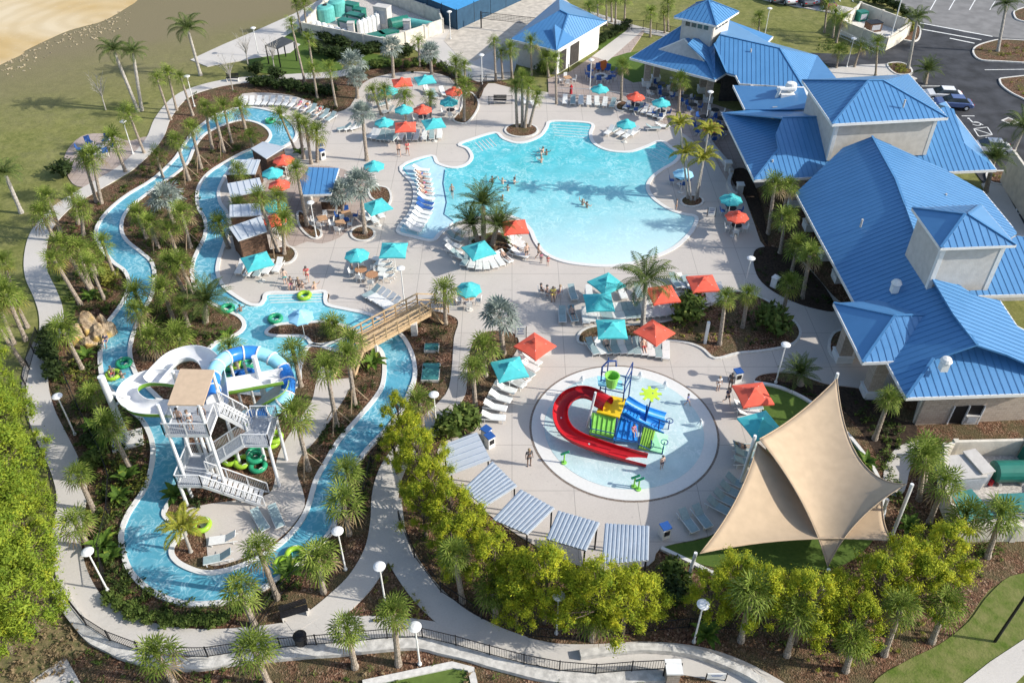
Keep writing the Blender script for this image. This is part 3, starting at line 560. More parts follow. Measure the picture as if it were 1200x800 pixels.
PALMS = [
 ('on the lawn below the sandy excavation', [(Q_, 133, 58, 162, 130), (Q_, 155, 60, 166, 129), (Q_, 220, 34, 235, 88)]),
 ('alone on the grass at the left edge of the picture', [(Q_, 6, 202, 25, 249)]),
 ('in the trio beside the footpath bend', [(S_, 183, 90, 200, 140), (S_, 196, 84, 207, 129), (S_, 211, 88, 226, 135)]),
 ('around the patio with the small fire ring', [(S_, 150, 130, 169, 179), (s_, 132, 160, 147, 201), (s_, 98, 183, 113, 236), (s_, 107, 180, 119, 238)]),
 ('between the left footpath and the outer river bank', [(s_, 54, 228, 71, 272), (s_, 48, 247, 65, 282), (b_, 84, 224, 92, 262), (s_, 97, 240, 98, 275), (s_, 70, 283, 108, 342), (b_, 62, 299, 95, 357), (s_, 90, 287, 107, 338), (S_, 105, 307, 122, 350), (S_, 120, 281, 135, 325), (s_, 103, 292, 116, 330), (b_, 74, 383, 97, 433)]),
 ('in the grass left of the curved footpath', [(b_, 4, 302, 16, 345), (b_, 5, 338, 30, 398), (b_, 14, 343, 32, 383), (s_, -4, 352, 16, 402), (s_, -6, 376, 28, 427)]),
 ('on the island between the upper river channels', [(s_, 175, 257, 186, 291, 1), (s_, 197, 267, 207, 296), (s_, 212, 247, 224, 291, 1), (b_, 160, 247, 172, 280), (s_, 210, 305, 226, 344, 1), (b_, 197, 306, 216, 342), (s_, 190, 335, 204, 377), (s_, 212, 353, 221, 382), (s_, 157, 341, 172, 370), (s_, 160, 361, 172, 389, 1), (s_, 177, 393, 187, 424), (b_, 208, 390, 216, 420), (S_, 183, 180, 191, 208), (s_, 206, 162, 222, 212, 1), (s_, 224, 147, 236, 198, 1)]),
 ('crowded above the top of the river island', [(s_, 240, 124, 249, 176), (s_, 251, 132, 263, 179, 1), (S_, 262, 122, 272, 168), (s_, 281, 124, 288, 152), (s_, 293, 158, 297, 176)]),
 ('among the cabana roofs left of the bar', [(s_, 279, 197, 289, 226), (s_, 280, 238, 287, 260), (b_, 302, 229, 326, 295, 1), (s_, 256, 259, 268, 291), (b_, 325, 229, 333, 275), (b_, 332, 254, 333, 298), (s_, 347, 197, 360, 265)]),
 ('beside the river bend above the coral umbrellas', [(S_, 327, 132, 346, 176), (b_, 349, 138, 356, 186), (s_, 358, 146, 365, 192), (b_, 371, 152, 372, 190)]),
 ('in the tall slender group by the shade shelter', [(S_, 341, 25, 357, 95), (S_, 346, 2, 354, 40), (S_, 356, 2, 360, 40), (S_, 361, 43, 367, 82), (S_, 366, 78, 372, 115), (S_, 386, 77, 394, 125)]),
 ('between the pool deck and equipment yard', [(B_, 413, 72, 416, 100), (B_, 417, 88, 419, 115), (B_, 459, 54, 461, 91), (B_, 504, 60, 506, 87), (B_, 424, 131, 430, 188)]),
 ('beside the umbrella plaza under the equipment yard', [(S_, 437, 104, 447, 135), (S_, 450, 103, 455, 132), (S_, 474, 111, 475, 140), (S_, 504, 112, 505, 139), (S_, 490, 47, 492, 78)]),
 ('near the fence gate below the volleyball court', [(S_, 534, 71, 535, 99), (S_, 544, 75, 546, 101), (s_, 544, 99, 544, 142), (S_, 579, 47, 581, 95), (S_, 587, 60, 589, 92), (b_, 598, 55, 600, 92)]),
 ('in the round bed above the pool', [(b_, 604, 99, 606, 149), (b_, 612, 88, 612, 149), (b_, 630, 110, 620, 149), (b_, 620, 98, 615, 150)]),
 ('in front of the small blue roofed restroom building', [(S_, 622, 46, 623, 88), (S_, 651, 66, 652, 122), (s_, 640, 66, 643, 90)]),
 ('beside the pool deck fence near the fire pit', [(s_, 729, 74, 728, 119), (s_, 797, 91, 795, 131)]),
 ('on the lawn behind the two blue roofed buildings', [(S_, 690, 6, 691, 19), (S_, 700, 0, 702, 44), (S_, 710, -8, 711, 30), (S_, 716, -6, 717, 26), (S_, 722, -8, 721, 30), (S_, 733, -6, 732, 22), (S_, 763, 12, 762, 43), (S_, 783, 0, 783, 36), (S_, 778, 15, 779, 39), (S_, 890, 18, 889, 38)]),
 ('in the small round bed beside the pool', [(Y_, 794, 143, 806, 233), (Y_, 830, 153, 817, 233), (Y_, 803, 178, 810, 235), (Y_, 824, 186, 814, 235)]),
 ('below the long eave of the clubhouse', [(s_, 908, 211, 900, 274), (s_, 924, 216, 915, 270), (b_, 921, 253, 914, 297), (b_, 935, 285, 928, 318), (s_, 949, 293, 940, 350), (b_, 926, 329, 918, 363)]),
 ('in the central bed beside the coral umbrellas', [(Q_, 757, 327, 753, 382), (b_, 850, 344, 843, 404), (b_, 877, 341, 870, 384)]),
 ('beside the narrow path near the bridge', [(s_, 521, 337, 522, 379), (s_, 567, 404, 569, 440), (s_, 554, 428, 557, 474), (s_, 491, 466, 497, 508)]),
 ('above the coral umbrella left of the splash plaza', [(B_, 585, 366, 590, 414)]),
 ('left of the bar kiosk counter', [(B_, 401, 224, 402, 250), (B_, 421, 213, 428, 274)]),
 ('between the river channels near the rock waterfall', [(B_, 193, 229, 203, 262)]),
 ('in the planted island right of the tanning ledge', [(D_, 566, 238, 567, 286), (D_, 551, 262, 560, 283), (D_, 583, 263, 577, 287)]),
 ('beside the activity pool', [(D_, 247, 352, 241, 378), (s_, 269, 403, 279, 432), (s_, 343, 409, 353, 453), (S_, 385, 376, 386, 393), (S_, 393, 378, 392, 396)]),
 ('on the deck island between slide tower and river', [(b_, 382, 427, 395, 500, 1), (s_, 407, 413, 416, 474, 1), (b_, 345, 482, 362, 551, 1), (s_, 412, 397, 418, 432)]),
 ('on the lower island beside an empty lounger', [(Y_, 214, 618, 224, 647)]),
 ('along the lower right bank of the river', [(s_, 407, 547, 415, 590), (s_, 402, 584, 409, 625), (s_, 372, 649, 379, 693), (s_, 303, 638, 325, 700), (s_, 280, 690, 298, 732)]),
 ('below the lower footpath fence', [(s_, 183, 764, 205, 802), (s_, 297, 755, 315, 802), (s_, 407, 732, 416, 781), (b_, 460, 716, 467, 778)]),
 ('between the left footpath and the lower river', [(s_, 88, 608, 104, 641), (s_, 91, 553, 110, 598), (s_, 107, 459, 115, 486), (b_, 127, 494, 154, 551)]),
 ('among the trees below the grey canopies', [(s_, 532, 646, 542, 704), (s_, 577, 690, 581, 722), (s_, 696, 716, 694, 749)]),
 ('below the beige shade sails', [(s_, 882, 690, 868, 750), (s_, 937, 718, 922, 767), (s_, 1001, 745, 991, 785), (s_, 1057, 708, 1036, 766), (s_, 1110, 704, 1092, 751)]),
 ('around the walled yard at lower right', [(s_, 1042, 464, 1025, 514), (b_, 1072, 528, 1077, 585), (s_, 1088, 524, 1082, 575), (s_, 1107, 560, 1089, 612), (b_, 1132, 600, 1124, 632), (s_, 1175, 600, 1157, 652)]),
 ('beside the walled refuse enclosure', [(S_, 969, 2, 966, 38), (S_, 979, 13, 976, 44), (S_, 987, 20, 980, 50), (S_, 984, 57, 980, 80), (S_, 1009, 52, 1001, 79), (S_, 1029, 48, 1026, 89)]),
 ('in a planting island of the car park', [(Q_, 1075, 20, 1064, 81), (Q_, 1180, 4, 1169, 61), (Q_, 1200, 150, 1188, 176)]),
 ('in the dark bed above the shade sails', [(D_, 938, 436, 938, 450)]),
 ('growing against the back of the clubhouse', [(D_, 1087, 82, 1084, 98), (D_, 1165, 185, 1155, 225)]),
]
for where, lst in PALMS:
    kinds = {}
    for p in sorted(lst, key=lambda p: p[1]): kinds.setdefault(p[0], []).append(p)
    for kd, ps in kinds.items():
        for i, p in enumerate(ps):
            put_palm(kd, *p[1:5], ordl(i, len(ps), PNAME[kd], where), 'palms '+where, len(p) > 5)
# ---- broadleaf trees: trunk, limbs and leaf clumps through the crown volume
def leafcloud(mb, blobs, n, size, rr, soft=False):
    vs = []; fs = []
    tot = sum(b[3]**2 for b in blobs)
    for bx, by, bz, br in blobs:
        for _ in range(int(n*br*br/tot)):
            d = Vector((rr.gauss(0, 1), rr.gauss(0, 1), rr.gauss(0, 1))).normalized()
            p = Vector((bx, by, bz))+(Vector((d.x, d.y, d.z*.8))*br*(rr.random()**.45) if not soft else Vector((d.x, d.y, d.z*1.15))*br*abs(rr.gauss(0, .55))**.8)
            a = Vector((rr.gauss(0, 1), rr.gauss(0, 1), rr.gauss(0, .6))).normalized(); q = a.cross(d+Vector((.01, 0, .4))).normalized()
            l = size*rr.uniform(.6, 1.3); w_ = l*.42
            k = len(vs); vs += [p-a*l, p-q*w_, p+a*l, p+q*w_]; fs.append((k, k+1, k+2, k+3))
    mb.add(vs, fs)
def make_tree(seed, leaf, hgt=7.0, rad=2.4, n=14000, size=.078, nb=44):
    rr = random.Random(seed); t = bpy.data.objects.new('leafy_tree', None); link(t)
    tr = MB(); blobs = []
    tr.tube([(0, 0, -.1), (.05, .02, hgt*.3), (rr.uniform(-.2, .2), rr.uniform(-.2, .2), hgt*.62), (rr.uniform(-.3, .3), 0, hgt*.9)], [.17, .13, .08, .02], 8)
    for i in range(nb):
        f = rr.random(); z = hgt*(.34+.62*f); rmax = rad*(math.sin(PI*min(1, .18+.78*(f**.8)))**.7)
        a = i*2.399+rr.uniform(-.4, .4); r = rmax*math.sqrt(rr.uniform(.15, 1))
        x, y = r*math.cos(a), r*math.sin(a); blobs.append((x, y, z, rad*rr.uniform(.13, .26)))
        tr.tube([(0, 0, z*.72), (x*.5, y*.5, z*.86), (x*.9, y*.9, z)], [.05, .035, .012], 5)
    tr.build('trunk', M['bark'], t); c = MB(); leafcloud(c, blobs, n, size, rr, True); c.build('crown', leaf, t); return t
TREES = {'y': [make_tree(3, M['cypress']), make_tree(4, M['cypress'], 6.4, 2.2), make_tree(9, M['cypress'], 7.4, 2.5)], 'g': [make_tree(5, M['cypress2'], 8, 3.3, 24000, .088, 64), make_tree(6, M['cypress2'], 7.4, 3.0, 22000, .088, 60)]}
def put_tree(kind, i, px, py, zc, scale, label, group):
    p = G(px, py, zc*scale)
    t = clone(TREES[kind][i % len(TREES[kind])], (p.x, p.y, .05), rnd.uniform(0, 6.28), label, group, scale); t['category'] = 'tree'; return t
L1 = [(466, 482, .66), (478, 505, .75), (462, 528, .5), (490, 532, .85), (504, 560, .85), (496, 592, .7), (528, 592, .85), (548, 620, .85), (530, 640, .7), (578, 648, .85), (608, 662, .85), (640, 676, .9), (606, 690, .7), (672, 682, .9), (704, 692, .95), (736, 690, .9), (758, 690, .72)]
for i, (x, y, sc_) in enumerate([(x_, y_+(9 if x_ > 570 else 3), s2) for x_, y_, s2 in L1]): put_tree('y', i, x, y, 4.3, sc_, ordl(i, len(L1), 'yellow-green tree', 'in the line behind the grey canopies'), 'yellow-green trees behind the canopies')
L2 = [(836, 692, .75), (862, 680, .75), (893, 698, .85), (925, 692, .7), (948, 712, .85), (985, 698, .7), (1003, 722, .85), (1032, 690, .85), (1062, 664, .85), (1085, 678, .95), (1108, 648, .8)]
for i, (x, y, sc_) in enumerate(L2): put_tree('y', i+1, x, y, 4.3, sc_, ordl(i, len(L2), 'yellow-green tree', 'in the line below the shade sails'), 'yellow-green trees below the shade sails')
L3 = [(-28, 432, .8), (-8, 478, .85), (-50, 500, 1.1), (8, 528, .8), (-30, 560, 1.1), (12, 590, .8), (-50, 600, 1.1), (5, 640, .95), (14, 690, .9), (-30, 702, 1.1), (-50, 660, 1.1), (-38, 745, .8)]
for i, (x, y, sc_) in enumerate(sorted(L3, key=lambda q: q[1])): put_tree('g', i, x, y, 4.8, sc_, ordl(i, len(L3), 'bright green leafy tree', 'in the thicket beside the left footpath', 'top'), 'green trees beside the left footpath')
# ---- bushes
def make_bush(name, leaf, n=520, seed=1, size=.11, flat=.8):
    rr = random.Random(seed); s = MB()
    bl = [(rr.uniform(-.3, .3), rr.uniform(-.3, .3), .25+rr.uniform(0, .35)*flat, rr.uniform(.28, .42)) for _ in range(7)]
    leafcloud(s, bl, n, size, rr)
    for k in range(5): s.tube([(0, 0, -.05), (bl[k][0]*.8, bl[k][1]*.8, bl[k][2])], [.02, .008], 4, False)
    o = s.build(name, leaf); return o
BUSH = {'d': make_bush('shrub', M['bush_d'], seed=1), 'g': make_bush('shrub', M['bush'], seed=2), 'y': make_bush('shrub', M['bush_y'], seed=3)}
def put_bush(k, px, py, s, label, group):
    o = clone(BUSH[k], G(px, py, .08), rnd.uniform(0, 6), label, group, s*rnd.uniform(.9, 1.1)); o['category'] = 'shrub'; return o
def bushrow(px, n, k, s, where, noun, by='left', jit=2):
    P = smooth_open(px, 12); acc = [0]
    for a, b in zip(P, P[1:]): acc.append(acc[-1]+math.hypot(b[0]-a[0], b[1]-a[1]))
    for i in range(n):
        t = acc[-1]*(i+.5)/n; j = max(q for q in range(len(acc)) if acc[q] <= t); j = min(j, len(P)-1)
        x, y = P[j]; put_bush(k, x+rnd.uniform(-jit, jit), y+rnd.uniform(-jit*.5, jit*.5), s, ordl(i, n, noun, where, by) if n <= 20 else noun+' '+where, noun+'s '+where)
bushrow([(122, 700), (150, 716), (180, 727), (225, 731), (272, 727)], 11, 'g', .95, 'in the hedge above the lower footpath', 'round green shrub')
bushrow([(64, 390), (58, 410), (60, 432), (64, 447)], 7, 'd', 1.6, 'in the tall row beside the left footpath', 'dark green shrub', 'top')
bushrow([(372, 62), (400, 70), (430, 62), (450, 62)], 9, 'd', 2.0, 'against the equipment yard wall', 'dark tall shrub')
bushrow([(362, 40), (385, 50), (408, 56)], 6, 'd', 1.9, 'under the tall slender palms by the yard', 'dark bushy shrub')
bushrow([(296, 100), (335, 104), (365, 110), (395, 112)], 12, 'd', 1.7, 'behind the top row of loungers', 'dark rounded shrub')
bushrow([(425, 85), (445, 78), (470, 80), (500, 76), (525, 84), (538, 95)], 12, 'g', 1.4, 'around the umbrella plaza', 'olive green shrub')
bushrow([(700, 52), (715, 44), (728, 36), (738, 30)], 9, 'd', 1.3, 'beside the lawn path to the gate', 'dark shrub')
bushrow([(636, 88), (648, 84), (655, 78)], 4, 'd', 1.8, 'against the restroom wall', 'dark bushy shrub')
bushrow([(1122, 0), (1132, 3), (1020, 1)][:0] or [(1015, 2), (1035, 6), (1048, 12), (1062, 22)], 7, 'd', 1.6, 'behind the refuse enclosure', 'dark upright shrub')
put_bush('g', 903, 386, 3.0, 'large round pale olive bush in the central bed', None); put_bush('g', 805, 372, 3.4, 'large round green bush below the coral umbrellas', None)
put_bush('g', 533, 505, 2.7, 'large loose green bush above the grey canopies', None); put_bush('g', 548, 498, 2.0, 'smaller loose green bush beside the path gate', None)
put_bush('d', 325, 92, 2.2, 'round dark bush left of the slender palms', None); put_bush('d', 74, 208, 2.4, 'dark spreading bush left of the fire ring patio', None); put_bush('d', 300, 88, 2.0, 'round dark bush beside the footpath bench', None)
put_bush('d', 112, 520, 1.6, 'dark bush beside the slide support footing', None); put_bush('g', 112, 545, 1.8, 'loose green bush in the left bed', None)
put_bush('y', 1063, 38, 2.0, 'bright yellow bush beside the refuse enclosure', None); put_bush('y', 131, 330, 1.6, 'yellow shrub on the outer river bank', None); put_bush('y', 125, 322, 1.3, 'smaller yellow shrub on the outer river bank', None)
put_bush('d', 474, 66, 2.2, 'dark bush between two silver fan palms', None); put_bush('d', 780, 700, 2.3, 'olive bush between the two yellow-green tree lines', None); put_bush('g', 790, 680, 2.0, 'leafy bush below the last grey canopy', None)
for (x, y, s, l) in [(943, 448, 1.0, 0)]:
    pass
# ---- countless ground plants
def inside(x, y, poly):
    c = False; j = len(poly)-1
    for i in range(len(poly)):
        if (poly[i][1] > y) != (poly[j][1] > y) and x < (poly[j][0]-poly[i][0])*(y-poly[i][1])/(poly[j][1]-poly[i][1])+poly[i][0]: c = not c
        j = i
    return c
def scatter(name, m, polys, n, size, seed, avoid=(), leaf=.09, per=26, z0=.1):
    rr = random.Random(seed); s = MB(); k = 0
    for poly, share in polys:
        xs = [p[0] for p in poly]; ys = [p[1] for p in poly]; c = 0; tries = 0
        while c < n*share and tries < n*60:
            tries += 1; x, y = rr.uniform(min(xs), max(xs)), rr.uniform(min(ys), max(ys))
            if not inside(x, y, poly) or any(inside(x, y, q) for q in avoid): continue
            p = G(x, y, z0); q = size*rr.uniform(.5, 1.3); c += 1
            leafcloud(s, [(p.x, p.y, p.z+q*.4, q)], per, leaf*rr.uniform(.7, 1.4), rr)
    return tag(s.build(name, m), kind='stuff')
AV = [RIV, DECK, TURF]
def pathpoly(px, hw):
    P = smooth_open(px, 4); Lf = []; Rt = []
    for i, p in enumerate(P):
        a, b = G(*P[max(0, i-1)]), G(*P[min(len(P)-1, i+1)]); d = (b-a).normalized(); q = Vector((-d.y, d.x, 0))*hw; c = G(*p)
        for t, l in ((c+q, Lf), (c-q, Rt)):
            dd = Vector((0, t.y, t.z-CH)); dep = t.y*cP+(CH)*sP; l.append((600+FO*t.x/dep, 400+FO*(CH*cP-t.y*sP)/dep))
    return Lf+Rt[::-1]
PP = [pathpoly(PATH, 1.15), pathpoly([(508, 496), (484, 518), (462, 545), (452, 575), (450, 610), (443, 645), (423, 680), (395, 708), (368, 730)], 1.15), pathpoly([(455, 585), (461, 630), (478, 665), (504, 699), (537, 727), (577, 748), (612, 761)], 1.1)]
AV += PP
RIVS = smooth_closed(RIV, 3)
left_bed = [(293, 100), (250, 108), (224, 118), (200, 150), (150, 215), (80, 255), (58, 300), (70, 350), (80, 400), (62, 440), (70, 490), (100, 560), (100, 640), (120, 690), (170, 722), (270, 722), (340, 700), (380, 660), (430, 600), (440, 560), (470, 510), (480, 470), (400, 500), (300, 640), (200, 650), (200, 100), (280, 112)]
scatter('shrubbery', M['bush'], [(left_bed, 1.0)], 520, .32, 11, AV, .1, 24)
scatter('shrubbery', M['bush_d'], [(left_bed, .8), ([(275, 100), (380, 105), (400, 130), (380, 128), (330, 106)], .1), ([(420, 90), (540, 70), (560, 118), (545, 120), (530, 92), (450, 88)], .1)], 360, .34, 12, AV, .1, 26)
scatter('yellow_ground_plants', M['bush_y'], [([(130, 540), (175, 530), (170, 575), (140, 600), (120, 650), (100, 600), (115, 560)], .5), ([(110, 315), (140, 310), (140, 345), (120, 350)], .2), ([(80, 420), (110, 440), (115, 480), (90, 470)], .3)], 110, .3, 13, AV, .09, 26)
isl_up = [(228, 175), (262, 150), (300, 145), (312, 160), (247, 195), (232, 215), (240, 270), (225, 320), (250, 372), (275, 385), (240, 410), (210, 400), (165, 420), (160, 390), (180, 350), (180, 310), (150, 275), (160, 240), (215, 200)]
scatter('shrubbery', M['bush'], [(isl_up, 1)], 300, .4, 14, (), .1, 26, .2)
scatter('shrubbery', M['bush_d'], [(isl_up, .7), ([(205, 588), (235, 584), (315, 574), (215, 598)], .08), ([(415, 445), (445, 420), (440, 460), (380, 535), (355, 550), (360, 530), (400, 480)], .22)], 240, .34, 15, (), .1, 22, .2)
low = [(110, 760), (240, 785), (400, 790), (480, 770), (600, 795), (760, 800), (900, 815), (880, 860), (60, 860), (80, 770)]
scatter('ground_cover', M['bush'], [(low, .6), ([(500, 620), (560, 690), (620, 720), (800, 720), (900, 760), (1020, 760), (1100, 720), (1180, 650), (1040, 690), (900, 720), (700, 740), (560, 725), (490, 660), (470, 620)], .4)], 420, .26, 16, PP, .08, 24)
scatter('ground_cover', M['bush_y'], [([(940, 765), (1060, 720), (1100, 740), (1040, 770), (960, 800)], .3), ([(455, 655), (505, 720), (515, 727), (430, 727), (440, 690)], .3), ([(770, 365), (870, 375), (900, 405), (800, 395), (690, 392)], .4)], 130, .2, 17, (), .08, 18, .18)
scatter('shrubbery', M['bush_d'], [([(1030, 470), (1060, 500), (1060, 545), (1000, 490), (950, 465), (900, 450), (1000, 460)], .3), (SO['long'], .25), ([(690, 385), (780, 380), (860, 350), (930, 385), (900, 405), (800, 398)], .25), ([(480, 380), (530, 378), (525, 440), (500, 480), (490, 440)], .2)], 150, .26, 18, (), .09, 22, .18)

for isl in ([(1146, 60), (1160, 53), (1200, 52), (1228, 58), (1225, 68), (1165, 69)], [(1180, 95), (1228, 93), (1228, 118), (1195, 110)], [(1042, 76), (1055, 75), (1066, 80), (1065, 85), (1052, 85)], [(1160, 207), (1168, 202), (1228, 205), (1228, 214), (1170, 213)]):
    scatter('ground_cover', M['bush_y'], [(isl, 1)], 26, .35, 31, (), .1, 26, .2)
scatter('ground_cover', M['bush'], [([(960, 40), (985, 45), (1000, 62), (955, 60)], .4), ([(1000, 480), (1060, 500), (1050, 560), (1100, 620), (1180, 640), (1110, 690), (1060, 620), (1020, 530)], 1)], 110, .34, 33, (), .1, 26, .1)
scatter('dry_weeds', M['dead'], [([(0, 700), (60, 690), (110, 760), (60, 800), (0, 800)], 1), (low, .5)], 160, .22, 35, PP, .09, 14)

# broad-leaved tropical plants and leafless saplings
def make_tropical():
    s = MB()
    for i in range(15):
        az = i*2.399; el = R(rnd.uniform(45, 82)); L_ = rnd.uniform(.7, 1.15); h = Vector((math.cos(az), math.sin(az), 0)); sd_ = Vector((-h.y, h.x, 0)); p = Vector((0, 0, .05)); vs = []; e = el
        for k in range(6):
            w_ = .17*math.sin(PI*min(1, k/5*.92+.06)); vs += [p-sd_*w_+Vector((0, 0, .04)), p, p+sd_*w_+Vector((0, 0, .04))]; p = p+(h*math.cos(e)+Vector((0, 0, math.sin(e))))*L_/5; e -= .3
        s.add(vs, [(k*3+j, k*3+j+1, k*3+j+4, k*3+j+3) for k in range(5) for j in (0, 1)])
    return s.build('tropical_plant', leafmat('tropical_leaf', (.05, .11, .02), (.16, .26, .04), (.36, .42, .06)))
TR_ = make_tropical()
for x, y, s_c, l in [(208, 582, 1.6, 'at the river edge below the slide tower'), (122, 641, 1.7, 'beside the lamp in the lower left bed'), (131, 655, 1.3, 'on the outer bank at the lower river bend'), (108, 505, 1.5, 'beside the slide mast footing, upper'), (118, 530, 1.6, 'beside the slide mast footing, lower'), (338, 672, 1.5, 'below the lime tubes on the right bank'), (437, 428, 1.7, 'beside the bridge steps'), (103, 420, 1.5, 'below the rock waterfall'), (826, 744, 1.6, 'beside the lamp under the sail trees'), (352, 182, 1.4, 'between the river top and the cabanas'), (108, 350, 1.4, 'above the rock waterfall'), (268, 396, 1.3, 'at the tip of the bed beside the pool'), (150, 562, 1.6, 'in the left bed above two palms'), (140, 585, 1.4, 'close to the left river bend'), (1062, 618, 1.5, 'below the right sail post'), (1014, 545, 1.4, 'on the soil beside the white kerb')]:
    clone(TR_, G(x, y, .15), rnd.uniform(0, 6), 'broad-leaved green plant '+l, 'broad-leaved plants', s_c*.78)['category'] = 'plant'
def make_bare():
    t = bpy.data.objects.new('bare_sapling', None); link(t); rr = random.Random(8); s = MB(); s.tube([(0, 0, 0), (.05, 0, 1.6)], [.06, .045], 6); s.build('trunk', M['trunk_g'], t); s = MB()
    for i in range(16):
        a = i*2.399; z = 1.2+i*.05; q = Vector((math.cos(a)*rr.uniform(.5, 1.1), math.sin(a)*rr.uniform(.5, 1.1), z+rr.uniform(.9, 1.8))); b0 = Vector((.04, 0, z)); s.tube([b0, b0.lerp(q, .5)+Vector((0, 0, .1)), q], [.03, .018, .006], 4)
        for j in range(3): m_ = b0.lerp(q, rr.uniform(.4, .9)); s.tube([m_, m_+Vector((rr.uniform(-.4, .4), rr.uniform(-.4, .4), rr.uniform(.2, .6)))], [.012, .004], 3)
    s.build('branches', M['trunk_g'], t); return t
BS = make_bare()
for x, y, l in [(124, 129, 'on the lawn beside the queen palm pair'), (273, 106, 'beside the bench at the top footpath'), (291, 78, 'on the lawn below the concrete apron'), (322, 84, 'left of the slender palms')]: clone(BS, G(x, y, .05), rnd.uniform(0, 6), 'leafless pale sapling '+l, 'bare saplings', 1.3)['category'] = 'tree'
# ---------------------------------------------------------------- buildings
m, nt, b = newmat('blue_standing_seam_metal', .34, .5)
nt.links.new(mixc(nt, ramp(nt, noise(nt, .5, 7, .6, rough=.7), [(.3, 0), (.7, 1)]), (.07, .215, .43), (.088, .25, .485)), b.inputs['Base Color']); bump(nt, b, noise(nt, 2.5, 3), .1, .02); M['blue'] = m
M['blue_rib'] = mat('blue_metal_seam', (.075, .22, .43), .4, .05, 2)
M['white'] = mat('white_trim', (.72, .72, .7), .55, .05, 3)
M['stucco'] = mat('grey_stucco', (.5, .48, .45), .9, .07, 2, bump=.2)
M['cream'] = mat('cream_block_wall', (.6, .56, .48), .9, .1, 1.5, bump=.3)
M['glass'] = mat('dark_window_glass', (.03, .04, .05), .12, .3, 1, spec=.8)
M['wood'] = mat('weathered_brown_boards', (.12, .07, .045), .85, .35, 4)
M['deckwood'] = mat('tan_timber', (.5, .36, .21), .85, .15, 5)
M['dark'] = mat('dark_interior', (.05, .045, .042), .9, .2, 3)
M['black'] = mat('black_metal', (.015, .015, .017), .5, .2, 5)
m, nt, b = newmat('tan_stone_brick', .9, .2)
br = nt.nodes.new('ShaderNodeTexBrick'); br.inputs['Scale'].default_value = 1; br.inputs['Brick Width'].default_value = .42; br.inputs['Row Height'].default_value = .2; br.inputs['Mortar Size'].default_value = .015
br.inputs['Color1'].default_value = (.44, .36, .29, 1); br.inputs['Color2'].default_value = (.3, .25, .2, 1); br.inputs['Mortar'].default_value = (.5, .46, .4, 1)
mp = nt.nodes.new('ShaderNodeMapping'); mp.inputs['Rotation'].default_value = (R(90), 0, 0); nt.links.new(nt.nodes['TC'].outputs['Object'], mp.inputs[0]); nt.links.new(mp.outputs[0], br.inputs['Vector'])
nt.links.new(mixc(nt, .35, br.outputs['Color'], mixc(nt, noise(nt, 2, 4), (.28, .22, .18), (.5, .43, .36))), b.inputs['Base Color']); M['stone'] = m
def RP(a, b_, z, pitch, hint, pts):
    """vertices of a roof plane rising from the eave a-b at height z towards hint"""
    A, B, Hh = G(*a, z), G(*b_, z), G(*hint, z); e = (B-A).normalized(); q = Vector((-e.y, e.x, 0))
    if (Hh-A).dot(q) < 0: q = -q
    n = e.cross(q*math.cos(R(pitch))+Vector((0, 0, math.sin(R(pitch))))); n.normalize()
    if n.z < 0: n = -n
    out = []
    for p in pts:
        if isinstance(p, Vector): out.append(p.copy())
        elif len(p) == 3: out.append(G(*p))
        else: out.append(ray_plane(p[0], p[1], A, n))
    return out, n
def clip_line(P2, x):
    ys = []
    for i in range(len(P2)):
        (x0, y0), (x1, y1) = P2[i], P2[(i+1) % len(P2)]
        if (x0 <= x) != (x1 <= x): ys.append(y0+(y1-y0)*(x-x0)/(x1-x0))
    ys.sort(); return [(ys[i], ys[i+1]) for i in range(0, len(ys)-1, 2)]
def roof_plane(parent, pts, n, mat_=None, ribs=True, thick=.14, name='roof', sp=.52):
    n = n.normalized(); e = Vector((0, 0, 1)).cross(n)
    if e.length < .01: e = Vector((1, 0, 0))
    e.normalize(); d = n.cross(e); o = pts[0]
    P2 = [((p-o).dot(e), (p-o).dot(d)) for p in pts]
    if sum(a[0]*b_[1]-b_[0]*a[1] for a, b_ in zip(P2, P2[1:]+P2[:1])) < 0: pts = pts[::-1]; P2 = P2[::-1]
    s = MB(); N = len(pts)
    tri = tessellate_polygon([[Vector((x, y, 0)) for x, y in P2]])
    vs = list(pts)+[p-Vector((0, 0, thick)) for p in pts]
    s.add(vs, [tuple(t) for t in tri]+[tuple(i+N for i in t)[::-1] for t in tri]+[(i, i+N, (i+1) % N+N, (i+1) % N) for i in range(N)])
    if ribs:
        s.cur = 1; xs = [p[0] for p in P2]; x = min(xs)+sp*.5
        while x < max(xs):
            for y0, y1 in clip_line(P2, x):
                if y1-y0 > .2:
                    a, b_ = o+e*x+d*y0+n*.03, o+e*x+d*y1+n*.03
                    s.beam(a, b_, .03, .022, up=n)
            x += sp
    return s.build(name, [mat_ or M['blue'], M['blue_rib']], parent)
def fascia(parent, pts, closed=False, w=.08, h=.26, drop=.12, name='fascia', m=None):
    s = MB(); L_ = list(pts)+([pts[0]] if closed else [])
    for a, b_ in zip(L_, L_[1:]): s.beam(a-Vector((0, 0, drop)), b_-Vector((0, 0, drop)), w, h)
    return s.build(name, m or M['white'], parent)
def ridgecap(parent, segs):
    s = MB()
    for a, b_ in segs: s.beam(a+Vector((0, 0, .05)), b_+Vector((0, 0, .05)), .2, .07)
    return s.build('ridge_cap', M['blue_rib'], parent)
def wallpoly(parent, pts, z0, z1, m, name='wall', th=.25):
    s = MB()
    for a, b_ in zip(pts, pts[1:]):
        s.beam((a[0], a[1], (z0+z1)/2), (b_[0], b_[1], (z0+z1)/2), th, z1-z0)
    return s.build(name, m, parent)
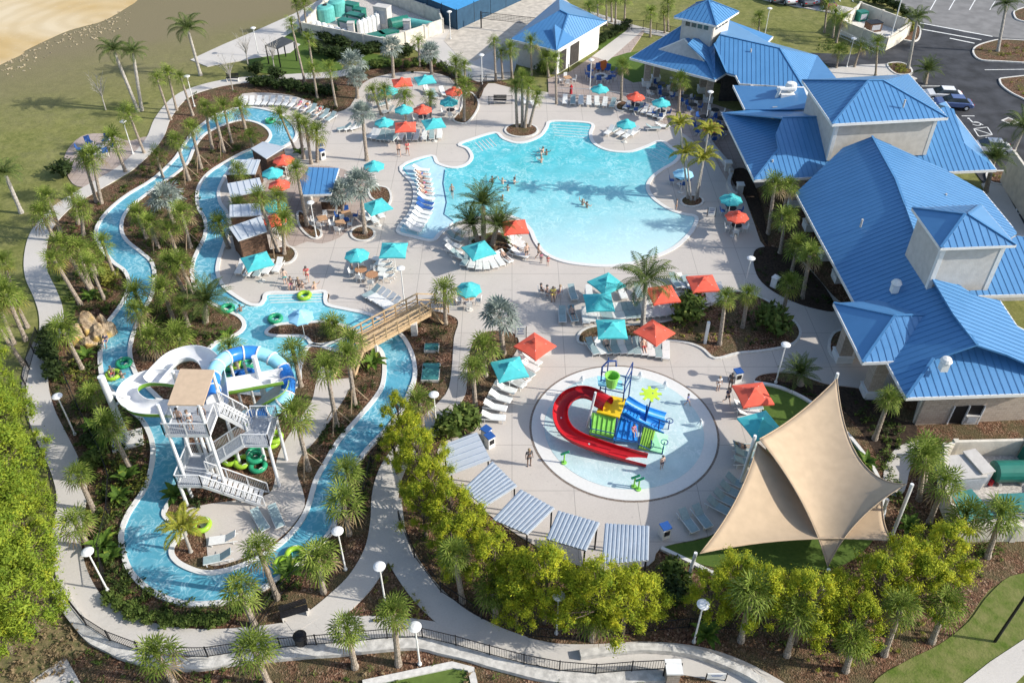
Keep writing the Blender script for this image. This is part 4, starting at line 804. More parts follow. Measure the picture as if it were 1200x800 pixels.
def column(parent, p, h, w=.75, m=None):
    s = MB(); s.box((p[0], p[1], h/2), (w, w, h)); o = s.build('column', m or M['stone'], parent)
    s = MB(); s.box((p[0], p[1], .35), (w+.28, w+.28, .7)); s.box((p[0], p[1], .74), (w+.38, w+.38, .09)); s.build('column_base', M['white'], o); return o
def wpts_in(pts, dist):
    """inset an open polyline towards its left side"""
    out = []
    for i, p in enumerate(pts):
        a = pts[max(0, i-1)]; b_ = pts[min(len(pts)-1, i+1)]; d = Vector((b_.x-a.x, b_.y-a.y, 0)).normalized(); out.append(p+Vector((-d.y, d.x, 0))*dist)
    return out
ZE = 3.8
club = thing('clubhouse', 'large clubhouse under blue metal hip roofs beside the pool deck', 'building', G(1000, 330, 0))
bpy.context.view_layer.update()
CL = club.location.copy()
class Sub:   # parts are placed relative to the thing's base
    pass
def par(o_root):
    return o_root
# --- every part below is built in world coordinates and shifted under its thing at the end
def settle(root):
    for k in list(root.children): k.location = k.location-root.location
# NW pavilion with cupola
pav = thing('open_dining_pavilion', 'open dining pavilion with stone columns, blue roof and raised square cupola', 'building', G(800, 95, 0))
f, nf = RP((738, 68), (838, 94), ZE, 23, (815, 40), [(738, 68), (838, 94), (838, 50), (828, 30), (802, 28)])
roof_plane(pav, f, nf)
print('pav', [round(p.z, 1) for p in f])
r_, nr = RP((838, 94), (851.5, 86), ZE, 26, (815, 70), [f[1], (851.5, 86), (836, 50), (813, 45), (806, 52), (828, 72)])
print('pavR', [round(p.z, 1) for p in r_])
for p in r_: p.z += .06
roof_plane(pav, r_, nr)
# gable dormer
g0, g1, g2 = f[0], f[1], f[2]
gl, gn = RP((738, 68), (838, 94), ZE, 23, (815, 40), [(772, 58.5), (826, 72.5), (801, 53), (816, 44)])
pk = gl[2]+Vector((0, 0, .75)); bk = gl[3]+Vector((0, 0, .25))
roof_plane(pav, [gl[0]+Vector((0, 0, .05)), pk, bk], (pk-gl[0]).cross(bk-gl[0])*(-1 if (pk-gl[0]).cross(bk-gl[0]).z < 0 else 1), ribs=False, thick=.1)
roof_plane(pav, [gl[1]+Vector((0, 0, .1)), pk, bk], (pk-gl[1]).cross(bk-gl[1])*(-1 if (pk-gl[1]).cross(bk-gl[1]).z < 0 else 1), ribs=False, thick=.1)
s = MB(); s.add([gl[0], gl[1], pk], [(0, 1, 2)]); s.build('gable', M['stucco'], pav)
fascia(pav, [gl[0], pk, gl[1]], w=.12, h=.16, drop=0)
# wing behind the cupola
z2 = 4.0
w2, n2 = RP((867, 99), (942, 103), z2, 24, (900, 60), [(851.5, 85), (862, 88), (867, 98), (942, 103), (914, 57), (843.5, 41), (837, 52)])
print('wing', [round(p.z, 1) for p in w2]); w2[0].z = min(w2[0].z, 5)
roof_plane(pav, w2, n2)
w3 = [w2[4], G(958, 65, w2[4].z-2.6), G(981, 93, 4.2), w2[3]]
nn = (w3[1]-w3[0]).cross(w3[3]-w3[0]); nn = nn if nn.z > 0 else -nn; roof_plane(pav, w3, nn)
w4 = [w2[5], w2[4], G(958, 65, w2[4].z-2.6), G(900, 49, w2[4].z-2.2), G(906, 43, ZE+.5), G(852, 23, ZE+1.6)]
nn = (w4[3]-w4[0]).cross(w4[1]-w4[0]); nn = nn if nn.z > 0 else -nn; roof_plane(pav, w4, nn, ribs=False)
fascia(pav, [f[4], f[0], f[1], r_[1], w2[1], w2[2], w2[3]]); fascia(pav, [w4[4], w4[3]]); ridgecap(pav, [(w2[5], w2[4]), (w2[4], w2[3]), (w2[6], w2[0]), (f[1], gl[1])])
# cupola
zc = 8.6; cu = [G(790, 20, zc), G(840, 30.5, zc), G(866, 14, zc), G(816, 3.5, zc)]; ap = (cu[0]+cu[2])/2; ap.z = zc+1.7
cup = MB(); cu_in = [ap+(c-ap)*.72 for c in cu]
for c in cu_in: c.z = 0
for a, b_ in zip(cu_in, cu_in[1:]+cu_in[:1]): cup.beam((a.x, a.y, 6.9), (b_.x, b_.y, 6.9), .2, 3.3)
co = cup.build('cupola', M['stucco'], pav)
for i in range(4):
    a, b_ = cu[i], cu[(i+1) % 4]; nn = (b_-a).cross(ap-a); nn = nn if nn.z > 0 else -nn; roof_plane(co, [a, b_, ap], nn, name='cupola_roof')
fascia(co, cu, True, h=.2, drop=.1); ridgecap(co, [(c, ap) for c in cu])
for i in (0, 1):
    a, b_ = cu_in[i], cu_in[i+1]; d = (b_-a); out = Vector((d.y, -d.x, 0)).normalized()*.12
    for k in range(4):
        p, q = a+d*(.12+.2*k)+out, a+d*(.26+.2*k)+out; s = MB(); s.beam((p.x, p.y, 7.9), (q.x, q.y, 7.9), .06, .6); s.build('window', M['glass'], co)
# columns and rear walls of the pavilion
for x, y in ((757, 101), (768, 96), (829, 120), (822, 108), (795, 112)): column(pav, G(x, y), 3.7)
s = MB(); a, b_ = G(842, 118), G(872, 118); s.beam((a.x, a.y, 1.9), (b_.x, b_.y, 1.9), .3, 3.8); s.build('back_wall', M['dark'], pav)
for (x, y, x2, y2, m_) in ((838, 96, 876, 108, 'dark'),):
    a, b_ = G(x, y), G(x2, y2); s = MB(); s.beam((a.x, a.y, 1.8), (b_.x, b_.y, 1.8), .3, 3.6); s.build('back_wall', M[m_], pav)
# restroom building
rest = thing('restroom_building', 'small white restroom building with blue hip roof and dark doorways', 'building', G(660, 60, 0))
zr = 3.7
a_, na = RP((598, 46), (652, 59.5), zr, 24, (650, 20), [(598, 46), (652, 59.5), (666, 17), (656, 12)])
print('rest', [round(p.z, 1) for p in a_]); roof_plane(rest, a_, na)
b2, nb_ = RP((652, 59.5), (711, 25), zr, 24, (660, 30), [a_[1], (711, 25), a_[2]])
nn = (b2[1]-b2[0]).cross(b2[2]-b2[0]); nn = nn if nn.z > 0 else -nn; roof_plane(rest, b2, nn)
bk = [a_[2], b2[1], G(655, -2, zr), a_[3]]; nn = (bk[1]-bk[0]).cross(bk[2]-bk[0]); nn = nn if nn.z > 0 else -nn; roof_plane(rest, bk, nn, ribs=False)
bk2 = [a_[3], G(655, -2, zr), a_[0]]; nn = (bk2[1]-bk2[0]).cross(bk2[2]-bk2[0]); nn = nn if nn.z > 0 else -nn; roof_plane(rest, bk2, nn, ribs=False)
fascia(rest, [a_[0], b2[0], b2[1]]); ridgecap(rest, [(a_[3], a_[2]), (a_[2], b2[1]), (a_[2], b2[0])])
dl, dn = RP((598, 46), (652, 59.5), zr, 24, (650, 20), [(647, 35), (671, 42), (652, 59)])
tp = dl[0]+Vector((.3, 0, .7)); roof_plane(rest, [tp, a_[1]+Vector((0, 0, .1)), dl[0]], Vector((-.3, -.5, 1)), ribs=False); roof_plane(rest, [tp, a_[1]+Vector((0, 0, .1)), G(673, 45, zr+.6)], Vector((.5, -.5, 1)), ribs=False)
c0, c1, c2, c3 = a_[0].copy(), a_[1].copy(), b2[1].copy(), G(655, -2, zr); ce = (c0+c1+c2+c3)/4
W_ = [ce+(c-ce)*.84 for c in (c0, c1, c2, c3)]
for i, (p, q) in enumerate(zip(W_, W_[1:]+W_[:1])):
    s = MB(); s.beam((p.x, p.y, 1.8), (q.x, q.y, 1.8), .25, 3.6); s.build('wall', M['white'] if i else M['stucco'], rest)
p, q = W_[1], W_[2]; d = q-p; out = Vector((d.y, -d.x, 0)).normalized()*.16
for t0, t1, nm in ((.06, .2, 'doorway'), (.3, .5, 'doorway')):
    s = MB(); u_, v_ = p+d*t0+out, p+d*t1+out; s.beam((u_.x, u_.y, 1.45), (v_.x, v_.y, 1.45), .08, 2.7); s.build(nm, M['dark'], rest)
# clerestory block of the clubhouse (upper hip roof)
zu = 9.2
U = [G(940, 94, zu), G(975.5, 145.5, zu), G(1111, 138, zu), G(1065, 87, zu)]
rid, nu = RP((975.5, 145.5), (1111, 138), zu, 24, (1030, 100), [(1018, 94.5), (1035, 94.5)])
print('upper', [round(p.z, 1) for p in rid])
def tri(root, P, **k):
    nn = (P[1]-P[0]).cross(P[2]-P[0]); nn = nn if nn.z > 0 else -nn; return roof_plane(root, P, nn, **k)
roof_plane(club, [U[1], U[2], rid[1], rid[0]], nu); tri(club, [U[0], U[1], rid[0]]); tri(club, [U[2], U[3], rid[1]])
tri(club, [U[3], rid[1], rid[0], U[0]], ribs=False)
fascia(club, [U[0], U[1], U[2], U[3]]); ridgecap(club, [(rid[0], rid[1]), (U[1], rid[0]), (U[2], rid[1]), (U[0], rid[0])])
cc = sum(U, Vector())/4
Wu = [cc+(c-cc)*.86 for c in U]
s = None
for p, q in zip(Wu, Wu[1:]+Wu[:1]): s = MB(); s.beam((p.x, p.y, 7.1), (q.x, q.y, 7.1), .25, 4.1); s.build('clerestory_wall', M['stucco'], club)
for p in Wu[1:3]: s = MB(); s.box((p.x, p.y, 7.1), (.34, .34, 4.1)); s.build('corner_trim', M['white'], club)
# lower roofs around it
ze = 4.2
l1, n1 = RP((845.5, 132), (884, 211), ze, 17, (930, 160), [(845.5, 132), (884, 211), (912, 175.6), (909, 157), (917, 138), (906, 139), (892, 136), (880, 134)])
print('l1', [round(p.z, 1) for p in l1]); 
roof_plane(club, l1, n1)
l2, nn2 = RP((884, 211), (955, 207.5), ze, 24, (930, 170), [l1[1], (955, 207.5), (996, 166), (976, 140), (968, 137), (917, 138), (909, 157), (912, 175.6)])
print('l2', [round(p.z, 1) for p in l2]); roof_plane(club, l2, nn2)
# back slope behind that ridge with a sunken service well
bkk = [l2[5], l2[4], G(972, 128, 5.4), G(880, 129, 4.6), G(846, 132, ze)]; tri(club, bkk, ribs=False)
l3, n3 = RP((859, 100), (873, 128), 4.4, 14, (920, 110), [(859, 100), (873, 128.5), (925, 128), (950, 126), (942, 103)])
print('l3', [round(p.z, 1) for p in l3]); roof_plane(club, l3, n3, ribs=False)
fascia(club, [l3[0], l3[1]]); fascia(club, [bkk[4], l1[1], l2[1]]); fascia(club, [l3[0], l3[4]], h=.2); ridgecap(club, [(l2[7], l2[0]), (l2[5], l2[4])])
# right hand lower roof between the two clerestories
l4, n4 = RP((1098, 201), (1165, 199), ze, 22, (1100, 160), [(1056, 172), (1104, 201.5), (1168, 199), (1130, 168), (1118, 128), (1108, 125), (1060, 140)])
print('l4', [round(p.z, 1) for p in l4]); roof_plane(club, l4, n4); fascia(club, [l4[1], l4[2]])
l5 = [l4[3], l4[2], G(1142, 163, ze), G(1108, 119, ze), G(1100, 122, 5.6), l4[4]]; tri(club, l5, ribs=False); fascia(club, [l5[1], l5[2], l5[3]])
# main hall
zm = 4.2
m1, nm1 = RP((933, 228), (1000, 352), zm, 27, (1090, 280), [(932.5, 226), (999.5, 351), (1040, 427), (1062, 466), (1094, 420), (1106, 417), (1145, 404), (1117, 367.5), (1090, 322), (1050, 211), (1022, 160), (988, 173)])
print('m1', [round(p.z, 1) for p in m1])
pk = m1[10]
roof_plane(club, m1, nm1)
R1, R2 = m1[10], m1[6]
print('ridge', R1.z, R2.z)
def TP(p0, p1, p2, pts):
    n = (p1-p0).cross(p2-p0).normalized(); n = n if n.z > 0 else -n
    return [p.copy() if isinstance(p, Vector) else ray_plane(p[0], p[1], p0, n) for p in pts], n
east, ne = TP(R1, R2, G(1187, 266, zm), [R1, (1108, 199), (1152, 224), (1187, 266), (1192, 273), (1166, 290), (1112, 326), (1143, 346), (1172, 352), (1192, 382), (1262, 420), (1262, 452), (1179, 415), R2, (1117, 367.5), (1090, 322), (1050, 211)])
print('east', [round(p.z, 1) for p in east])
roof_plane(club, east, ne)
m3, nm3 = RP((1062, 466), (1200, 461), ze, 20, (1150, 420), [m1[3], (1240, 460), (1240, 440), (1183, 416), (1145, 405), (1104, 418), (1094, 420)])
print('m3', [round(p.z, 1) for p in m3])
for p in m3[1:]: p.z = max(p.z, ze)
roof_plane(club, m3, nm3)
m4, nm4 = RP((1145, 346.5), (1200, 344.5), 4.3, 20, (1170, 310), [(1143, 346.5), (1260, 343), (1260, 288), (1192, 276), (1166, 290), (1163, 325), (1112, 326)])
print('m4', [round(p.z, 1) for p in m4]); roof_plane(club, m4, nm4); fascia(club, [m4[0], m4[1]])
fascia(club, [m1[0], m1[1], m1[3], m3[1]]); fascia(club, east[2:4]); fascia(club, east[8:11]); ridgecap(club, [(m1[i+1], m1[i]) for i in (9, 8, 7, 6)]); ridgecap(club, [(m1[3], m1[4])])
fascia(club, [m3[5], m3[4]+Vector((0, 0, .15)), m3[3]], w=.15, h=.15, drop=-.06)
# main clerestory
zk = (R1.z+R2.z)/2+3.1
print('zk', zk)
K = [G(1069, 243.5, zk), G(1102.5, 290.5, zk), G(1191, 287, zk), G(1150, 240, zk)]
kr, nk = RP((1102.5, 290.5), (1191, 287), zk, 26, (1130, 255), [(1131, 251), (1134.5, 251)])
roof_plane(club, [K[1], K[2], kr[1], kr[0]], nk); tri(club, [K[0], K[1], kr[0]], ribs=False); tri(club, [K[2], K[3], kr[1]], ribs=False); tri(club, [K[3], kr[1], kr[0], K[0]])
fascia(club, K, True, h=.2); ridgecap(club, [(K[0], kr[0]), (K[1], kr[0]), (K[2], kr[1]), (K[3], kr[1])])
kc = sum(K, Vector())/4; Wk = [kc+(c-kc)*.8 for c in K]
for p, q in zip(Wk, Wk[1:]+Wk[:1]): s = MB(); s.beam((p.x, p.y, zk-2.2), (q.x, q.y, zk-2.2), .25, 4.3); s.build('clerestory_wall', M['stucco'], club)
for p in Wk[1:3]: s = MB(); s.box((p.x, p.y, zk-2.2), (.34, .34, 4.3)); s.build('corner_trim', M['white'], club)
p, q = Wk[1], Wk[2]; d = q-p; out = Vector((d.y, -d.x, 0)).normalized()*.15
for t in (.2, .38, .56, .74): s = MB(); a, b_ = p+d*t+out, p+d*(t+.13)+out; s.beam((a.x, a.y, zk-.35), (b_.x, b_.y, zk-.35), .06, .28); s.build('window', M['glass'], club)
# porch roof
zp = 4.4
h1, nh1 = RP((977, 355), (1011, 424.5), zp, 26, (1060, 385), [(977, 355), (1011, 424.5), (1049, 370)]); print('porch', [round(p.z, 1) for p in h1])
tri(club, [h1[0], h1[1], h1[2]], ribs=False)
h2, nh2 = RP((1011, 424.5), (1077, 422), zp, 26, (1060, 385), [h1[1], (1077, 422), (1117, 368), h1[2]]); h2[2].z = max(h2[2].z, h1[2].z)
roof_plane(club, h2, nh2)
tri(club, [h1[0], h1[2], h2[2], G(1034, 351.5, zp+.6)])
fascia(club, [h1[0], h1[1], h2[1]]); fascia(club, [G(1034, 351.5, zp+.6), h1[0]], h=.18); ridgecap(club, [(h1[2], h2[2]), (h1[0], h1[2]), (h1[1], h1[2])])
# walls, columns, windows under the main eaves
for pts, z1, m_ in (([G(944, 232), G(1010, 352), G(1045, 420)], 4.0, 'stone'), ([G(895, 215), G(955, 215)], 4.0, 'stone'), ([G(862, 135), G(895, 215)], 4.0, 'stucco'), ([G(870, 118), G(884, 150)], 4.0, 'dark')):
    q = [p+Vector((1.1, .6, 0)) for p in pts]; wallpoly(club, q, 0, z1, M[m_])
a, b_ = G(1071, 497), G(1250, 488); wallpoly(club, [a, b_], 0, 4.0, M['stone'], 'brick_wall')
wallpoly(club, [G(1071, 496), G(1078, 470), G(1060, 440)], 0, 4.0, M['cream'])
wallpoly(club, [G(1150, 352), G(1262, 350)], 0, 4.2, M['stucco']); wallpoly(club, [G(1172, 214), G(1215, 280)], 0, 3.8, M['cream'])
for x, y in ((1019, 462), (986, 421), (968, 302), (949, 268), (929, 240), (984, 328)): column(club, G(x, y), 4.0, 1.0)
for i in range(9):
    t = i/9; a = G(944, 240).lerp(G(1004, 348), t+.02)+Vector((.75, .4, 0)); b_ = G(944, 240).lerp(G(1004, 348), t+.085)+Vector((.75, .4, 0))
    s = MB(); s.beam((a.x, a.y, 1.9), (b_.x, b_.y, 1.9), .1, 2.8); o = s.build('window', M['glass'], club)
    s = MB()
    for z in (.5, 1.9, 3.3): s.beam((a.x-.06, a.y, z), (b_.x-.06, b_.y, z), .08, .09)
    for c in (a, (a+b_)/2, b_): s.box((c.x-.06, c.y, 1.9), (.09, .09, 2.8))
    s.build('window_frame', M['white'], o)
# roof vents and the white rooftop unit
for x, y, z in ((1050, 334, 6.2), (1108, 425, 6.0)):
    p = G(x, y, z); s = MB(); s.box((p.x, p.y, p.z-.3), (.5, .5, .7)); s.lathe([(.34, 0), (.42, .18), (.3, .4), (.08, .48)], (p.x, p.y, p.z), 12); s.build('roof_vent', M['white'], club)
for x, y, z in ((1148, 370, 6.0), (1108, 230, 6.0), (905, 190, 5.0), (1060, 120, 10.4), (880, 60, 6.2), (1010, 260, 6.3)):
    p = G(x, y, z); s = MB(); s.tube([p-Vector((0, 0, .5)), p+Vector((0, 0, .25))], .09, 8); s.build('vent_pipe', M['stucco'], club)
s = MB(); p = G(928, 112, 5.2); s.box(p, (3.0, 2.2, 1.1)); s.box(p+Vector((2.6, .5, -.1)), (2.0, 1.6, 1.0)); s.lathe([(.5, 0), (.62, .2), (.62, .7), (.5, .95), (.1, 1.0)], p+Vector((-.3, 0, .5)), 14); s.tube([p+Vector((-2, -.6, -.6)), p+Vector((-1.6, -.6, 1.0)), p+Vector((0, -.6, 1.0))], .22, 8); s.build('rooftop_air_unit', M['white'], club)
s = MB(); p = G(931, 104, 4.9); 
for a, b_ in (((905, 128), (960, 126)),): s.beam(G(*a, 4.9), G(*b_, 5.2), .12, .5)
s.build('parapet', M['stucco'], club)
settle(club); settle(pav); settle(rest)
# ---- bar kiosk
bar = thing('bar_kiosk', 'small bar kiosk with a blue metal roof on the pool deck', 'kiosk', G(380, 240, 0))
zb = 2.9; Q = [G(353, 228, zb), G(388, 227, zb), G(397, 197, zb+.5), G(362, 196, zb+.5)]
tri(bar, Q); tri(bar, [Q[0]+Vector((0, 0, 0)), Q[3], G(349, 215, zb-.2)], ribs=False); fascia(bar, [Q[0], Q[1]], h=.2); fascia(bar, [Q[1], Q[2]], h=.16)
bc = sum(Q, Vector())/4
for i, (dx, dy) in enumerate(((-1.7, -1.4), (1.5, -1.4), (2.1, 2.0), (-1.4, 2.0))):
    s = MB(); s.box((bc.x+dx, bc.y+dy, 1.35), (.14, .14, 2.7)); s.build('post', M['white'], bar)
s = MB(); s.box((bc.x, bc.y+1.9, 1.3), (3.2, .12, 2.6)); s.box((bc.x-1.5, bc.y, 1.3), (.12, 3.2, 2.6)); s.build('wall', M['stucco'], bar)
p = G(392, 245); s = MB(); s.box((p.x, p.y, .52), (2.4, .5, 1.05)); s.build('counter', M['wood'], bar); s = MB(); s.box((p.x, p.y, 1.09), (2.7, .75, .08)); s.build('counter_top', M['white'], bar)
settle(bar)
# ---- cabanas
m, nt, b = newmat('grey_corrugated_metal', .45, .5)
nt.links.new(mixc(nt, noise(nt, .8, 4), (.55, .59, .62), (.66, .69, .72)), b.inputs['Base Color']); b.inputs['Metallic'].default_value = .25; M['corr'] = m
M['corr_d'] = mat('grey_metal_groove', (.3, .36, .44), .5, .1, 3)
def cabana(quad, z, label, group, wall, rib, drop=.25, sp=.3, ribw=.09, cat='cabana'):
    """quad: four pixel corners, the first two form the low side"""
    Q = [G(x, y, z-(drop if i < 2 else 0)) for i, (x, y) in enumerate(quad)]
    c = sum(Q, Vector())/4; t = thing('poolside_cabana', label, cat, (c.x, c.y, 0), 0, group)
    s = MB(); s.add(Q+[q-Vector((0, 0, .1)) for q in Q], [(0, 1, 2, 3), (7, 6, 5, 4), (0, 4, 5, 1), (1, 5, 6, 2), (2, 6, 7, 3), (3, 7, 4, 0)])
    s.cur = 1
    if rib:
        L_ = (Q[1]-Q[0]).length; n = int(L_/sp)
        for k in range(n):
            u = (k+.5)/n; s.beam(Q[0].lerp(Q[1], u)+Vector((0, 0, .02)), Q[3].lerp(Q[2], u)+Vector((0, 0, .02)), ribw, .06)
    s.build('roof', [M['corr'], M['corr_d']], t)
    for q in Q:
        p = c+(q-c)*.9; s = MB(); s.box((p.x, p.y, (z-.25)/2), (.1, .1, z-.3)); s.build('post', M['black'] if wall is None else M['wood'], t)
    if wall:
        P = [c+(q-c)*.88 for q in Q]
        for i, j in wall:
            s = MB(); s.beam((P[i].x, P[i].y, z*.42), (P[j].x, P[j].y, z*.42), .08, z*.82)
            s.cur = 1; d = P[j]-P[i]; o_ = Vector((d.y, -d.x, 0)).normalized()*.05
            for k in range(7): s.beam(P[i]*1.0+Vector((0, 0, 0))+o_+Vector((0, 0, -P[i].z+.15+k*z*.12)), P[j]+o_+Vector((0, 0, -P[j].z+.15+k*z*.12)), .02, .02)
            s.build('side_wall', [M['wood'], M['dark']], t)
    settle(t); return t
cabana([(294, 174), (312, 186), (334, 172), (308, 166)], 2.6, 'dark grey roofed brown cabana, topmost of the row beside the bar', 'brown cabanas beside the bar', [(0, 1), (1, 2)], False)
cabana([(263, 204), (299, 204), (305, 187), (275, 187)], 2.6, 'grey roofed brown cabana, second from the top beside the bar', 'brown cabanas beside the bar', [(0, 1), (1, 2)], True, sp=.6, ribw=.03)
cabana([(270, 231), (309, 223), (304, 208), (266, 215)], 2.6, 'grey roofed brown cabana in the middle of the row beside the bar', 'brown cabanas beside the bar', [(0, 1), (1, 2)], True, sp=.6, ribw=.03)
cabana([(269, 254), (307, 252), (304, 238), (269, 240)], 2.6, 'grey roofed brown cabana, second from the bottom beside the bar', 'brown cabanas beside the bar', [(0, 1), (1, 2)], True, sp=.6, ribw=.03)
cabana([(279, 282), (313, 271), (306, 253), (268, 266)], 2.7, 'grey roofed brown cabana, lowest of the row beside the bar', 'brown cabanas beside the bar', [(0, 1), (1, 2), (3, 0)], True, sp=.6, ribw=.03)
k5 = [([(518, 521), (527, 556), (575, 538), (559, 506)], 'smooth pale grey canopy, topmost behind the yellow-green trees', .5, .03), ([(543, 572), (567, 594), (606, 569), (577, 540)], 'grey corrugated canopy, second from the top of the five', .22, .09), ([(577, 608), (618, 626), (650, 595), (610, 573)], 'grey corrugated canopy in the middle of the five', .25, .12), ([(640, 631), (687, 645), (703, 612), (654, 598)], 'blue-grey corrugated canopy, second from the right of the five', .25, .12), ([(705, 661), (760, 656), (761, 616), (709, 613)], 'blue-grey corrugated canopy, rightmost of the five', .25, .12)]
for q, l, sp, rw in k5: cabana(q, 2.7, l, 'five metal canopies beside the splash plaza', None, True, .3, sp, rw, 'canopy')
# ---------------------------------------------------------------- furniture
M['teal'] = mat('teal_canvas', (.075, .47, .49), .8, .07, 2); M['coral'] = mat('coral_canvas', (.72, .115, .07), .8, .07, 2)
M['lightblue'] = mat('pale_blue_canvas', (.3, .6, .8), .8, .05, 2); M['royal'] = mat('royal_blue_plastic', (.025, .09, .3), .5, .1, 3)
M['sling'] = mat('white_sling', (.68, .68, .66), .8, .05, 5); M['sling_g'] = mat('grey_teal_sling', (.28, .37, .38), .8, .08, 5)
M['aqua_board'] = mat('teal_metal_cover', (.05, .2, .19), .5, .15, 2)
def umbrella_proto(shape, m_, size):
    t = bpy.data.objects.new('parasol', None); link(t)
    s = MB(); s.tube([(0, 0, .05), (0, 0, 2.75)], .028, 8); s.build('pole', M['white'], t)
    s = MB(); s.lathe([(.3, 0), (.3, .06), (.06, .1), (.05, .3)], n=14); s.build('base', M['curb'], t)
    n = 4 if shape == 'sq' else 8; rr = size/2*(1.414 if n == 4 else 1.08)
    s = MB(); off = PI/4 if n == 4 else PI/8; vs = [(0, 0, 2.72)]; K = 6
    for k in range(n):
        a, b_ = 2*PI*k/n+off, 2*PI*(k+1)/n+off
        for j in range(K):
            t_ = j/K; x = (math.cos(a)*(1-t_)+math.cos(b_)*t_); y = (math.sin(a)*(1-t_)+math.sin(b_)*t_); sag = 1-.035*4*t_*(1-t_)
            vs.append((x*rr*sag, y*rr*sag, 2.16+.03*4*t_*(1-t_)))
    N = n*K; vs2 = [(x*.5, y*.5, z*.5+1.36-.05) for x, y, z in vs[1:]]
    low = [(x*1.0, y*1.0, z-.13) for x, y, z in vs[1:]]
    allv = vs+vs2+low; f = []
    for k in range(N):
        q = (k+1) % N; f += [(0, 1+N+k, 1+N+q), (1+N+k, 1+k, 1+q, 1+N+q), (1+k, 1+2*N+k, 1+2*N+q, 1+q)]
    s.add(allv, f); cn = s.build('canopy', m_, t)
    v = MB(); vs = [(0, 0, 2.84)]+[(math.cos(2*PI*k/n+off)*.3, math.sin(2*PI*k/n+off)*.3, 2.7) for k in range(n)]
    v.add(vs, [(0, 1+k, 1+(k+1) % n) for k in range(n)]); v.build('vent', m_, cn)
    for k in range(n):
        a = 2*PI*k/n+off; r_ = MB(); r_.beam((0, 0, 2.66), (rr*.97*math.cos(a), rr*.97*math.sin(a), 2.12), .02, .02); r_.build('rib', M['white'], cn)
    return t
UM = {('sq', 'teal'): umbrella_proto('sq', M['teal'], 2.35), ('sq', 'coral'): umbrella_proto('sq', M['coral'], 2.35), ('oc', 'teal'): umbrella_proto('oc', M['teal'], 2.1), ('oc', 'coral'): umbrella_proto('oc', M['coral'], 2.1), ('oc', 'lightblue'): umbrella_proto('oc', M['lightblue'], 2.0)}
UL = [
 ('sq', 'teal', 301, 304, .5, 'square teal parasol beside the lowest brown cabana'), ('sq', 'teal', 461, 291, 0, 'square teal parasol standing alone on the open deck'),
 ('sq', 'teal', 441, 240, .6, 'square teal parasol beside the bar patio bed'), ('sq', 'teal', 561, 291, .5, 'square teal parasol below the palm island by the ledge'),
 ('sq', 'coral', 603, 264, .15, 'square coral parasol on the pool edge beside the palm island'), ('sq', 'teal', 711, 330, .6, 'square teal parasol, uppermost of three above the splash plaza'),
 ('sq', 'teal', 702, 352, .05, 'square teal parasol, middle of three above the splash plaza'), ('sq', 'teal', 717, 383, 0, 'square teal parasol at the top rim of the splash plaza'),
 ('sq', 'coral', 767, 387, .75, 'square coral parasol at the top rim of the splash plaza'), ('sq', 'coral', 777, 343, .2, 'square coral parasol beside the queen palm'),
 ('sq', 'coral', 824, 330, .1, 'square coral parasol, rightmost above the central bed'), ('sq', 'coral', 627, 403, .8, 'square coral parasol beside the notice board'),
 ('sq', 'teal', 597, 430, .3, 'square teal parasol left of the red flume'), ('sq', 'coral', 883, 460, .15, 'square coral parasol on the turf edge above the sails'),
 ('sq', 'teal', 892, 496, .35, 'square teal parasol touching the upper shade sail'), ('sq', 'coral', 475, 147, .1, 'square coral parasol at the front of the umbrella plaza'),
 ('sq', 'teal', 508, 143, .3, 'square teal parasol at the front of the umbrella plaza'), ('sq', 'coral', 471, 95, .2, 'square coral parasol at the back of the umbrella plaza'),
 ('sq', 'teal', 498, 92, .3, 'square teal parasol at the back of the umbrella plaza'),
 ('oc', 'teal', 418, 297, 0, 'round teal parasol over a dining table on the open deck'), ('oc', 'teal', 549, 337, .2, 'round teal parasol over the table near the bridge'),
 ('oc', 'coral', 864, 252, .1, 'round coral parasol over a table beside the clubhouse'), ('oc', 'teal', 857, 232, 0, 'round teal parasol over a table beside the clubhouse'),
 ('oc', 'coral', 745, 112, .1, 'round coral parasol at the dining patio railing'), ('oc', 'teal', 775, 119, 0, 'round teal parasol at the dining patio railing'),
 ('oc', 'teal', 703, 103, .2, 'round teal parasol next to the fire pit'), ('oc', 'teal', 734, 144, 0, 'round teal parasol on the deck lobe beside the pool'),
 ('oc', 'teal', 438, 193, .1, 'round teal parasol beside the tall silver palm'), ('oc', 'coral', 332, 186, 0, 'round coral parasol, upper one behind the brown cabanas'),
 ('oc', 'teal', 319, 201, .2, 'round teal parasol, upper one behind the brown cabanas'), ('oc', 'coral', 327, 215, .1, 'round coral parasol, second behind the brown cabanas'),
 ('oc', 'teal', 322, 240, 0, 'round teal parasol half hidden by a palm left of the bar'), ('oc', 'coral', 322, 256, .3, 'round coral parasol hidden behind the palms left of the bar'),
 ('oc', 'teal', 526, 118, 0, 'round teal parasol over a table beside the gate bed'), ('oc', 'coral', 495, 127, .1, 'round coral parasol in the centre of the umbrella plaza'),
 ('oc', 'teal', 473, 127, .2, 'round teal parasol left of the coral one in the umbrella plaza'), ('oc', 'coral', 532, 106, .2, 'round dark coral parasol at the fence of the umbrella plaza'),
 ('oc', 'teal', 456, 105, .1, 'round teal parasol at the left of the umbrella plaza'), ('oc', 'teal', 450, 142, 0, 'round teal parasol beside the big silver palm crown'),
 ('oc', 'coral', 835, 148, 0, 'round coral parasol inside the dining patio'), ('oc', 'lightblue', 801, 202, 0, 'pale blue parasol behind the golden palms'),
 ('oc', 'lightblue', 352, 369, .3, 'pale blue and white parasol on the small pool island')]
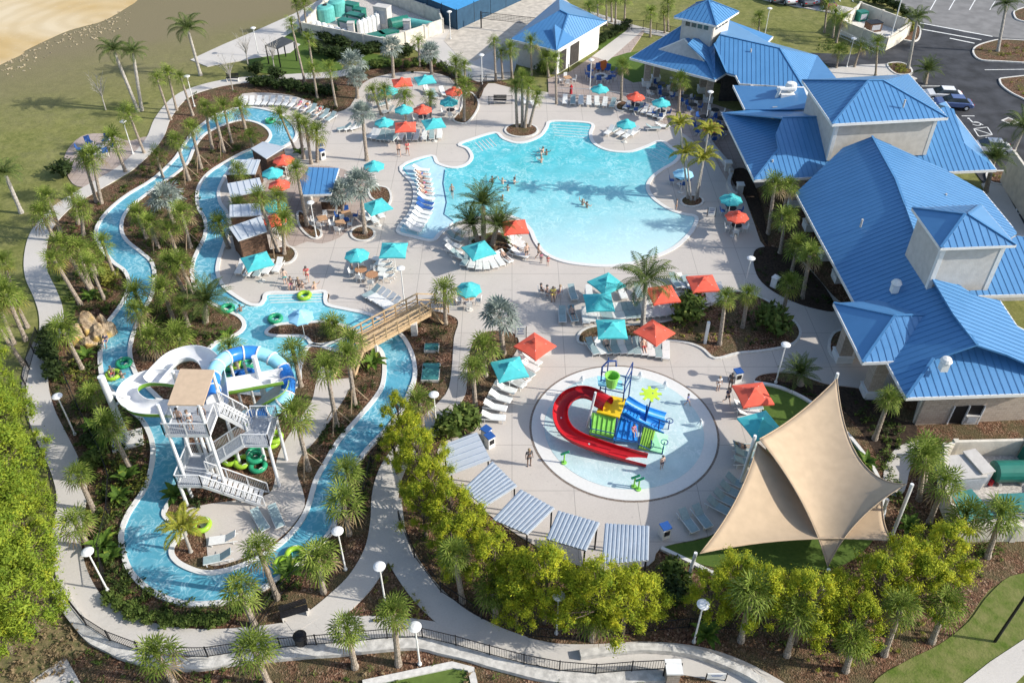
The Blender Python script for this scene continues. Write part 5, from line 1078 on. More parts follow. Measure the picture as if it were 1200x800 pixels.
for sh, c, x, y, rz, l in UL:
    p = G(x, y, 2.45); clone(UM[(sh, c)], (p.x, p.y, .1), rz, l, 'square canopy parasols' if sh == 'sq' else 'round canopy parasols')['category'] = 'parasol'
# ---- loungers
def lounger_proto(m_, frame=None):
    t = bpy.data.objects.new('pool_lounger', None); link(t); fr = frame or M['white']
    s = MB()
    for x in (-.3, .3): s.beam((x, -.9, .34), (x, .9, .34), .045, .06)
    for y in (-.9, .15): s.beam((-.3, y, .34), (.3, y, .34), .045, .05)
    s.build('frame', fr, t)
    s = MB(); s.box((0, -.38, .375), (.56, 1.02, .03)); s.build('seat', m_, t)
    s = MB(); s.beam((0, .14, .385), (0, .82, .78), .56, .035); s.build('backrest', m_, t)
    for x in (-.3, .3):
        for y in (-.72, .62): s = MB(); s.box((x, y, .16), (.05, .05, .32)); s.build('leg', fr, t)
    return t
LG = {'w': lounger_proto(M['sling']), 'g': lounger_proto(M['sling_g']), 'b': lounger_proto(M['royal'])}
LC = {'w': 'white', 'g': 'grey-green', 'b': 'blue'}
LPOS = []
def lounge(k, x, y, rz, label, group, z=.1):
    p = G(x, y, z+.3); p.z = z; t = clone(LG[k], p, R(rz), label, group); t['category'] = 'lounger'; LPOS.append((p, R(rz))); return t
def lrow(kinds, px, rz, where, by='left', z=.1, rz2=None, jit=6):
    n = len(kinds); P = [Vector(p).to_2d() for p in smooth_open([tuple(p) for p in px], 8)] if len(px) > 1 else [Vector(px[0])]
    acc = [0]
    for a, b_ in zip(P, P[1:]): acc.append(acc[-1]+(b_-a).length)
    for i, k in enumerate(kinds):
        t = acc[-1]*(i/(n-1) if n > 1 else 0); j = 0
        while j < len(acc)-2 and acc[j+1] < t: j += 1
        q = P[j].lerp(P[j+1], (t-acc[j])/max(1e-6, acc[j+1]-acc[j])) if len(P) > 1 else P[0]
        a = rz if rz2 is None else rz+(rz2-rz)*i/(n-1)
        lounge(k, q.x, q.y, a+rnd.uniform(-jit, jit), ordl(i, n, LC[k]+' lounger', where, by), 'loungers '+where, z)
lrow('wwwwwwwwwwgggg', [(287, 120), (330, 120), (358, 126), (388, 138)], 0, 'in the long row above the river top', rz2=-25)
lrow('wwgggg', [(436, 158), (447, 160), (462, 161)], -20, 'at the front left of the umbrella plaza'); lrow('wgwwgw', [(470, 160), (493, 160), (515, 158)], 0, 'under the front square parasols')
lrow('gww', [(404, 150), (418, 149)], -60, 'beside the big silver palm'); lrow('wgw', [(452, 112), (450, 124), (455, 130)], -60, 'at the left edge of the umbrella plaza', 'top'); lrow('wgwg', [(500, 106), (510, 111), (520, 108), (528, 112)], 20, 'at the back of the umbrella plaza')
lrow('wgwwwwg', [(662, 118), (680, 119), (700, 120), (718, 122)], 0, 'along the railing below the fire pit', rz2=-10); lrow('wggwwww', [(735, 124), (755, 129), (776, 136)], -25, 'along the dining patio railing')
lrow('ww', [(613, 118), (625, 121)], 15, 'behind the round palm bed'); lrow('wgwww', [(714, 154), (722, 151), (730, 156), (738, 158), (743, 155)], -40, 'on the deck lobe beside the pool'); lrow('gw', [(765, 150), (776, 148)], 90, 'right of the deck lobe')
lrow('wwwwwwwbbwwwww', [(493, 199), (497, 215), (499, 230), (497, 245), (491, 257), (484, 268)], 80, 'standing in the tanning ledge water', 'top', .14, 62, 3)
lrow('wgwwg', [(536, 270), (532, 283), (529, 291), (538, 300)], 55, 'left of the palm island', 'top'); lrow('gwwwwww', [(546, 305), (560, 309), (575, 308), (592, 302)], -15, 'below the palm island', rz2=40); lrow('wwwww', [(600, 277), (605, 285), (606, 292), (609, 298)], 62, 'right of the palm island', 'top')
lrow('wwww', [(447, 305), (450, 310), (452, 317), (455, 324)][:2]+[(453, 324)], -115, 'below the lone teal parasol', 'top'); lrow('gwwww', [(436, 343), (444, 347), (453, 352), (460, 357)], -48, 'above the timber bridge')
lrow('gg', [(659, 370), (671, 369)], 5, 'in the parasol shadow nearest the palm island path'); lrow('wwwggwwgggwwwww', [(686, 371), (700, 368), (730, 366), (760, 364), (782, 362)], 8, 'in the lower row above the central bed', jit=8)
lrow('gwwwg', [(671, 344), (700, 345), (725, 343), (748, 342)], 5, 'in the upper row above the central bed'); lrow('gwgwwwwww', [(791, 330), (803, 332), (812, 340), (822, 348), (833, 347), (845, 342)], 20, 'around the rightmost coral parasol')
lrow('gwggwggwwgw', [(694, 407), (715, 406), (735, 406), (758, 408), (780, 412)], 22, 'along the top rim of the splash plaza', rz2=-8, jit=3)
lrow('wwgww', [(623, 421), (618, 431), (610, 440), (604, 447)], -132+180, 'left of the splash pool near the coral parasol', 'top'); lrow('wwwww', [(600, 446), (592, 455), (586, 466), (580, 477), (578, 489)], 55, 'in the curve left of the splash pool', 'top', rz2=82, jit=3)
lrow('gggg', [(864, 566), (857, 576), (850, 585), (842, 594)], -125+180, 'in the shaded curve right of the splash pool', 'top', jit=3); lrow('gg', [(822, 606), (806, 611)], 25, 'in the shaded curve below the splash pool', jit=3)
lrow('wgw', [(872, 474), (880, 478), (876, 484)], 100, 'under the coral parasol on the turf edge', 'top'); lrow('ggg', [(872, 524), (874, 533), (873, 541)], 90, 'against the left post of the sails', 'top')
lrow('wwgww', [(282, 314), (293, 317), (305, 317), (316, 314), (326, 312)], -8, 'below the square parasol at the cabanas'); lrow('www', [(429, 253), (437, 256), (444, 250)], 30, 'beside the bar patio bed')
lrow('gg', [(305, 610), (324, 606)], 35, 'on the island deck below the slide tower'); lrow('wg', [(262, 632), (256, 654)], -75, 'on the lower island beside the golden palm', 'top')
# ---- chairs and tables
def chair_proto(m_):
    t = bpy.data.objects.new('dining_chair', None); link(t)
    s = MB(); s.box((0, 0, .45), (.48, .46, .05)); s.build('seat', m_, t)
    s = MB(); s.beam((0, .22, .46), (0, .3, .92), .46, .04); s.build('backrest', m_, t)
    for x in (-.21, .21):
        for y in (-.2, .2): s = MB(); s.box((x, y, .22), (.04, .04, .44)); s.build('leg', M['white'], t)
    return t
def table_proto(rnd_, m_, r=.55):
    t = bpy.data.objects.new('patio_table', None); link(t); s = MB()
    if rnd_: s.lathe([(r, .70), (r, .75)], n=20)
    else: s.box((0, 0, .73), (r*1.8, r*1.8, .05))
    s.build('table_top', m_, t); s = MB(); s.lathe([(.3, 0), (.3, .03), (.04, .06), (.04, .7)], n=10); s.build('pedestal', M['white'], t); return t
CHP = {'w': chair_proto(M['sling']), 'b': chair_proto(M['royal'])}; TBP = {'r': table_proto(1, mat('wood_table_top', (.42, .22, .12), .6, .12, 6)), 's': table_proto(0, mat('tan_table_top', (.5, .3, .17), .6, .12, 6), .5), 'd': table_proto(1, M['black'], .5)}
CN = ['nearest the bridge side', 'on the far side', 'on the pool side', 'on the building side']
SIDE = ['on the right of', 'behind', 'on the left of', 'in front of']
def dining(tk, ck, x, y, where, n=4, z=.12, rot=.4, phi0=0):
    p = G(x, y, .7); p.z = z; t = clone(TBP[tk], p, rot, {'r': 'round wooden table ', 's': 'square tan table ', 'd': 'dark round table '}[tk]+where, 'patio tables'); t['category'] = 'table'
    for k in range(n):
        a = phi0+2*PI*k/n+rnd.uniform(-.2, .2); q = p+Vector((math.cos(a), math.sin(a), 0))*.85
        sd_ = SIDE[int(((a % (2*PI))+PI/4)//(PI/2)) % 4]
        c = clone(CHP[ck], q, a-PI/2, '%s chair %s the table %s' % ({'w': 'white', 'b': 'blue'}[ck], sd_, where), 'chairs around the patio tables'); c['category'] = 'chair'
for a in [('r', 'w', 423, 317, 'under the round teal parasol on the deck'), ('r', 'w', 436, 323, 'beside the lone square teal parasol'), ('r', 'w', 549, 349, 'near the timber bridge'), ('d', 'w', 863, 265, 'under the coral parasol by the clubhouse'), ('d', 'b', 857, 245, 'under the teal parasol by the clubhouse'), ('s', 'w', 378, 257, 'left on the bar patio'), ('s', 'w', 399, 262, 'in the middle of the bar patio'), ('s', 'b', 406, 251, 'right on the bar patio'), ('d', 'b', 745, 124, 'under the coral parasol at the railing'), ('d', 'b', 775, 131, 'under the teal parasol at the railing'), ('d', 'w', 528, 130, 'beside the gate bed'), ('d', 'w', 495, 138, 'in the middle of the umbrella plaza'), ('d', 'b', 836, 158, 'under the coral parasol inside the patio'), ('d', 'b', 797, 210, 'beneath the golden palms'), ('s', 'w', 665, 92, 'beside the restroom building'), ('d', 'w', 322, 262, 'under the palms left of the bar'), ('d', 'w', 330, 200, 'behind the brown cabanas')]: dining(*a)
pt = [(775, 99), (790, 107), (803, 114), (818, 117), (780, 112), (765, 105), (812, 124), (838, 130), (845, 140), (825, 138), (850, 152), (822, 150)]
for i, (x, y) in enumerate(sorted(pt)): dining('d', 'b' if i % 3 else 'w', x, y, '%s from the left on the dining patio' % ORD[i], 3)
# ---- fire pits with chairs
def firepit(x, y, label, n, r=1.35):
    p = G(x, y, .1); t = thing('fire_pit', label, 'fire pit', p); s = MB(); s.lathe([(.85, 0), (.85, .4), (.5, .4), (.5, .25), (.02, .25)], n=28); s.build('ring', M['curb'], t)
    s = MB(); s.lathe([(.48, .26), (.4, .32), (.02, .33)], n=16); s.build('burner_bed', M['black'], t)
    for k in range(n):
        a = 2*PI*k/n+.3; q = p+Vector((math.cos(a), math.sin(a), 0))*r; c = clone(CHP['b'], q, a-PI/2, '%s blue lawn chair anticlockwise from the right of the %s' % (ORD[k], label.split(' ', 1)[1]), 'blue chairs round the fire pits', 1.35); c['category'] = 'chair'
firepit(704, 92, 'round fire pit beside the lawn path', 9, 1.7); firepit(115, 178, 'pale fire ring on the left patio', 6, 1.7)
s = MB(); p = G(704, 80, .3); s.add([p+Vector(v) for v in ((-1.0, -.5, 0), (1.0, -.7, 0), (1.3, .5, 0), (-.2, .8, 0), (-.3, -.1, .9), (.6, .1, 1.1))], [(0, 1, 5, 4), (1, 2, 5), (2, 3, 4, 5), (3, 0, 4)]); tag(s.build('folded_tarpaulin', mat('orange_tarp', (.5, .13, .03), .8, .15, 3)), 'orange folded cover lying behind the round fire pit', 'cover')
# ---- lamps
def lamp_proto():
    t = bpy.data.objects.new('lamp_post', None); link(t)
    s = MB(); s.tube([(0, 0, 0), (0, 0, 3.7)], [.06, .045], 10); s.build('pole', M['white'], t); s = MB(); s.lathe([(.12, 0), (.12, .12), (.07, .2)], n=12); s.build('base', M['white'], t)
    h = MB(); h.lathe([(.05, 3.55), (.14, 3.62), (.1, 3.72), (.34, 3.78), (.36, 3.84), (.22, 3.92), (.05, 3.95)], n=20); o = h.build('lamp_head', M['white'], t); return t
LP_ = lamp_proto()
for x, y, l in [(652, 742, 'below the middle of the yellow-green tree line'), (813, 752, 'between the lower paths and the sail trees'), (405, 667, 'on the right bank of the lower river'), (88, 509, 'in the bed left of the slide mast'), (126, 691, 'beside the footpath at the lower left bend'), (156, 180, 'beside the far left fire ring patio'), (228, 125, 'inside the top bend of the footpath'), (909, 448, 'beside the walkway right of the splash plaza'), (871, 345, 'at the corner of the long clubhouse bed'), (474, 357, 'above the timber bridge'), (512, 507, 'beside the path gate above the canopies'), (528, 46, 'beside the volleyball court corner'), (565, 99, 'beside the deck fence below the sand court'), (691, 105, 'beside the round fire pit'), (827, 144, 'at the front of the dining patio'), (896, 42, 'on the lawn behind the pavilion'), (492, 778, 'in front of the lower footpath fence'), (452, 708, 'in the triangular bed between the paths'), (992, 79, 'behind the clubhouse service yard'), (303, 66, 'on the lawn beside the concrete apron'), (371, 278, 'in the narrow bed left of the bar')]:
    clone(LP_, G(x, y, .1), rnd.uniform(0, 6), 'white disc-topped lamp post '+l, 'white lamp posts')['category'] = 'lamp post'
s = MB(); t = thing('lamp_post', 'tall pale square lamp mast beside the refuse enclosure', 'lamp post', G(1040, 57, .1)); s.tube([(0, 0, 0), (0, 0, 7.2)], .08, 8); s.build('pole', M['white'], t); s = MB(); s.box((.3, 0, 7.2), (1.1, .4, .12)); s.build('lamp_head', M['stucco'], t)
t = thing('lamp_post', 'black lamp post on the lower right lawn', 'lamp post', G(1166, 751, .1)); s = MB(); s.tube([(0, 0, 0), (0, 0, 5.6)], [.09, .07], 8); s.build('pole', M['black'], t); s = MB(); s.lathe([(.1, 5.5), (.4, 5.6), (.1, 5.8)], n=12); s.build('lamp_head', M['black'], t)
t = thing('bollard', 'short white post standing in the central bed', 'post', G(826, 402, .17)); s = MB(); s.box((0, 0, 1.1), (.22, .22, 2.2)); s.build('post_body', M['white'], t)
# ---- fences
def fence(name, label, px, h=1.05, z=.1, m_='black', bay=2.0, picket=.14, closed=False, cat='fence'):
    P = [G(x, y, z) for x, y in (smooth_open(px, 5) if len(px) > 3 else px)]; t = thing(name, label, cat, P[0]); o = P[0].copy()
    acc = [0]
    for a, b_ in zip(P, P[1:]): acc.append(acc[-1]+(b_-a).length)
    n = max(1, round(acc[-1]/bay))
    def at(d):
        j = 0
        while j < len(acc)-2 and acc[j+1] < d: j += 1
        return P[j].lerp(P[j+1], min(1, (d-acc[j])/max(1e-6, acc[j+1]-acc[j])))-o
    for i in range(n+1):
        p = at(acc[-1]*i/n); s = MB(); s.box((p.x, p.y, h/2), (.07, .07, h+.06)); s.build('post', M[m_], t)
        if i < n:
            q = at(acc[-1]*(i+1)/n); s = MB(); up = Vector((0, 0, 1)); s.beam(p+up*h*.96, q+up*h*.96, .035, .04); s.beam(p+up*.12, q+up*.12, .035, .04)
            k = int((q-p).length/picket)
            for j in range(1, k): c = p.lerp(q, j/k); s.box((c.x, c.y, h*.54), (.018, .018, h*.84))
            s.build('picket_panel', M[m_], t)
    return t
FB = [(46, 395), (36, 428), (30, 460), (35, 498), (47, 525), (61, 562), (67, 592), (61, 625), (60, 650), (65, 676), (78, 702), (105, 736), (127, 749), (155, 761), (205, 770), (240, 770), (270, 765), (300, 762), (360, 756), (395, 754), (430, 750), (487, 746), (520, 753), (547, 759), (577, 768), (600, 774), (637, 783), (687, 789), (720, 788), (750, 785), (782, 784)]
fence('picket_fence', 'long black picket fence along the outer footpath', FB, 1.05, .3)
s = MB(); s.ribbon([G(x, y+6, .3) for x, y in smooth_open(FB[9:], 5)], .75, 0, .34); tag(s.build('retaining_wall', M['wallc']), 'grey block retaining wall carrying the lower footpath fence', 'wall')
s = MB(); s.ribbon([G(x, y, .5) for x, y in smooth_open([(680, 765), (715, 760), (760, 757), (810, 762), (850, 775), (885, 792), (910, 812)], 5)], .45, 0, .5); tag(s.build('retaining_wall', M['wallc']), 'curved grey kerb wall above the footpath at the bottom right', 'wall')
fence('picket_fence', 'black picket fence between the volleyball court and the plaza', [(500, 68), (515, 78), (530, 95), (537, 104), (548, 100), (600, 94)], 1.1)
fence('picket_fence', 'thin black fence in the bed above the lower footpath', [(295, 745), (325, 702), (348, 680), (385, 640), (420, 600), (432, 560), (440, 530), (455, 510)], 1.0, .1, bay=3)
fence('picket_fence', 'thin black fence beneath the yellow-green trees', [(468, 610), (490, 660), (530, 705), (590, 735), (660, 752), (740, 742), (800, 735), (870, 738)], 1.0, .1, bay=3)
fence('picket_fence', 'thin black fence inside the left planting bed', [(72, 430), (88, 470), (112, 520), (130, 560), (128, 610), (118, 650), (125, 690)], 1.0, .1, bay=3)
fence('patio_railing', 'pale railing between the patio and the deck loungers', [(652, 112), (690, 113), (730, 118), (755, 122), (780, 131)], 1.0, .1, 'white', 2, .2, cat='railing')
fence('picket_fence', 'black gate and fence between the bed and the court', [(556, 124), (566, 104), (570, 98)], 1.1); fence('picket_fence', 'black fence at the deck entrance below the court', [(573, 123), (600, 122)], 1.1)
fence('picket_fence', 'black fence behind the pavilion lawn', [(690, 36), (735, 36), (745, 33), (770, 38), (800, 45)], 1.3)
fence('picket_fence', 'short dark gate across the narrow path', [(512, 496), (524, 499), (534, 503)], 1.0)
# ---- shade sails
def sail(name, label, C4, mids, m_, n=26):
    """four corners (px, py, z) and the middle point of each edge: a Coons patch with curved edges"""
    P = [G(*c) for c in C4]; Q = [G(*c) for c in mids]; ctr = sum(P, Vector())/4; o_ = Vector((ctr.x, ctr.y, 0)); t = thing(name, label, 'shade sail', o_); vs = []; fs = []
    def edge(a, m, b_, u): k = m*2-(a+b_)/2; return a*(1-u)**2+k*2*u*(1-u)+b_*u*u
    for i in range(n+1):
        for j in range(n+1):
            u, v = i/n, j/n
            p = edge(P[0], Q[0], P[1], u)*(1-v)+edge(P[3], Q[2], P[2], u)*v+edge(P[0], Q[3], P[3], v)*(1-u)+edge(P[1], Q[1], P[2], v)*u-(P[0]*(1-u)*(1-v)+P[1]*u*(1-v)+P[2]*u*v+P[3]*(1-u)*v)
            vs.append(p-o_)
    for i in range(n):
        for j in range(n): q = i*(n+1)+j; fs.append((q, q+1, q+n+2, q+n+1))
    s = MB(); s.add(vs, fs); o = s.build('fabric', m_, t, smooth=True); md = o.modifiers.new('t', 'SOLIDIFY'); md.thickness = .02
    h = MB(); ring = [edge(P[i], Q[i] if i != 2 else Q[2], P[(i+1) % 4], k/12)-o_ for i in (0, 1) for k in range(12)]+[edge(P[2], Q[2], P[3], k/12)-o_ for k in range(12)]+[edge(P[3], Q[3], P[0], k/12)-o_ for k in range(12)]
    h.tube(ring, .035, 6, closed=True); h.build('edge_hem', m_, t)
    for p in P:
        q = p-o_; d = q.to_2d().normalized()*.3; s = MB(); s.tube([(q.x+d.x*1.6, q.y+d.y*1.6, -.05), (q.x+d.x, q.y+d.y, q.z+.2)], .11, 10); s.build('post', M['white'], t)
    return t
M['sail'] = mat('tan_shade_fabric', (.48, .365, .245), .85, .05, 1.5)
sail('shade_sail', 'large upper tan shade sail with pointed top corner', [(981, 443, 5.0), (1062, 567, 4.8), (970, 664, 1.6), (890, 514, 4.8)], [(1005, 534, 3.7), (1006, 610, 3.2), (938, 585, 3.3), (936, 484, 4.3)], M['sail'])
sail('shade_sail', 'lower tan shade sail tucked beneath the larger one', [(888, 519, 4.2), (1034, 588, 2.4), (1050, 634, 3.2), (820, 648, 2.8)], [(960, 568, 2.6), (1038, 618, 2.5), (932, 632, 2.3), (862, 586, 3.2)], M['sail'])
# ---- bins, boards, signs
def bin_(x, y, label, m1='white', m2='royal'):
    t = thing('towel_bin', label, 'bin', G(x, y, .1), rnd.uniform(0, 1)); s = MB(); s.box((0, 0, .5), (.55, .55, 1.0)); s.build('bin_body', M[m1], t); s = MB(); s.box((0, 0, 1.04), (.62, .62, .08)); s.build('lid', M[m2], t); s = MB(); s.box((0, -.285, .6), (.38, .04, .4)); s.build('opening', M['black'], t)
for a in [(778, 628, 'blue-lidded towel bin below the splash pool'), (863, 446, 'blue-lidded towel bin above the coral parasol'), (570, 514, 'blue-lidded towel bin above the topmost canopy'), (574, 522, 'second blue-lidded towel bin at the topmost canopy'), (377, 180, 'blue towel bin on the deck beside the river bend'), (378, 186, 'lower blue towel bin beside the river bend'), (637, 414, 'blue towel bin behind the coral parasol'), (907, 336, 'white round-topped bin in the long clubhouse bed', 'white', 'white'), (664, 77, 'white bin at the restroom doorway', 'white', 'royal')]: bin_(*a)
t = thing('litter_bin', 'black litter bin on the lower footpath', 'bin', G(354, 755, .1)); s = MB(); s.lathe([(.3, 0), (.38, .9), (.4, .95), (.25, 1.1), (.05, 1.15)], n=16); s.build('bin_body', M['black'], t)
def sign(x, y, label, lines, w=.8, h=1.0, z=.9, rz=0, back='white'):
    t = thing('notice_board', label, 'sign', G(x, y, .1), rz); s = MB(); s.box((0, 0, z), (w, .06, h)); s.build('board', M[back], t)
    for sx_ in (-w/2, w/2): s = MB(); s.box((sx_, 0, (z+h/2)/2), (.06, .06, z+h/2)); s.build('post', M['black'], t)
    s = MB()
    for i in range(lines): s.box((0, -.035, z+h*.3-i*h*.22), (w*.6*(1-.2*(i % 2)), .006, h*.07))
    s.build('lettering', M['royal'], t)
sign(610, 402, 'white notice board with black posts beside the coral parasol', 3, .9, 1.1, 1.2); sign(833, 254, 'white sign board at the pool corner near the clubhouse', 3, .8, .9, .6); sign(786, 794, 'white sign on the gate pillar at the bottom fence end', 2, .9, .5, 1.3, back='white'); sign(838, 797, 'white sign panel beside the curved kerb wall', 2, 1.1, .5, .5)
def bench(x, y, rz, label, m_='black'):
    t = thing('park_bench', label, 'bench', G(x, y, .12), rz); s = MB()
    for k in range(4): s.box((0, -.18+.12*k, .45), (1.6, .1, .04))
    s.build('seat', M[m_], t); s = MB()
    for k in range(4): s.box((0, .26+.02*k, .55+.11*k), (1.6, .03, .09))
    s.build('backrest', M[m_], t)
    for sx_ in (-.7, .7): s = MB(); s.box((sx_, 0, .22), (.08, .5, .44)); s.build('leg', M['curb'] if m_ == 'black' else M[m_], t)
bench(346, 721, .35, 'dark slatted bench on the lower footpath pad'); bench(273, 95, .05, 'dark bench beside the top of the footpath'); bench(693, 58, .7, 'dark bench beside the restroom building'); bench(586, 121, 0, 'dark bench at the deck entrance')
for x, y, w_, h_, l in [(506, 409, 1.1, .8, 'upper teal hatch cover in the bed beside the narrow path'), (505, 438, 1.3, 1.9, 'lower larger teal hatch cover beside the narrow path')]:
    t = thing('hatch_cover', l, 'hatch cover', G(x, y, .05)); s = MB(); s.box((0, 0, .12), (w_+.1, h_+.1, .25)); s.build('hatch_frame', M['curb'], t); s = MB(); s.box((0, 0, .27), (w_, h_, .06)); s.build('lid', M['aqua_board'], t)
# ---------------------------------------------------------------- slide tower
M['flume'] = mat('white_fibreglass', (.74, .74, .74), .3, .04, 2); M['lime'] = mat('lime_fibreglass', (.22, .42, .06), .4, .08, 2)
M['tube_b'] = mat('blue_fibreglass', (.03, .2, .6), .25, .1, 2); M['tube_l'] = mat('pale_aqua_fibreglass', (.3, .66, .8), .25, .08, 2)
M['mesh'] = mat('grey_mesh_panel', (.36, .38, .41), .7, .1, 8); M['steel'] = mat('white_painted_steel', (.66, .67, .68), .5, .06, 4)
M['tan'] = mat('tan_canvas', (.52, .39, .27), .85, .05, 3)
def flume(px, r, wall=.05, arc=200, n=10, sub=5, tilt=0.0):
    """open half pipe along pixel+height points: inner face, outer face and rims"""
    P = [G(*q) for q in smooth_open(px, sub)]; inn = []; out = []; N = len(P)
    for i, p in enumerate(P):
        d = P[min(N-1, i+1)]-P[max(0, i-1)]; d.normalize(); s = d.cross(Vector((0, 0, 1))).normalized(); u = s.cross(d)
        for lst, rr in ((inn, r), (out, r+wall)):
            for k in range(n+1):
                a = R(-90-arc/2+arc*k/n); lst.append(p+s*math.cos(a)*rr+u*(math.sin(a)*rr*.8+.1))
    return inn, out, N, n+1
def add_flume(name, px, r, parent, mi, mo, **k):
    inn, out, N, w = flume(px, r, **k); s = MB(); f = [(i*w+j, i*w+j+1, (i+1)*w+j+1, (i+1)*w+j) for i in range(N-1) for j in range(w-1)]
    s.add(inn, f); s.cur = 1; s.add(out, f); s.cur = 0; vs = []; ff = []
    for i in range(N):
        for e in (0, w-1): vs += [inn[i*w+e], out[i*w+e]]
    for i in range(N-1):
        for e in (0, 2): ff.append((i*4+e, i*4+e+1, i*4+4+e+1, i*4+4+e))
    s.add(vs, ff)
    me = s.build(name, [mi, mo], parent); me.data.polygons.foreach_set('use_smooth', [True]*len(me.data.polygons)); return me
tw = thing('slide_tower', 'white steel slide tower with zigzag stairs and flat tan canopy', 'slide tower', G(255, 570))
W_SL = thing('water_slide', 'white open water slide curling left of the tower over the river', 'water slide', G(170, 480))
add_flume('flume', [(332, 441, 5.0), (300, 447, 4.9), (262, 453, 4.8), (235, 450, 4.7), (205, 444, 4.6), (176, 443, 4.5), (156, 451, 4.4), (150, 464, 4.3), (165, 477, 4.2), (195, 479, 4.1), (222, 482, 4.0)], .68, W_SL, M['flume'], M['lime'])
add_flume('flume', [(256, 472, 6.0), (252, 440, 5.6), (243, 421, 5.3), (226, 414, 5.1), (205, 419, 4.9), (190, 432, 4.75), (178, 446, 4.6)], .66, W_SL, M['flume'], M['flume'])
add_flume('flume', [(329, 444, 4.9), (326, 458, 4.2), (310, 470, 3.2), (297, 482, 2.0), (288, 492, 1.0)], .6, W_SL, M['flume'], M['lime'])
TB = thing('tube_slide', 'blue and aqua closed tube slide looping right of the tower', 'water slide', G(310, 500))
tp = [G(*q) for q in smooth_open([(252, 470, 6.3), (249, 452, 6.2), (252, 433, 6.0), (266, 419, 5.7), (290, 413, 5.4), (313, 417, 5.1), (331, 431, 4.7), (338, 450, 4.3), (333, 468, 3.8), (318, 481, 3.2), (303, 487, 2.7), (288, 488, 2.2)], 4)]
for i in range(0, len(tp)-1, 3):
    s = MB(); s.tube(tp[i:i+4] if i+4 <= len(tp) else tp[i:], .5, 14, False); s.build('tube_section', M['tube_b'] if (i//3) % 4 in (0, 1) else M['tube_l'], TB, smooth=True)
    s = MB(); q = tp[i:i+2]; s.tube([q[0], q[0]+(q[1]-q[0]).normalized()*.1], .56, 14); s.build('joint_flange', M['steel'], TB)
def post(parent, px, py, top, r=.12, name='post', z0=0, m_='steel'):
    p = G(px, py, z0); s = MB(); s.tube([(p.x, p.y, z0), (p.x, p.y, top)], r, 10); s.build(name, M[m_], parent)
post(TB, 318, 497, 6.6, .2); post(TB, 285, 480, 5.2, .1); post(TB, 335, 490, 4.2, .1); post(W_SL, 218, 470, 4.7, .1); post(W_SL, 300, 478, 4.6, .1)
p = G(150, 517); s = MB(); s.tube([p, p+Vector((0, 0, 6.3))], .24, 14); s.tube([p, p+Vector((0, 0, .12))], .5, 14); s.build('mast', M['steel'], W_SL)
s = MB(); a = p+Vector((0, 0, 4.9)); b_ = G(152, 466, 3.9); s.tube([a, b_], .12, 8); s.tube([p+Vector((0, 0, 3.6)), b_], .1, 8); s.build('bracket', M['steel'], W_SL)
s = MB(); s.box((p.x, p.y, .1), (2.1, 1.7, .2), .4); s.build('footing', M['curb'], W_SL)
# tower: world frame
X0 = -20.9; LV = [(-20.8, 37.4, 2.2), (-16.9, 39.4, 4.3), (-20.2, 38.3, 6.2)]
def railing(parent, a, b_, h=1.05):
    a, b_ = Vector(a), Vector(b_); s = MB(); up = Vector((0, 0, 1))
    s.beam(a+up*h, b_+up*h, .06, .06); s.beam(a+up*.08, b_+up*.08, .05, .05); n = max(2, int((b_-a).length/1.2)+1)
    for i in range(n): c = a.lerp(b_, i/(n-1)); s.beam(c, c+up*h, .06, .06)
    s.cur = 1; n = int((b_-a).length/.13)
    for i in range(1, n): c = a.lerp(b_, i/n); s.beam(c+up*.1, c+up*h, .02, .02)
    s.build('railing', [M['steel'], M['mesh']], parent)
def platform(x0, y0, x1, y1, z, name='platform'):
    s = MB(); s.box(((x0+x1)/2, (y0+y1)/2, z-.08), (x1-x0, y1-y0, .16)); s.build(name, M['steel'], tw)
    s = MB(); s.box(((x0+x1)/2, (y0+y1)/2, z+.012), (x1-x0-.2, y1-y0-.2, .02)); s.build('floor_grating', M['mesh'], tw)
def flight(a, b_, w=1.2, n=12):
    a, b_ = Vector(a), Vector(b_); f = MB(); d = (b_-a); side = Vector((-d.y, d.x, 0)).normalized()*w/2
    for i in range(n):
        c = a.lerp(b_, (i+.5)/n); f.box(c, (w*.0+abs(d.x)/n*.9 if abs(d.x) > abs(d.y) else w, w if abs(d.x) > abs(d.y) else abs(d.y)/n*.9, .06))
    for sg in (-1, 1): f.beam(a+side*sg, b_+side*sg, .06, .25)
    f.build('stair_flight', M['steel'], tw)
    for sg in (-1, 1): railing(tw, a+side*sg, b_+side*sg)
platform(-21.7, 36.4, -20.1, 39.2, 2.2); platform(-17.4, 38.0, -15.7, 40.6, 4.3); platform(-21.7, 37.1, -18.9, 40.3, 6.2)
flight((-16.4, 37.0, .05), (-20.1, 37.0, 2.2)); flight((-20.1, 38.5, 2.2), (-17.4, 38.6, 4.3)); flight((-17.4, 39.9, 4.3), (-18.9, 39.5, 6.2), n=10)
for a, b_ in [((-21.7, 36.4, 2.2), (-20.1, 36.4, 2.2)), ((-21.7, 36.4, 2.2), (-21.7, 39.2, 2.2)), ((-21.7, 39.2, 2.2), (-20.1, 39.2, 2.2)), ((-15.7, 38, 4.3), (-15.7, 40.6, 4.3)), ((-17.4, 38, 4.3), (-15.7, 38, 4.3)), ((-17.4, 40.6, 4.3), (-15.7, 40.6, 4.3)), ((-21.7, 37.1, 6.2), (-18.9, 37.1, 6.2)), ((-21.7, 37.1, 6.2), (-21.7, 40.3, 6.2)), ((-18.9, 37.1, 6.2), (-18.9, 38.8, 6.2))]: railing(tw, a, b_)
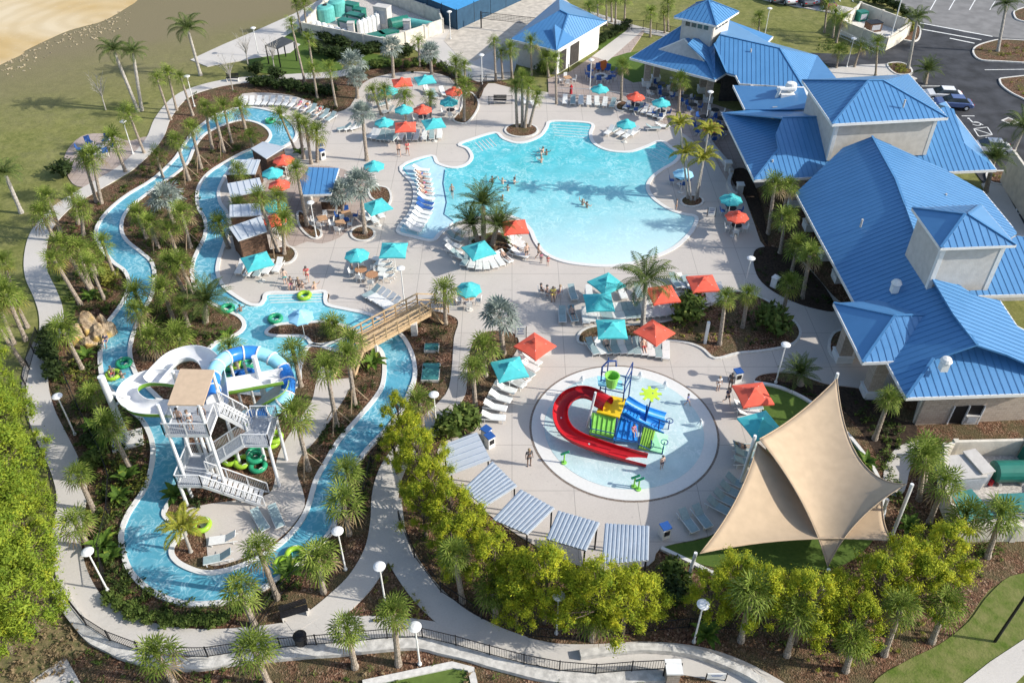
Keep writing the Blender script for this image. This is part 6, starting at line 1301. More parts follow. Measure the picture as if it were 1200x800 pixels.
for x, y, h in [(-21.6, 36.5, 2.2), (-20.2, 39.1, 6.2), (-21.6, 39.1, 6.2), (-21.5, 37.2, 8.8), (-19.0, 37.2, 8.8), (-21.5, 40.2, 8.8), (-19.0, 40.2, 8.8), (-15.8, 38.1, 4.3), (-15.8, 40.5, 4.3), (-17.3, 40.5, 4.3), (-20.3, 38.6, 6.2)]:
    s = MB(); s.tube([(x, y, 0), (x, y, h)], .11, 10); s.build('post', M['steel'], tw)
q = [G(196, 474, 8.8), G(238, 474.5, 8.8), G(251.5, 433, 8.9), G(211, 432, 8.9)]
s = MB(); s.add(q+[p-Vector((0, 0, .08)) for p in q], [(0, 1, 2, 3), (7, 6, 5, 4), (0, 4, 5, 1), (1, 5, 6, 2), (2, 6, 7, 3), (3, 7, 4, 0)]); s.build('canopy', M['tan'], tw)
settle(tw); settle(W_SL); settle(TB)
# ---------------------------------------------------------------- inner tubes
TC_ = {'l': mat('lime_vinyl', (.3, .5, .04), .3, .05, 3), 'g': mat('green_vinyl', (.03, .3, .15), .3, .05, 3), 'b': mat('blue_vinyl', (.03, .2, .62), .3, .05, 3)}
def ring_mesh():
    s = MB(); n = 20; s.tube([(.42*math.cos(2*PI*k/n), .42*math.sin(2*PI*k/n), .16) for k in range(n)], .16, 8, closed=True); return s
TP_ = {k: ring_mesh().build('swim_tube', m_, smooth=True) for k, m_ in TC_.items()}
for o in TP_.values():
    s = MB()
    for a in (0, PI): s.tube([(math.cos(a)*.42+.1*math.cos(t)*0, math.sin(a)*.42+.12*math.cos(t), .3+.07*math.sin(t)) for t in [PI*q/5 for q in range(6)]], .02, 5)
    s.build('handle', M['white'], o)
TN = {'l': 'lime', 'g': 'green', 'b': 'blue'}
for k, x, y, z, l in [('g', 146, 427, .14, 'floating in the outer river left of the white slide'), ('l', 133, 441, .14, 'carrying a swimmer in the outer river'), ('g', 317, 143, .14, 'floating at the top end of the river'), ('g', 323, 375, .14, 'drifting beside the pool island'), ('l', 357, 348, .14, 'held at the activity pool steps'), ('g', 267, 363, .14, 'drifting where the river enters the pool'), ('l', 346, 651, .14, 'upper of the pair at the lower right river bank'), ('l', 332, 663, .14, 'lower of the pair at the lower right river bank'), ('l', 237, 617, .22, 'leaning beside the golden palm'), ('l', 275, 428, .14, 'floating inside the tube slide loop, left'), ('g', 292, 427, .14, 'floating inside the tube slide loop, right'), ('g', 266, 440, .16, 'at the foot of the catch pool, left'), ('b', 280, 442, .16, 'at the foot of the catch pool, middle'), ('b', 290, 440, .3, 'at the foot of the catch pool, right'),
                    ('l', 271, 540, .2, 'leftmost under the tower stairs'), ('l', 285, 543, .2, 'second from the left under the tower stairs'), ('g', 299, 533, .2, 'on the ground under the upper landing'), ('g', 300, 537, .5, 'on top of the stack under the upper landing'), ('g', 303, 548, .2, 'nearest the lower stair under the tower'), ('l', 318, 520, .2, 'right of the tower beside a post'), ('l', 322, 514, .5, 'topmost right of the tower beside a post')]:
    p = G(x, y, z); clone(TP_[k], p, rnd.uniform(0, 3), TN[k]+' swim tube '+l, 'swim tubes', 1.15)['category'] = 'swim tube'
# ---------------------------------------------------------------- splash structure
M['red'] = mat('red_fibreglass', (.46, .014, .02), .25, .08, 2); M['yel'] = mat('yellow_panel', (.75, .5, .02), .45, .06, 2); M['grn'] = mat('light_green_panel', (.25, .58, .1), .45, .08, 2); M['blu'] = mat('blue_panel', (.03, .25, .66), .35, .08, 2); M['nav'] = mat('navy_pipe', (.02, .06, .22), .45, .1, 4); M['mint'] = mat('mint_panel', (.3, .66, .4), .45, .08, 2)
pg = thing('play_structure', 'multicoloured climbing structure with tipping bucket in the splash pool', 'play structure', G(722, 505))
def quad(name, pts, m_, th=.1, ribs=0, parent=None):
    Q = [G(*p) for p in pts]; s = MB(); s.add(Q+[q-Vector((0, 0, th)) for q in Q], [(0, 1, 2, 3), (7, 6, 5, 4), (0, 4, 5, 1), (1, 5, 6, 2), (2, 6, 7, 3), (3, 7, 4, 0)])
    for k in range(ribs): u = (k+.5)/ribs; s.beam(Q[0].lerp(Q[1], u)+Vector((0, 0, .03)), Q[3].lerp(Q[2], u)+Vector((0, 0, .03)), .05, .08)
    return s.build(name, m_, parent or pg)
quad('deck_panel', [(709, 462, 1.7), (734, 467, 1.7), (726, 489, 1.7), (699, 482, 1.7)], M['yel'], .15)
quad('slope_panel', [(694, 483, 1.5), (722, 489, 1.4), (719, 511, .7), (691, 506, .8)], M['grn'], .1, 5); quad('side_panel', [(691, 505.5, .8), (719, 511, .7), (719, 515, .2), (691, 511, .2)], M['lime'], .05)
quad('deck_panel', [(727, 489, 1.2), (748, 496, 1.2), (747, 516, .7), (719, 514, .7)], M['blu'], .2, 4)
quad('net_panel', [(733, 471, 1.7), (753, 482, 1.2), (745, 497, 1.1), (727, 488, 1.5)], M['blu'], .06, 5)
quad('slope_panel', [(754, 500, 1.1), (768, 505, .9), (762, 527, .35), (748, 524, .45)], M['lime'], .12, 5); quad('slope_panel', [(768, 505, .9), (783, 510, .5), (777, 531, .2), (762, 527, .35)], M['mint'], .1, 0)
for a in ([(735, 470, 1.9), (750, 479, 1.3), (765, 485, .8), (781, 490, .35)], [(733, 479, 1.8), (748, 489, 1.2), (762, 496, .7), (778, 503, .3)]): add_flume('racing_slide', a, .42, pg, M['blu'], M['blu'])
quad('roof_panel', [(700, 440, 3.2), (729, 446, 3.2), (730, 456, 3.2), (701, 451, 3.2)], M['tube_l'], .1)
def pole(px, py, z0, z1, r=.05, m_='nav', name='post'):
    p = G(px, py, z0); s = MB(); s.tube([p, (p.x, p.y, z1)], r, 8); s.build(name, M[m_], pg)
for x, y, h in [(701, 482, 4.0), (728, 488, 4.1), (736, 471, 4.1), (709, 464, 4.0), (720, 518, 2.6), (748, 525, 2.6), (755, 498, 2.2), (691, 511, 1.9), (762, 528, 1.2), (771, 506, 1.4), (776, 532, .9)]: pole(x, y, .14, h)
s = MB(); a = G(701, 482, .14); s.tube([(a.x, a.y, 3.9), (a.x+.02, a.y+.1, 4.5), (a.x+.4, a.y+.3, 4.85), (a.x+1.0, a.y+.4, 4.8), (a.x+1.05, a.y+.4, 4.3)], .07, 8); s.build('bucket_arm', M['nav'], pg)
for z, e in ((4.0, 0), (3.2, 0), (2.4, 1)):
    s = MB(); p, q, r3 = G(701, 482, .14), G(728, 488, .14), G(736, 471, .14); up = Vector((0, 0, z)); s.beam(p+up, q+up, .06, .06); s.beam(q+up, r3+up, .06, .06); s.build('crossbar', M['nav'], pg)
for a, b_ in (((692, 508, 1.4), (720, 515, 1.3)), ((693, 502, 1.8), (721, 508, 1.7)), ((720, 512, 1.6), (748, 518, 1.5)), ((748, 520, 1.5), (762, 527, 1.1)), ((727, 487, 2.6), (755, 500, 2.0))): s = MB(); s.tube([G(*a), G(*b_)], .035, 6); s.build('handrail', M['nav'], pg)
c = G(717, 446, 4.0); s = MB(); s.lathe([(.36, -.5), (.5, .45), (.55, .5), (.46, .5), (.34, -.3), (.02, -.32)], c, 20); s.build('tipping_bucket', M['grn'], pg)
for x, y in ((783, 503), (777, 528)):
    p = G(x, y, .14); s = MB(); s.tube([p, p+Vector((0, 0, .9))], .04, 6); s.tube([p+Vector((.25*math.cos(k*PI/5), .25*math.sin(k*PI/5), .9)) for k in range(10)], .035, 6, closed=True); s.build('steering_wheel', M['nav'], pg)
settle(pg)
fl = thing('water_flower', 'tall lime flower sprayer beside the play structure', 'water feature', G(755, 499, .14)); s = MB(); s.tube([(0, 0, 0), (.1, 0, 1.6), (.3, .1, 3.2)], .06, 8); s.build('stem', M['nav'], fl)
s = MB(); s.lathe([(.02, 3.05), (.5, 3.12), (.52, 3.16), (.02, 3.2)], (.15, .1, 0), 16)
for k in range(8): a = k*PI/4; s.box((.15+.6*math.cos(a), .1+.6*math.sin(a), 3.13), (.36, .2, .06), a)
s.build('petals', mat('lime_yellow', (.5, .72, .05), .4, .05, 3), fl)
rs = thing('red_slide', 'red curved water slide ending in the splash pool', 'water slide', G(690, 520))
add_flume('flume', [(712, 474, 1.9), (700, 465, 1.9), (684, 460, 1.8), (668, 464, 1.65), (658, 476, 1.5), (657, 491, 1.3), (664, 505, 1.1), (679, 515, .95), (700, 523, .75), (728, 532, .5), (758, 540, .28)], .52, rs, M['red'], M['red'], arc=210)
c = G(706, 470, 1.95); s = MB(); n = 18; d = Vector((-.75, .65, 0)).normalized()
for k in (0,): s.tube([c-d*.5, c+d*.5], .62, 16, False)
s.build('entry_hood', M['red'], rs)
for x, y, h in ((657, 500, 1.1), (676, 466, 1.5), (690, 525, .6)): 
    p = G(x, y, .14); s = MB(); s.tube([p, (p.x, p.y, h)], .07, 8); s.build('support', M['steel'], rs)
p = G(688, 500, .14); s = MB(); s.tube([p, (p.x+.4, p.y, 3.6)], .09, 10); s.build('support', M['steel'], rs)
settle(rs)
for x, y, l in ((661, 542, 'left of the red slide end'), (743, 570, 'left of the pair below the red slide'), (748, 573, 'right of the pair below the red slide')):
    t = thing('spray_cannon', 'small green water cannon '+l, 'water cannon', G(x, y, .14), 0, 'green water cannons'); s = MB(); s.tube([(0, 0, 0), (0, 0, .9)], .06, 8); s.tube([(0, 0, 0), (0, 0, .06)], .2, 10); s.build('pedestal', M['grn'], t); s = MB(); s.tube([(-.25, 0, .85), (.3, 0, 1.15)], .09, 8); s.build('nozzle', TC_['g'], t)
m, nt, b = newmat('white_spray', .9, .1); b.inputs['Base Color'].default_value = (.9, .93, .95, 1); b.inputs['Alpha'].default_value = .55; M['spray'] = m
for x, y, l in ((682, 449, 'left of the tipping bucket'), (750, 444, 'above the flower sprayer'), (779, 455, 'at the upper right rim'), (820, 500, 'at the right edge of the splash pool')):
    s = MB(); p = G(x, y, .14); rr = random.Random(x)
    for k in range(40): a = rr.uniform(0, 6.28); q = rr.random()**.5; s.tube([Vector((0, 0, 0)), Vector((math.cos(a)*.08*q, math.sin(a)*.08*q, .75)), Vector((math.cos(a)*.28*q, math.sin(a)*.28*q, .1+.9*(1-q)))], .018, 4)
    o = s.build('water_jet', M['spray']); o.location = p; tag(o, 'white ground jet '+l, 'water jet', 'white jets in the splash pool')
# ---------------------------------------------------------------- timber bridge
br_ = thing('timber_bridge', 'tan timber footbridge with rails crossing the river', 'bridge', G(465, 395))
A_, B_ = Vector((G(418, 404, 1.35).x, G(418, 404, 1.35).y, 1.35)), G(497, 361, 1.25); ax = (B_-A_).normalized(); sd_ = Vector((-ax.y, ax.x, 0))*.85
s = MB(); n = 44
for i in range(n): c = A_.lerp(B_, (i+.5)/n); s.beam(c-sd_, c+sd_, (B_-A_).length/n*.88, .05)
s.build('deck_boards', M['deckwood'], br_)
C_ = G(513, 372, .5); C2 = B_.lerp(C_, 1)
s = MB(); 
for i in range(10): c = (B_+ax*.3).lerp(Vector((C_.x, C_.y, .2)), i/10); c.z = 1.2-.1*i; s.beam(c-sd_, c+sd_, .2, .05)
s.build('deck_boards', M['deckwood'], br_)
for sg in (-1, 1):
    a, b_ = A_+sd_*sg, B_+sd_*sg; up = Vector((0, 0, 1)); s = MB()
    s.beam(a-up*.15, b_-up*.15, .12, .3); s.beam(a+up*1.05, b_+up*1.05, .14, .06); s.beam(a+up*.55, b_+up*.55, .05, .1); s.beam(a+up*.2, b_+up*.2, .05, .1); s.build('railing', M['deckwood'], br_)
    for i in range(7): c = a.lerp(b_, i/6); s = MB(); s.box((c.x, c.y, c.z+.4), (.12, .12, 1.4)); s.build('rail_post', M['deckwood'], br_)
    e = b_+ax*1.9; e.z = .25; s = MB(); s.beam(b_+up*1.05, e+up*1.0, .12, .06); s.box((e.x, e.y, e.z+.5), (.12, .12, 1.1)); s.beam(b_+up*.4, e+up*.4, .05, .1); s.build('railing', M['deckwood'], br_)
S0, S1 = G(415, 410, 1.3), G(404, 443, .22); s = MB(); sw = Vector((.9, .15, 0))
for i in range(8): c = S0.lerp(S1, (i+.5)/8); s.beam(c-sw*.8, c+sw*.8, .3, .06)
s.build('steps', M['wood'], br_)
for sg in (-1, 1): s = MB(); s.beam(S0+sw*.85*sg, S1+sw*.85*sg, .08, .3); s.beam(S0+sw*.85*sg+Vector((0, 0, 1)), S1+sw*.85*sg+Vector((0, 0, 1)), .1, .06); s.box((S1.x+sw.x*.85*sg, S1.y+sw.y*.85*sg, .7), (.12, .12, 1.1)); s.build('stringer', M['deckwood'], br_)
for x, y in ((486, 392), (440, 416)): p = G(x, y); s = MB(); s.box((p.x, p.y, .6), (.5, .5, 1.2)); s.build('pier', M['curb'], br_)
settle(br_)
# ---------------------------------------------------------------- rock waterfall
rk = thing('rock_waterfall', 'tan artificial boulder waterfall beside the outer river', 'rock', G(106, 402)); rr = random.Random(5)
m, nt, b = newmat('tan_rock', .95, .1); nt.links.new(mixc(nt, ramp(nt, noise(nt, .9, 6, rough=.7), [(.35, 0), (.6, 1)]), (.2, .13, .07), mixc(nt, ramp(nt, noise(nt, .5, 3), [(.5, 0), (.62, 1)]), (.52, .42, .3), (.62, .42, .14))), b.inputs['Base Color']); bump(nt, b, noise(nt, 2.2, 6, rough=.7), 1.0, .25); M['rock'] = m
def rockmesh(sx_, sy_, sz_, seed):
    bm = bmesh.new(); bmesh.ops.create_icosphere(bm, subdivisions=4, radius=1); r2 = random.Random(seed); ds = [Vector((r2.gauss(0, 1), r2.gauss(0, 1), r2.gauss(0, 1))).normalized() for _ in range(22)]; ks = [r2.uniform(.62, .95) for _ in ds]
    for v in bm.verts:
        c = v.co.copy()
        for d, k in zip(ds, ks):
            if c.dot(d) > k: c -= d*(c.dot(d)-k)
        v.co = Vector((c.x*sx_, c.y*sy_, c.z*sz_))*(1+.05*math.sin(c.x*9)*math.sin(c.y*8+c.z*7))
    me = bpy.data.meshes.new('boulder'); bm.to_mesh(me); bm.free(); me.materials.append(M['rock']); return me
for dx, dy, dz, a_, b2_, c_ in ((-.2, .9, .6, 1.1, .9, 2.0), (.7, .3, .4, .9, .8, 1.5), (-.9, .2, .4, .8, .8, 1.6), (.1, -.3, .2, 1.2, .7, .9), (1.2, 1.0, .3, .7, .8, 1.2), (-.5, 1.6, .4, .8, .7, 1.6), (.6, 1.6, .4, .8, .7, 1.3)):
    o = bpy.data.objects.new('boulder', rockmesh(a_, b2_, c_, int(dx*10+50))); link(o, rk); o.location = (dx, dy, dz)
# ---------------------------------------------------------------- people
def cmat(name, rough=.75):
    m, nt, b = newmat(name, rough, .25); oi = nt.nodes.new('ShaderNodeObjectInfo'); nt.links.new(mixc(nt, mth(nt, 'MULTIPLY', noise(nt, 8, 3), .25), oi.outputs['Color'], (.5, .5, .5)), b.inputs['Base Color']); return m
M['cloth'] = cmat('cloth'); M['skin'] = cmat('skin', .6); M['hair'] = cmat('hair', .6)
def skinned(name, J, E, m_, sub=1):
    """J: joint -> (position, radius); E: joint pairs; root first"""
    me = bpy.data.meshes.new(name); K = list(J); me.from_pydata([J[k][0] for k in K], [(K.index(a), K.index(b_)) for a, b_ in E], [])
    o = bpy.data.objects.new(name, me); sc.collection.objects.link(o); md = o.modifiers.new('s', 'SKIN'); md.use_smooth_shade = True
    for i, k in enumerate(K):
        v = me.skin_vertices[0].data[i]; r = J[k][1]; v.radius = (r, r) if isinstance(r, (int, float)) else r; v.use_root = (i == 0)
    o.modifiers.new('u', 'SUBSURF').levels = sub; o.modifiers['u'].render_levels = sub
    dg = bpy.context.evaluated_depsgraph_get(); em = bpy.data.meshes.new_from_object(o.evaluated_get(dg)); em.name = name; em.materials.clear(); em.materials.append(m_)
    for p in em.polygons: p.use_smooth = True
    bpy.data.objects.remove(o); return em
def pose(kind):
    """joint positions for a 1.7 m adult facing -y"""
    P = dict(hip=(0, 0, .92), waist=(0, 0, 1.06), chest=(0, 0, 1.26), neck=(0, 0, 1.43), head=(0, -.01, 1.55), top=(0, 0, 1.66))
    L = lambda s: dict(sh=(s*.19, 0, 1.37), el=(s*.25, .02, 1.1), wr=(s*.26, -.04, .86), ha=(s*.26, -.07, .76), hp=(s*.1, 0, .88), kn=(s*.11, -.02, .48), an=(s*.11, .02, .07), to=(s*.12, -.14, .03))
    l, r = L(1), L(-1)
    if kind == 'walk':
        l.update(kn=(.1, -.16, .5), an=(.1, -.3, .09), to=(.1, -.44, .05), el=(.24, .14, 1.12), wr=(.25, .14, .9), ha=(.25, .1, .81)); r.update(kn=(-.1, .05, .48), an=(-.1, .3, .16), to=(-.1, .22, .03), el=(-.24, -.1, 1.12), wr=(-.25, -.28, 1.0), ha=(-.25, -.35, .94))
    if kind == 'sit':
        for s, q in ((1, l), (-1, r)): q.update(kn=(s*.13, -.46, .9), an=(s*.13, -.48, .47), to=(s*.13, -.62, .43), wr=(s*.22, -.3, .96), ha=(s*.2, -.38, .94))
    if kind == 'arms':
        l.update(el=(.38, -.1, 1.4), wr=(.45, -.2, 1.62), ha=(.46, -.22, 1.7)); r.update(el=(-.36, -.12, 1.2), wr=(-.3, -.35, 1.2), ha=(-.28, -.43, 1.22))
    for s, q in (('l', l), ('r', r)):
        for k, v in q.items(): P[k+s] = v
    if kind in ('lie', 'sit'): pass
    if kind == 'lie':
        def rot(p):   # recline: hips at the seat, torso up the backrest, legs out to -y
            x, y, z = p; dz = z-.92
            if dz > 0: a = R(32); return (x, math.cos(a)*dz+y*0+.1, math.sin(a)*dz-y+.12)
            return (x, dz*.98+.1, .1-y*.6)
        P = {k: rot(v) for k, v in P.items()}
    if kind == 'sit': P = {k: (x, y, z-.82+.36) for k, (x, y, z) in P.items()}
    return P
RAD = dict(hip=(.15, .11), waist=(.125, .095), chest=(.16, .105), neck=.05, head=.095, top=.07, sh=.055, el=.042, wr=.03, ha=.04, hp=.085, kn=.06, an=.04, to=.04)
def body_meshes(kind):
    P = pose(kind); J = {k: (v, RAD.get(k, RAD.get(k[:-1]))) for k, v in P.items()}
    order = ['hip']+[k for k in J if k != 'hip']; J = {k: J[k] for k in order}
    E = [('hip', 'waist'), ('waist', 'chest'), ('chest', 'neck'), ('neck', 'head'), ('head', 'top')]
    for s in 'lr': E += [('chest', 'sh'+s), ('sh'+s, 'el'+s), ('el'+s, 'wr'+s), ('wr'+s, 'ha'+s), ('hip', 'hp'+s), ('hp'+s, 'kn'+s), ('kn'+s, 'an'+s), ('an'+s, 'to'+s)]
    body = skinned('person', J, E, M['skin'])
    V = {k: Vector(v) for k, v in P.items()}; g = 1.16
    Jc = {'hip': (P['hip'], (.165, .125)), 'waist': (tuple(V['hip'].lerp(V['waist'], .6)), (.14, .108))}
    for s in 'lr': Jc['hp'+s] = (P['hp'+s], .103); Jc['kn'+s] = (tuple(V['hp'+s].lerp(V['kn'+s], .55)), .098)
    sh = skinned('shorts', Jc, [('hip', 'waist'), ('hip', 'hpl'), ('hip', 'hpr'), ('hpl', 'knl'), ('hpr', 'knr')], M['cloth'])
    Jt = {'chest': (P['chest'], (.178, .122)), 'waist': (P['waist'], (.15, .115)), 'nk': (tuple(V['chest'].lerp(V['neck'], .6)), .085)}
    for s in 'lr': Jt['sh'+s] = (P['sh'+s], .075); Jt['el'+s] = (tuple(V['sh'+s].lerp(V['el'+s], .6)), .066)
    st = skinned('shirt', Jt, [('chest', 'waist'), ('chest', 'nk'), ('chest', 'shl'), ('chest', 'shr'), ('shl', 'ell'), ('shr', 'elr')], M['cloth'])
    h = V['head']; u = (V['top']-V['head']).normalized(); hb = bmesh.new(); bmesh.ops.create_icosphere(hb, subdivisions=2, radius=.118)
    q = Vector((0, 0, 1)).rotation_difference(u)
    for v in list(hb.verts):
        if v.co.z < -.02 and v.co.y < .02: hb.verts.remove(v)
    for v in hb.verts: v.co = q@Vector((v.co.x, v.co.y*1.08+.015, v.co.z*1.05+.03))+h
    hm = bpy.data.meshes.new('hair'); hb.to_mesh(hm); hb.free(); hm.materials.append(M['hair'])
    return body, sh, st, hm
BM = {k: body_meshes(k) for k in ('stand', 'walk', 'sit', 'arms', 'lie')}
SK = [(.55, .34, .24, 1), (.42, .25, .17, 1), (.2, .11, .07, 1), (.6, .4, .3, 1)]; HR = [(.02, .015, .01, 1), (.08, .045, .02, 1), (.3, .2, .09, 1)]
CC = {'black': (.015, .015, .02, 1), 'white': (.75, .75, .75, 1), 'red': (.5, .04, .04, 1), 'blue': (.04, .12, .42, 1), 'navy': (.02, .03, .1, 1), 'pink': (.6, .15, .25, 1), 'teal': (.03, .35, .35, 1), 'green': (.05, .3, .08, 1), 'grey': (.2, .2, .22, 1), 'orange': (.6, .2, .04, 1), 'yellow': (.6, .5, .08, 1)}
pi_ = [0]
def person(kind, x, y, rz, shorts, shirt, label, s=1.0, z=.1, h=None):
    i = pi_[0]; pi_[0] += 1; b_, sh, st, hm = BM[kind]
    p = G(x, y, z) if h is None else Vector((x, y, h)); o = bpy.data.objects.new('person', b_); link(o); o.location = p; o.rotation_euler = (0, 0, R(rz)); o.scale = (s,)*3; o.color = SK[i % 4]; tag(o, label, 'person')
    for nm, me, c in (('shorts', sh, CC[shorts]), ('shirt', st, CC.get(shirt)), ('hair', hm, HR[i % 3])):
        if c is None: continue
        k = bpy.data.objects.new(nm, me); link(k, o); k.color = c
    return o
person('walk', 468, 183, 200, 'black', None, 'walking swimmer in black shorts on the deck above the pool, left of a pair'); person('walk', 478, 182, 200, 'red', 'red', 'walking swimmer in red, right of a pair above the pool')
person('stand', 620, 545, 20, 'black', 'black', 'standing person in black left of the splash pool')
person('stand', 775, 549, 30, 'navy', None, 'child in dark shorts wading below the play structure', .8, .1); person('walk', 805, 475, 60, 'blue', 'blue', 'child in blue wading at the right of the splash pool', .72, .1)
person('stand', 841, 457, 10, 'white', 'white', 'person in white beside the blue-lidded bin right of the splash pool', .85); person('stand', 855, 456, -40, 'black', 'black', 'person in black bending at the bin above the coral parasol')
person('walk', 851, 473, 30, 'black', 'navy', 'person in dark clothes beside the coral parasol on the turf edge'); 
for a in [('stand', 617, 303, 30, 'black', None, 'bather in black shorts standing at the shallow pool edge, leftmost'), ('walk', 631, 303, 80, 'black', None, 'adult in black walking along the shallow pool edge'), ('stand', 634, 308, 10, 'navy', 'pink', 'small child in pink at the shallow pool edge', .65), ('stand', 642, 311, 0, 'red', 'red', 'small child in red at the shallow pool edge', .62), ('walk', 361, 330, 190, 'red', 'red', 'person in red walking above the activity pool steps'), ('sit', 342, 337, 0, 'pink', None, 'bather sitting on the edge of the pool steps, middle'), ('sit', 351, 338, 0, 'black', None, 'bather in black sitting on the edge of the pool steps'), ('stand', 335, 333, 200, 'teal', None, 'bather standing left of the pool steps'),
          ('stand', 792, 247, 90, 'orange', None, 'bather at the pool corner coping near the golden palms', .8), ('walk', 530, 231, 0, 'black', None, 'bather standing on the tanning ledge tile line', .9)]: person(*a)
for x, y, l in [(640, 191, 'wading near the top of the pool, right of a pair'), (634, 192, 'wading near the top of the pool, left of a pair'), (682, 250, 'splashing in mid pool, left of a pair'), (687, 253, 'splashing in mid pool, right of a pair'), (577, 223, 'leftmost of the group above the palm island'), (589, 225, 'second of the group above the palm island'), (595, 233, 'lowest of the group above the palm island'), (603, 224, 'rightmost of the group above the palm island'), (589, 245, 'alone beside the date palms'), (603, 225, 'behind the rightmost of the palm island group'), (636, 188, 'between the pair near the top of the pool'), (634, 200, 'alone below the pair near the top of the pool')]:
    person('arms', x, y, rnd.uniform(0, 360), ['navy', 'red', 'black'][pi_[0] % 3], None, 'swimmer '+l, 1, -.85)
person('arms', 285, 375, 30, 'black', None, 'swimmer in dark trunks entering the activity pool', 1, -.85); person('arms', 357, 347, 0, 'black', None, 'swimmer with the lime tube at the pool steps', 1, -.85); person('arms', 371, 348, 40, 'black', None, 'swimmer right of the lime tube at the steps', 1, -.85); person('arms', 148, 453, 0, 'black', None, 'swimmer in the river below the white slide bulge', 1, -.85)
person('sit', 133, 441, 20, 'red', None, 'rider sitting in the lime tube on the outer river', .9, .2); person('sit', 126, 403, 0, 'blue', 'navy', 'rider in blue at the rock waterfall bend', .9, .2)
for i, (dx, dy, c) in enumerate(((-20.9, 37.9, 'black'), (-20.2, 37.7, 'white'), (-19.5, 38.2, 'black'))): person('stand', dx, dy, 0, c, c if i == 1 else None, 'person %s under the tan tower canopy' % ('waiting at the left', 'in white', 'waiting at the right')[i], .95, h=6.22)
person('sit', 742, 507, 20, 'pink', 'pink', 'child in pink sitting on the blue deck of the play structure', .7, .9)
# people lying on loungers
def lie(idx, shorts, shirt, label):
    p, a = LPOS[idx]; o = person('lie', p.x, p.y, 0, shorts, shirt, label, .95, h=p.z+.30); o.rotation_euler.z = a
def nearest(px, py):
    g = G(px, py, .4); return min(range(len(LPOS)), key=lambda i: (LPOS[i][0].xy-g.xy).length)
used = set()
for x, y, c, d, l in [(495, 203, 'blue', None, 'sunbather in blue at the top of the ledge loungers'), (497, 209, 'black', None, 'second sunbather from the top of the ledge loungers'), (498, 216, 'pink', None, 'third sunbather from the top of the ledge loungers'), (499, 222, 'navy', None, 'fourth sunbather from the top of the ledge loungers'), (499, 228, 'red', None, 'fifth sunbather from the top of the ledge loungers'), (345, 124, 'pink', 'pink', 'sunbather in pink on the long row above the river'), (360, 127, 'blue', 'orange', 'sunbather in orange on the long row above the river'), (374, 132, 'black', 'red', 'sunbather in red at the right of the long row'), (671, 369, 'black', None, 'sunbather in the shade on a grey lounger above the plaza'), (592, 303, 'black', None, 'sunbather below the palm island parasol'), (606, 290, 'navy', None, 'sunbather right of the palm island'), (715, 407, 'black', None, 'sunbather under the teal parasol at the plaza rim'), (758, 409, 'red', None, 'sunbather under the coral parasol at the plaza rim'), (872, 526, 'black', 'grey', 'sunbather against the left sail post'), (293, 317, 'black', None, 'sunbather below the square parasol at the cabanas'), (822, 348, 'red', None, 'sunbather under the rightmost coral parasol'), (612, 438, 'black', None, 'sunbather left of the splash pool')]:
    i = nearest(x, y)
    if i in used: continue
    used.add(i); lie(i, c, d, l)
for x, y, rz, s1, s2, l in [(641, 347, 90, 'grey', None, 'seated person nearest the wide parasol shadow, first of four'), (648, 349, 0, 'yellow', 'yellow', 'seated person in yellow above the notice board'), (656, 347, -90, 'pink', None, 'seated person right of the yellow one'), (634, 345, 90, 'black', 'black', 'seated person in black at the left of four')]:
    p = G(x, y, .1); c = clone(CHP['w'], p, R(rz), 'white chair of the '+l.split('person', 1)[1].strip().split(',')[0]+' sitter'); c['category'] = 'chair'; person('sit', x, y, rz, s1, s2, l, 1, .14)
for x, y, rz, s1, s2, l in [(421, 310, 0, 'black', 'black', 'person in black behind the table under the deck parasol'), (413, 318, 90, 'grey', 'white', 'person left of the table under the deck parasol'), (850, 148, 40, 'red', 'red', 'person in red walking in the dining patio'), (786, 103, 0, 'white', 'white', 'person in white seated area of the pavilion'), (741, 127, 0, 'navy', 'blue', 'person in blue beside the coral parasol table'), (532, 118, 0, 'black', 'white', 'person in white by the plaza fence'), (385, 243, 180, 'black', 'black', 'bartender in black behind the bar counter')]:
    person('stand', x, y, rz, s1, s2, l)
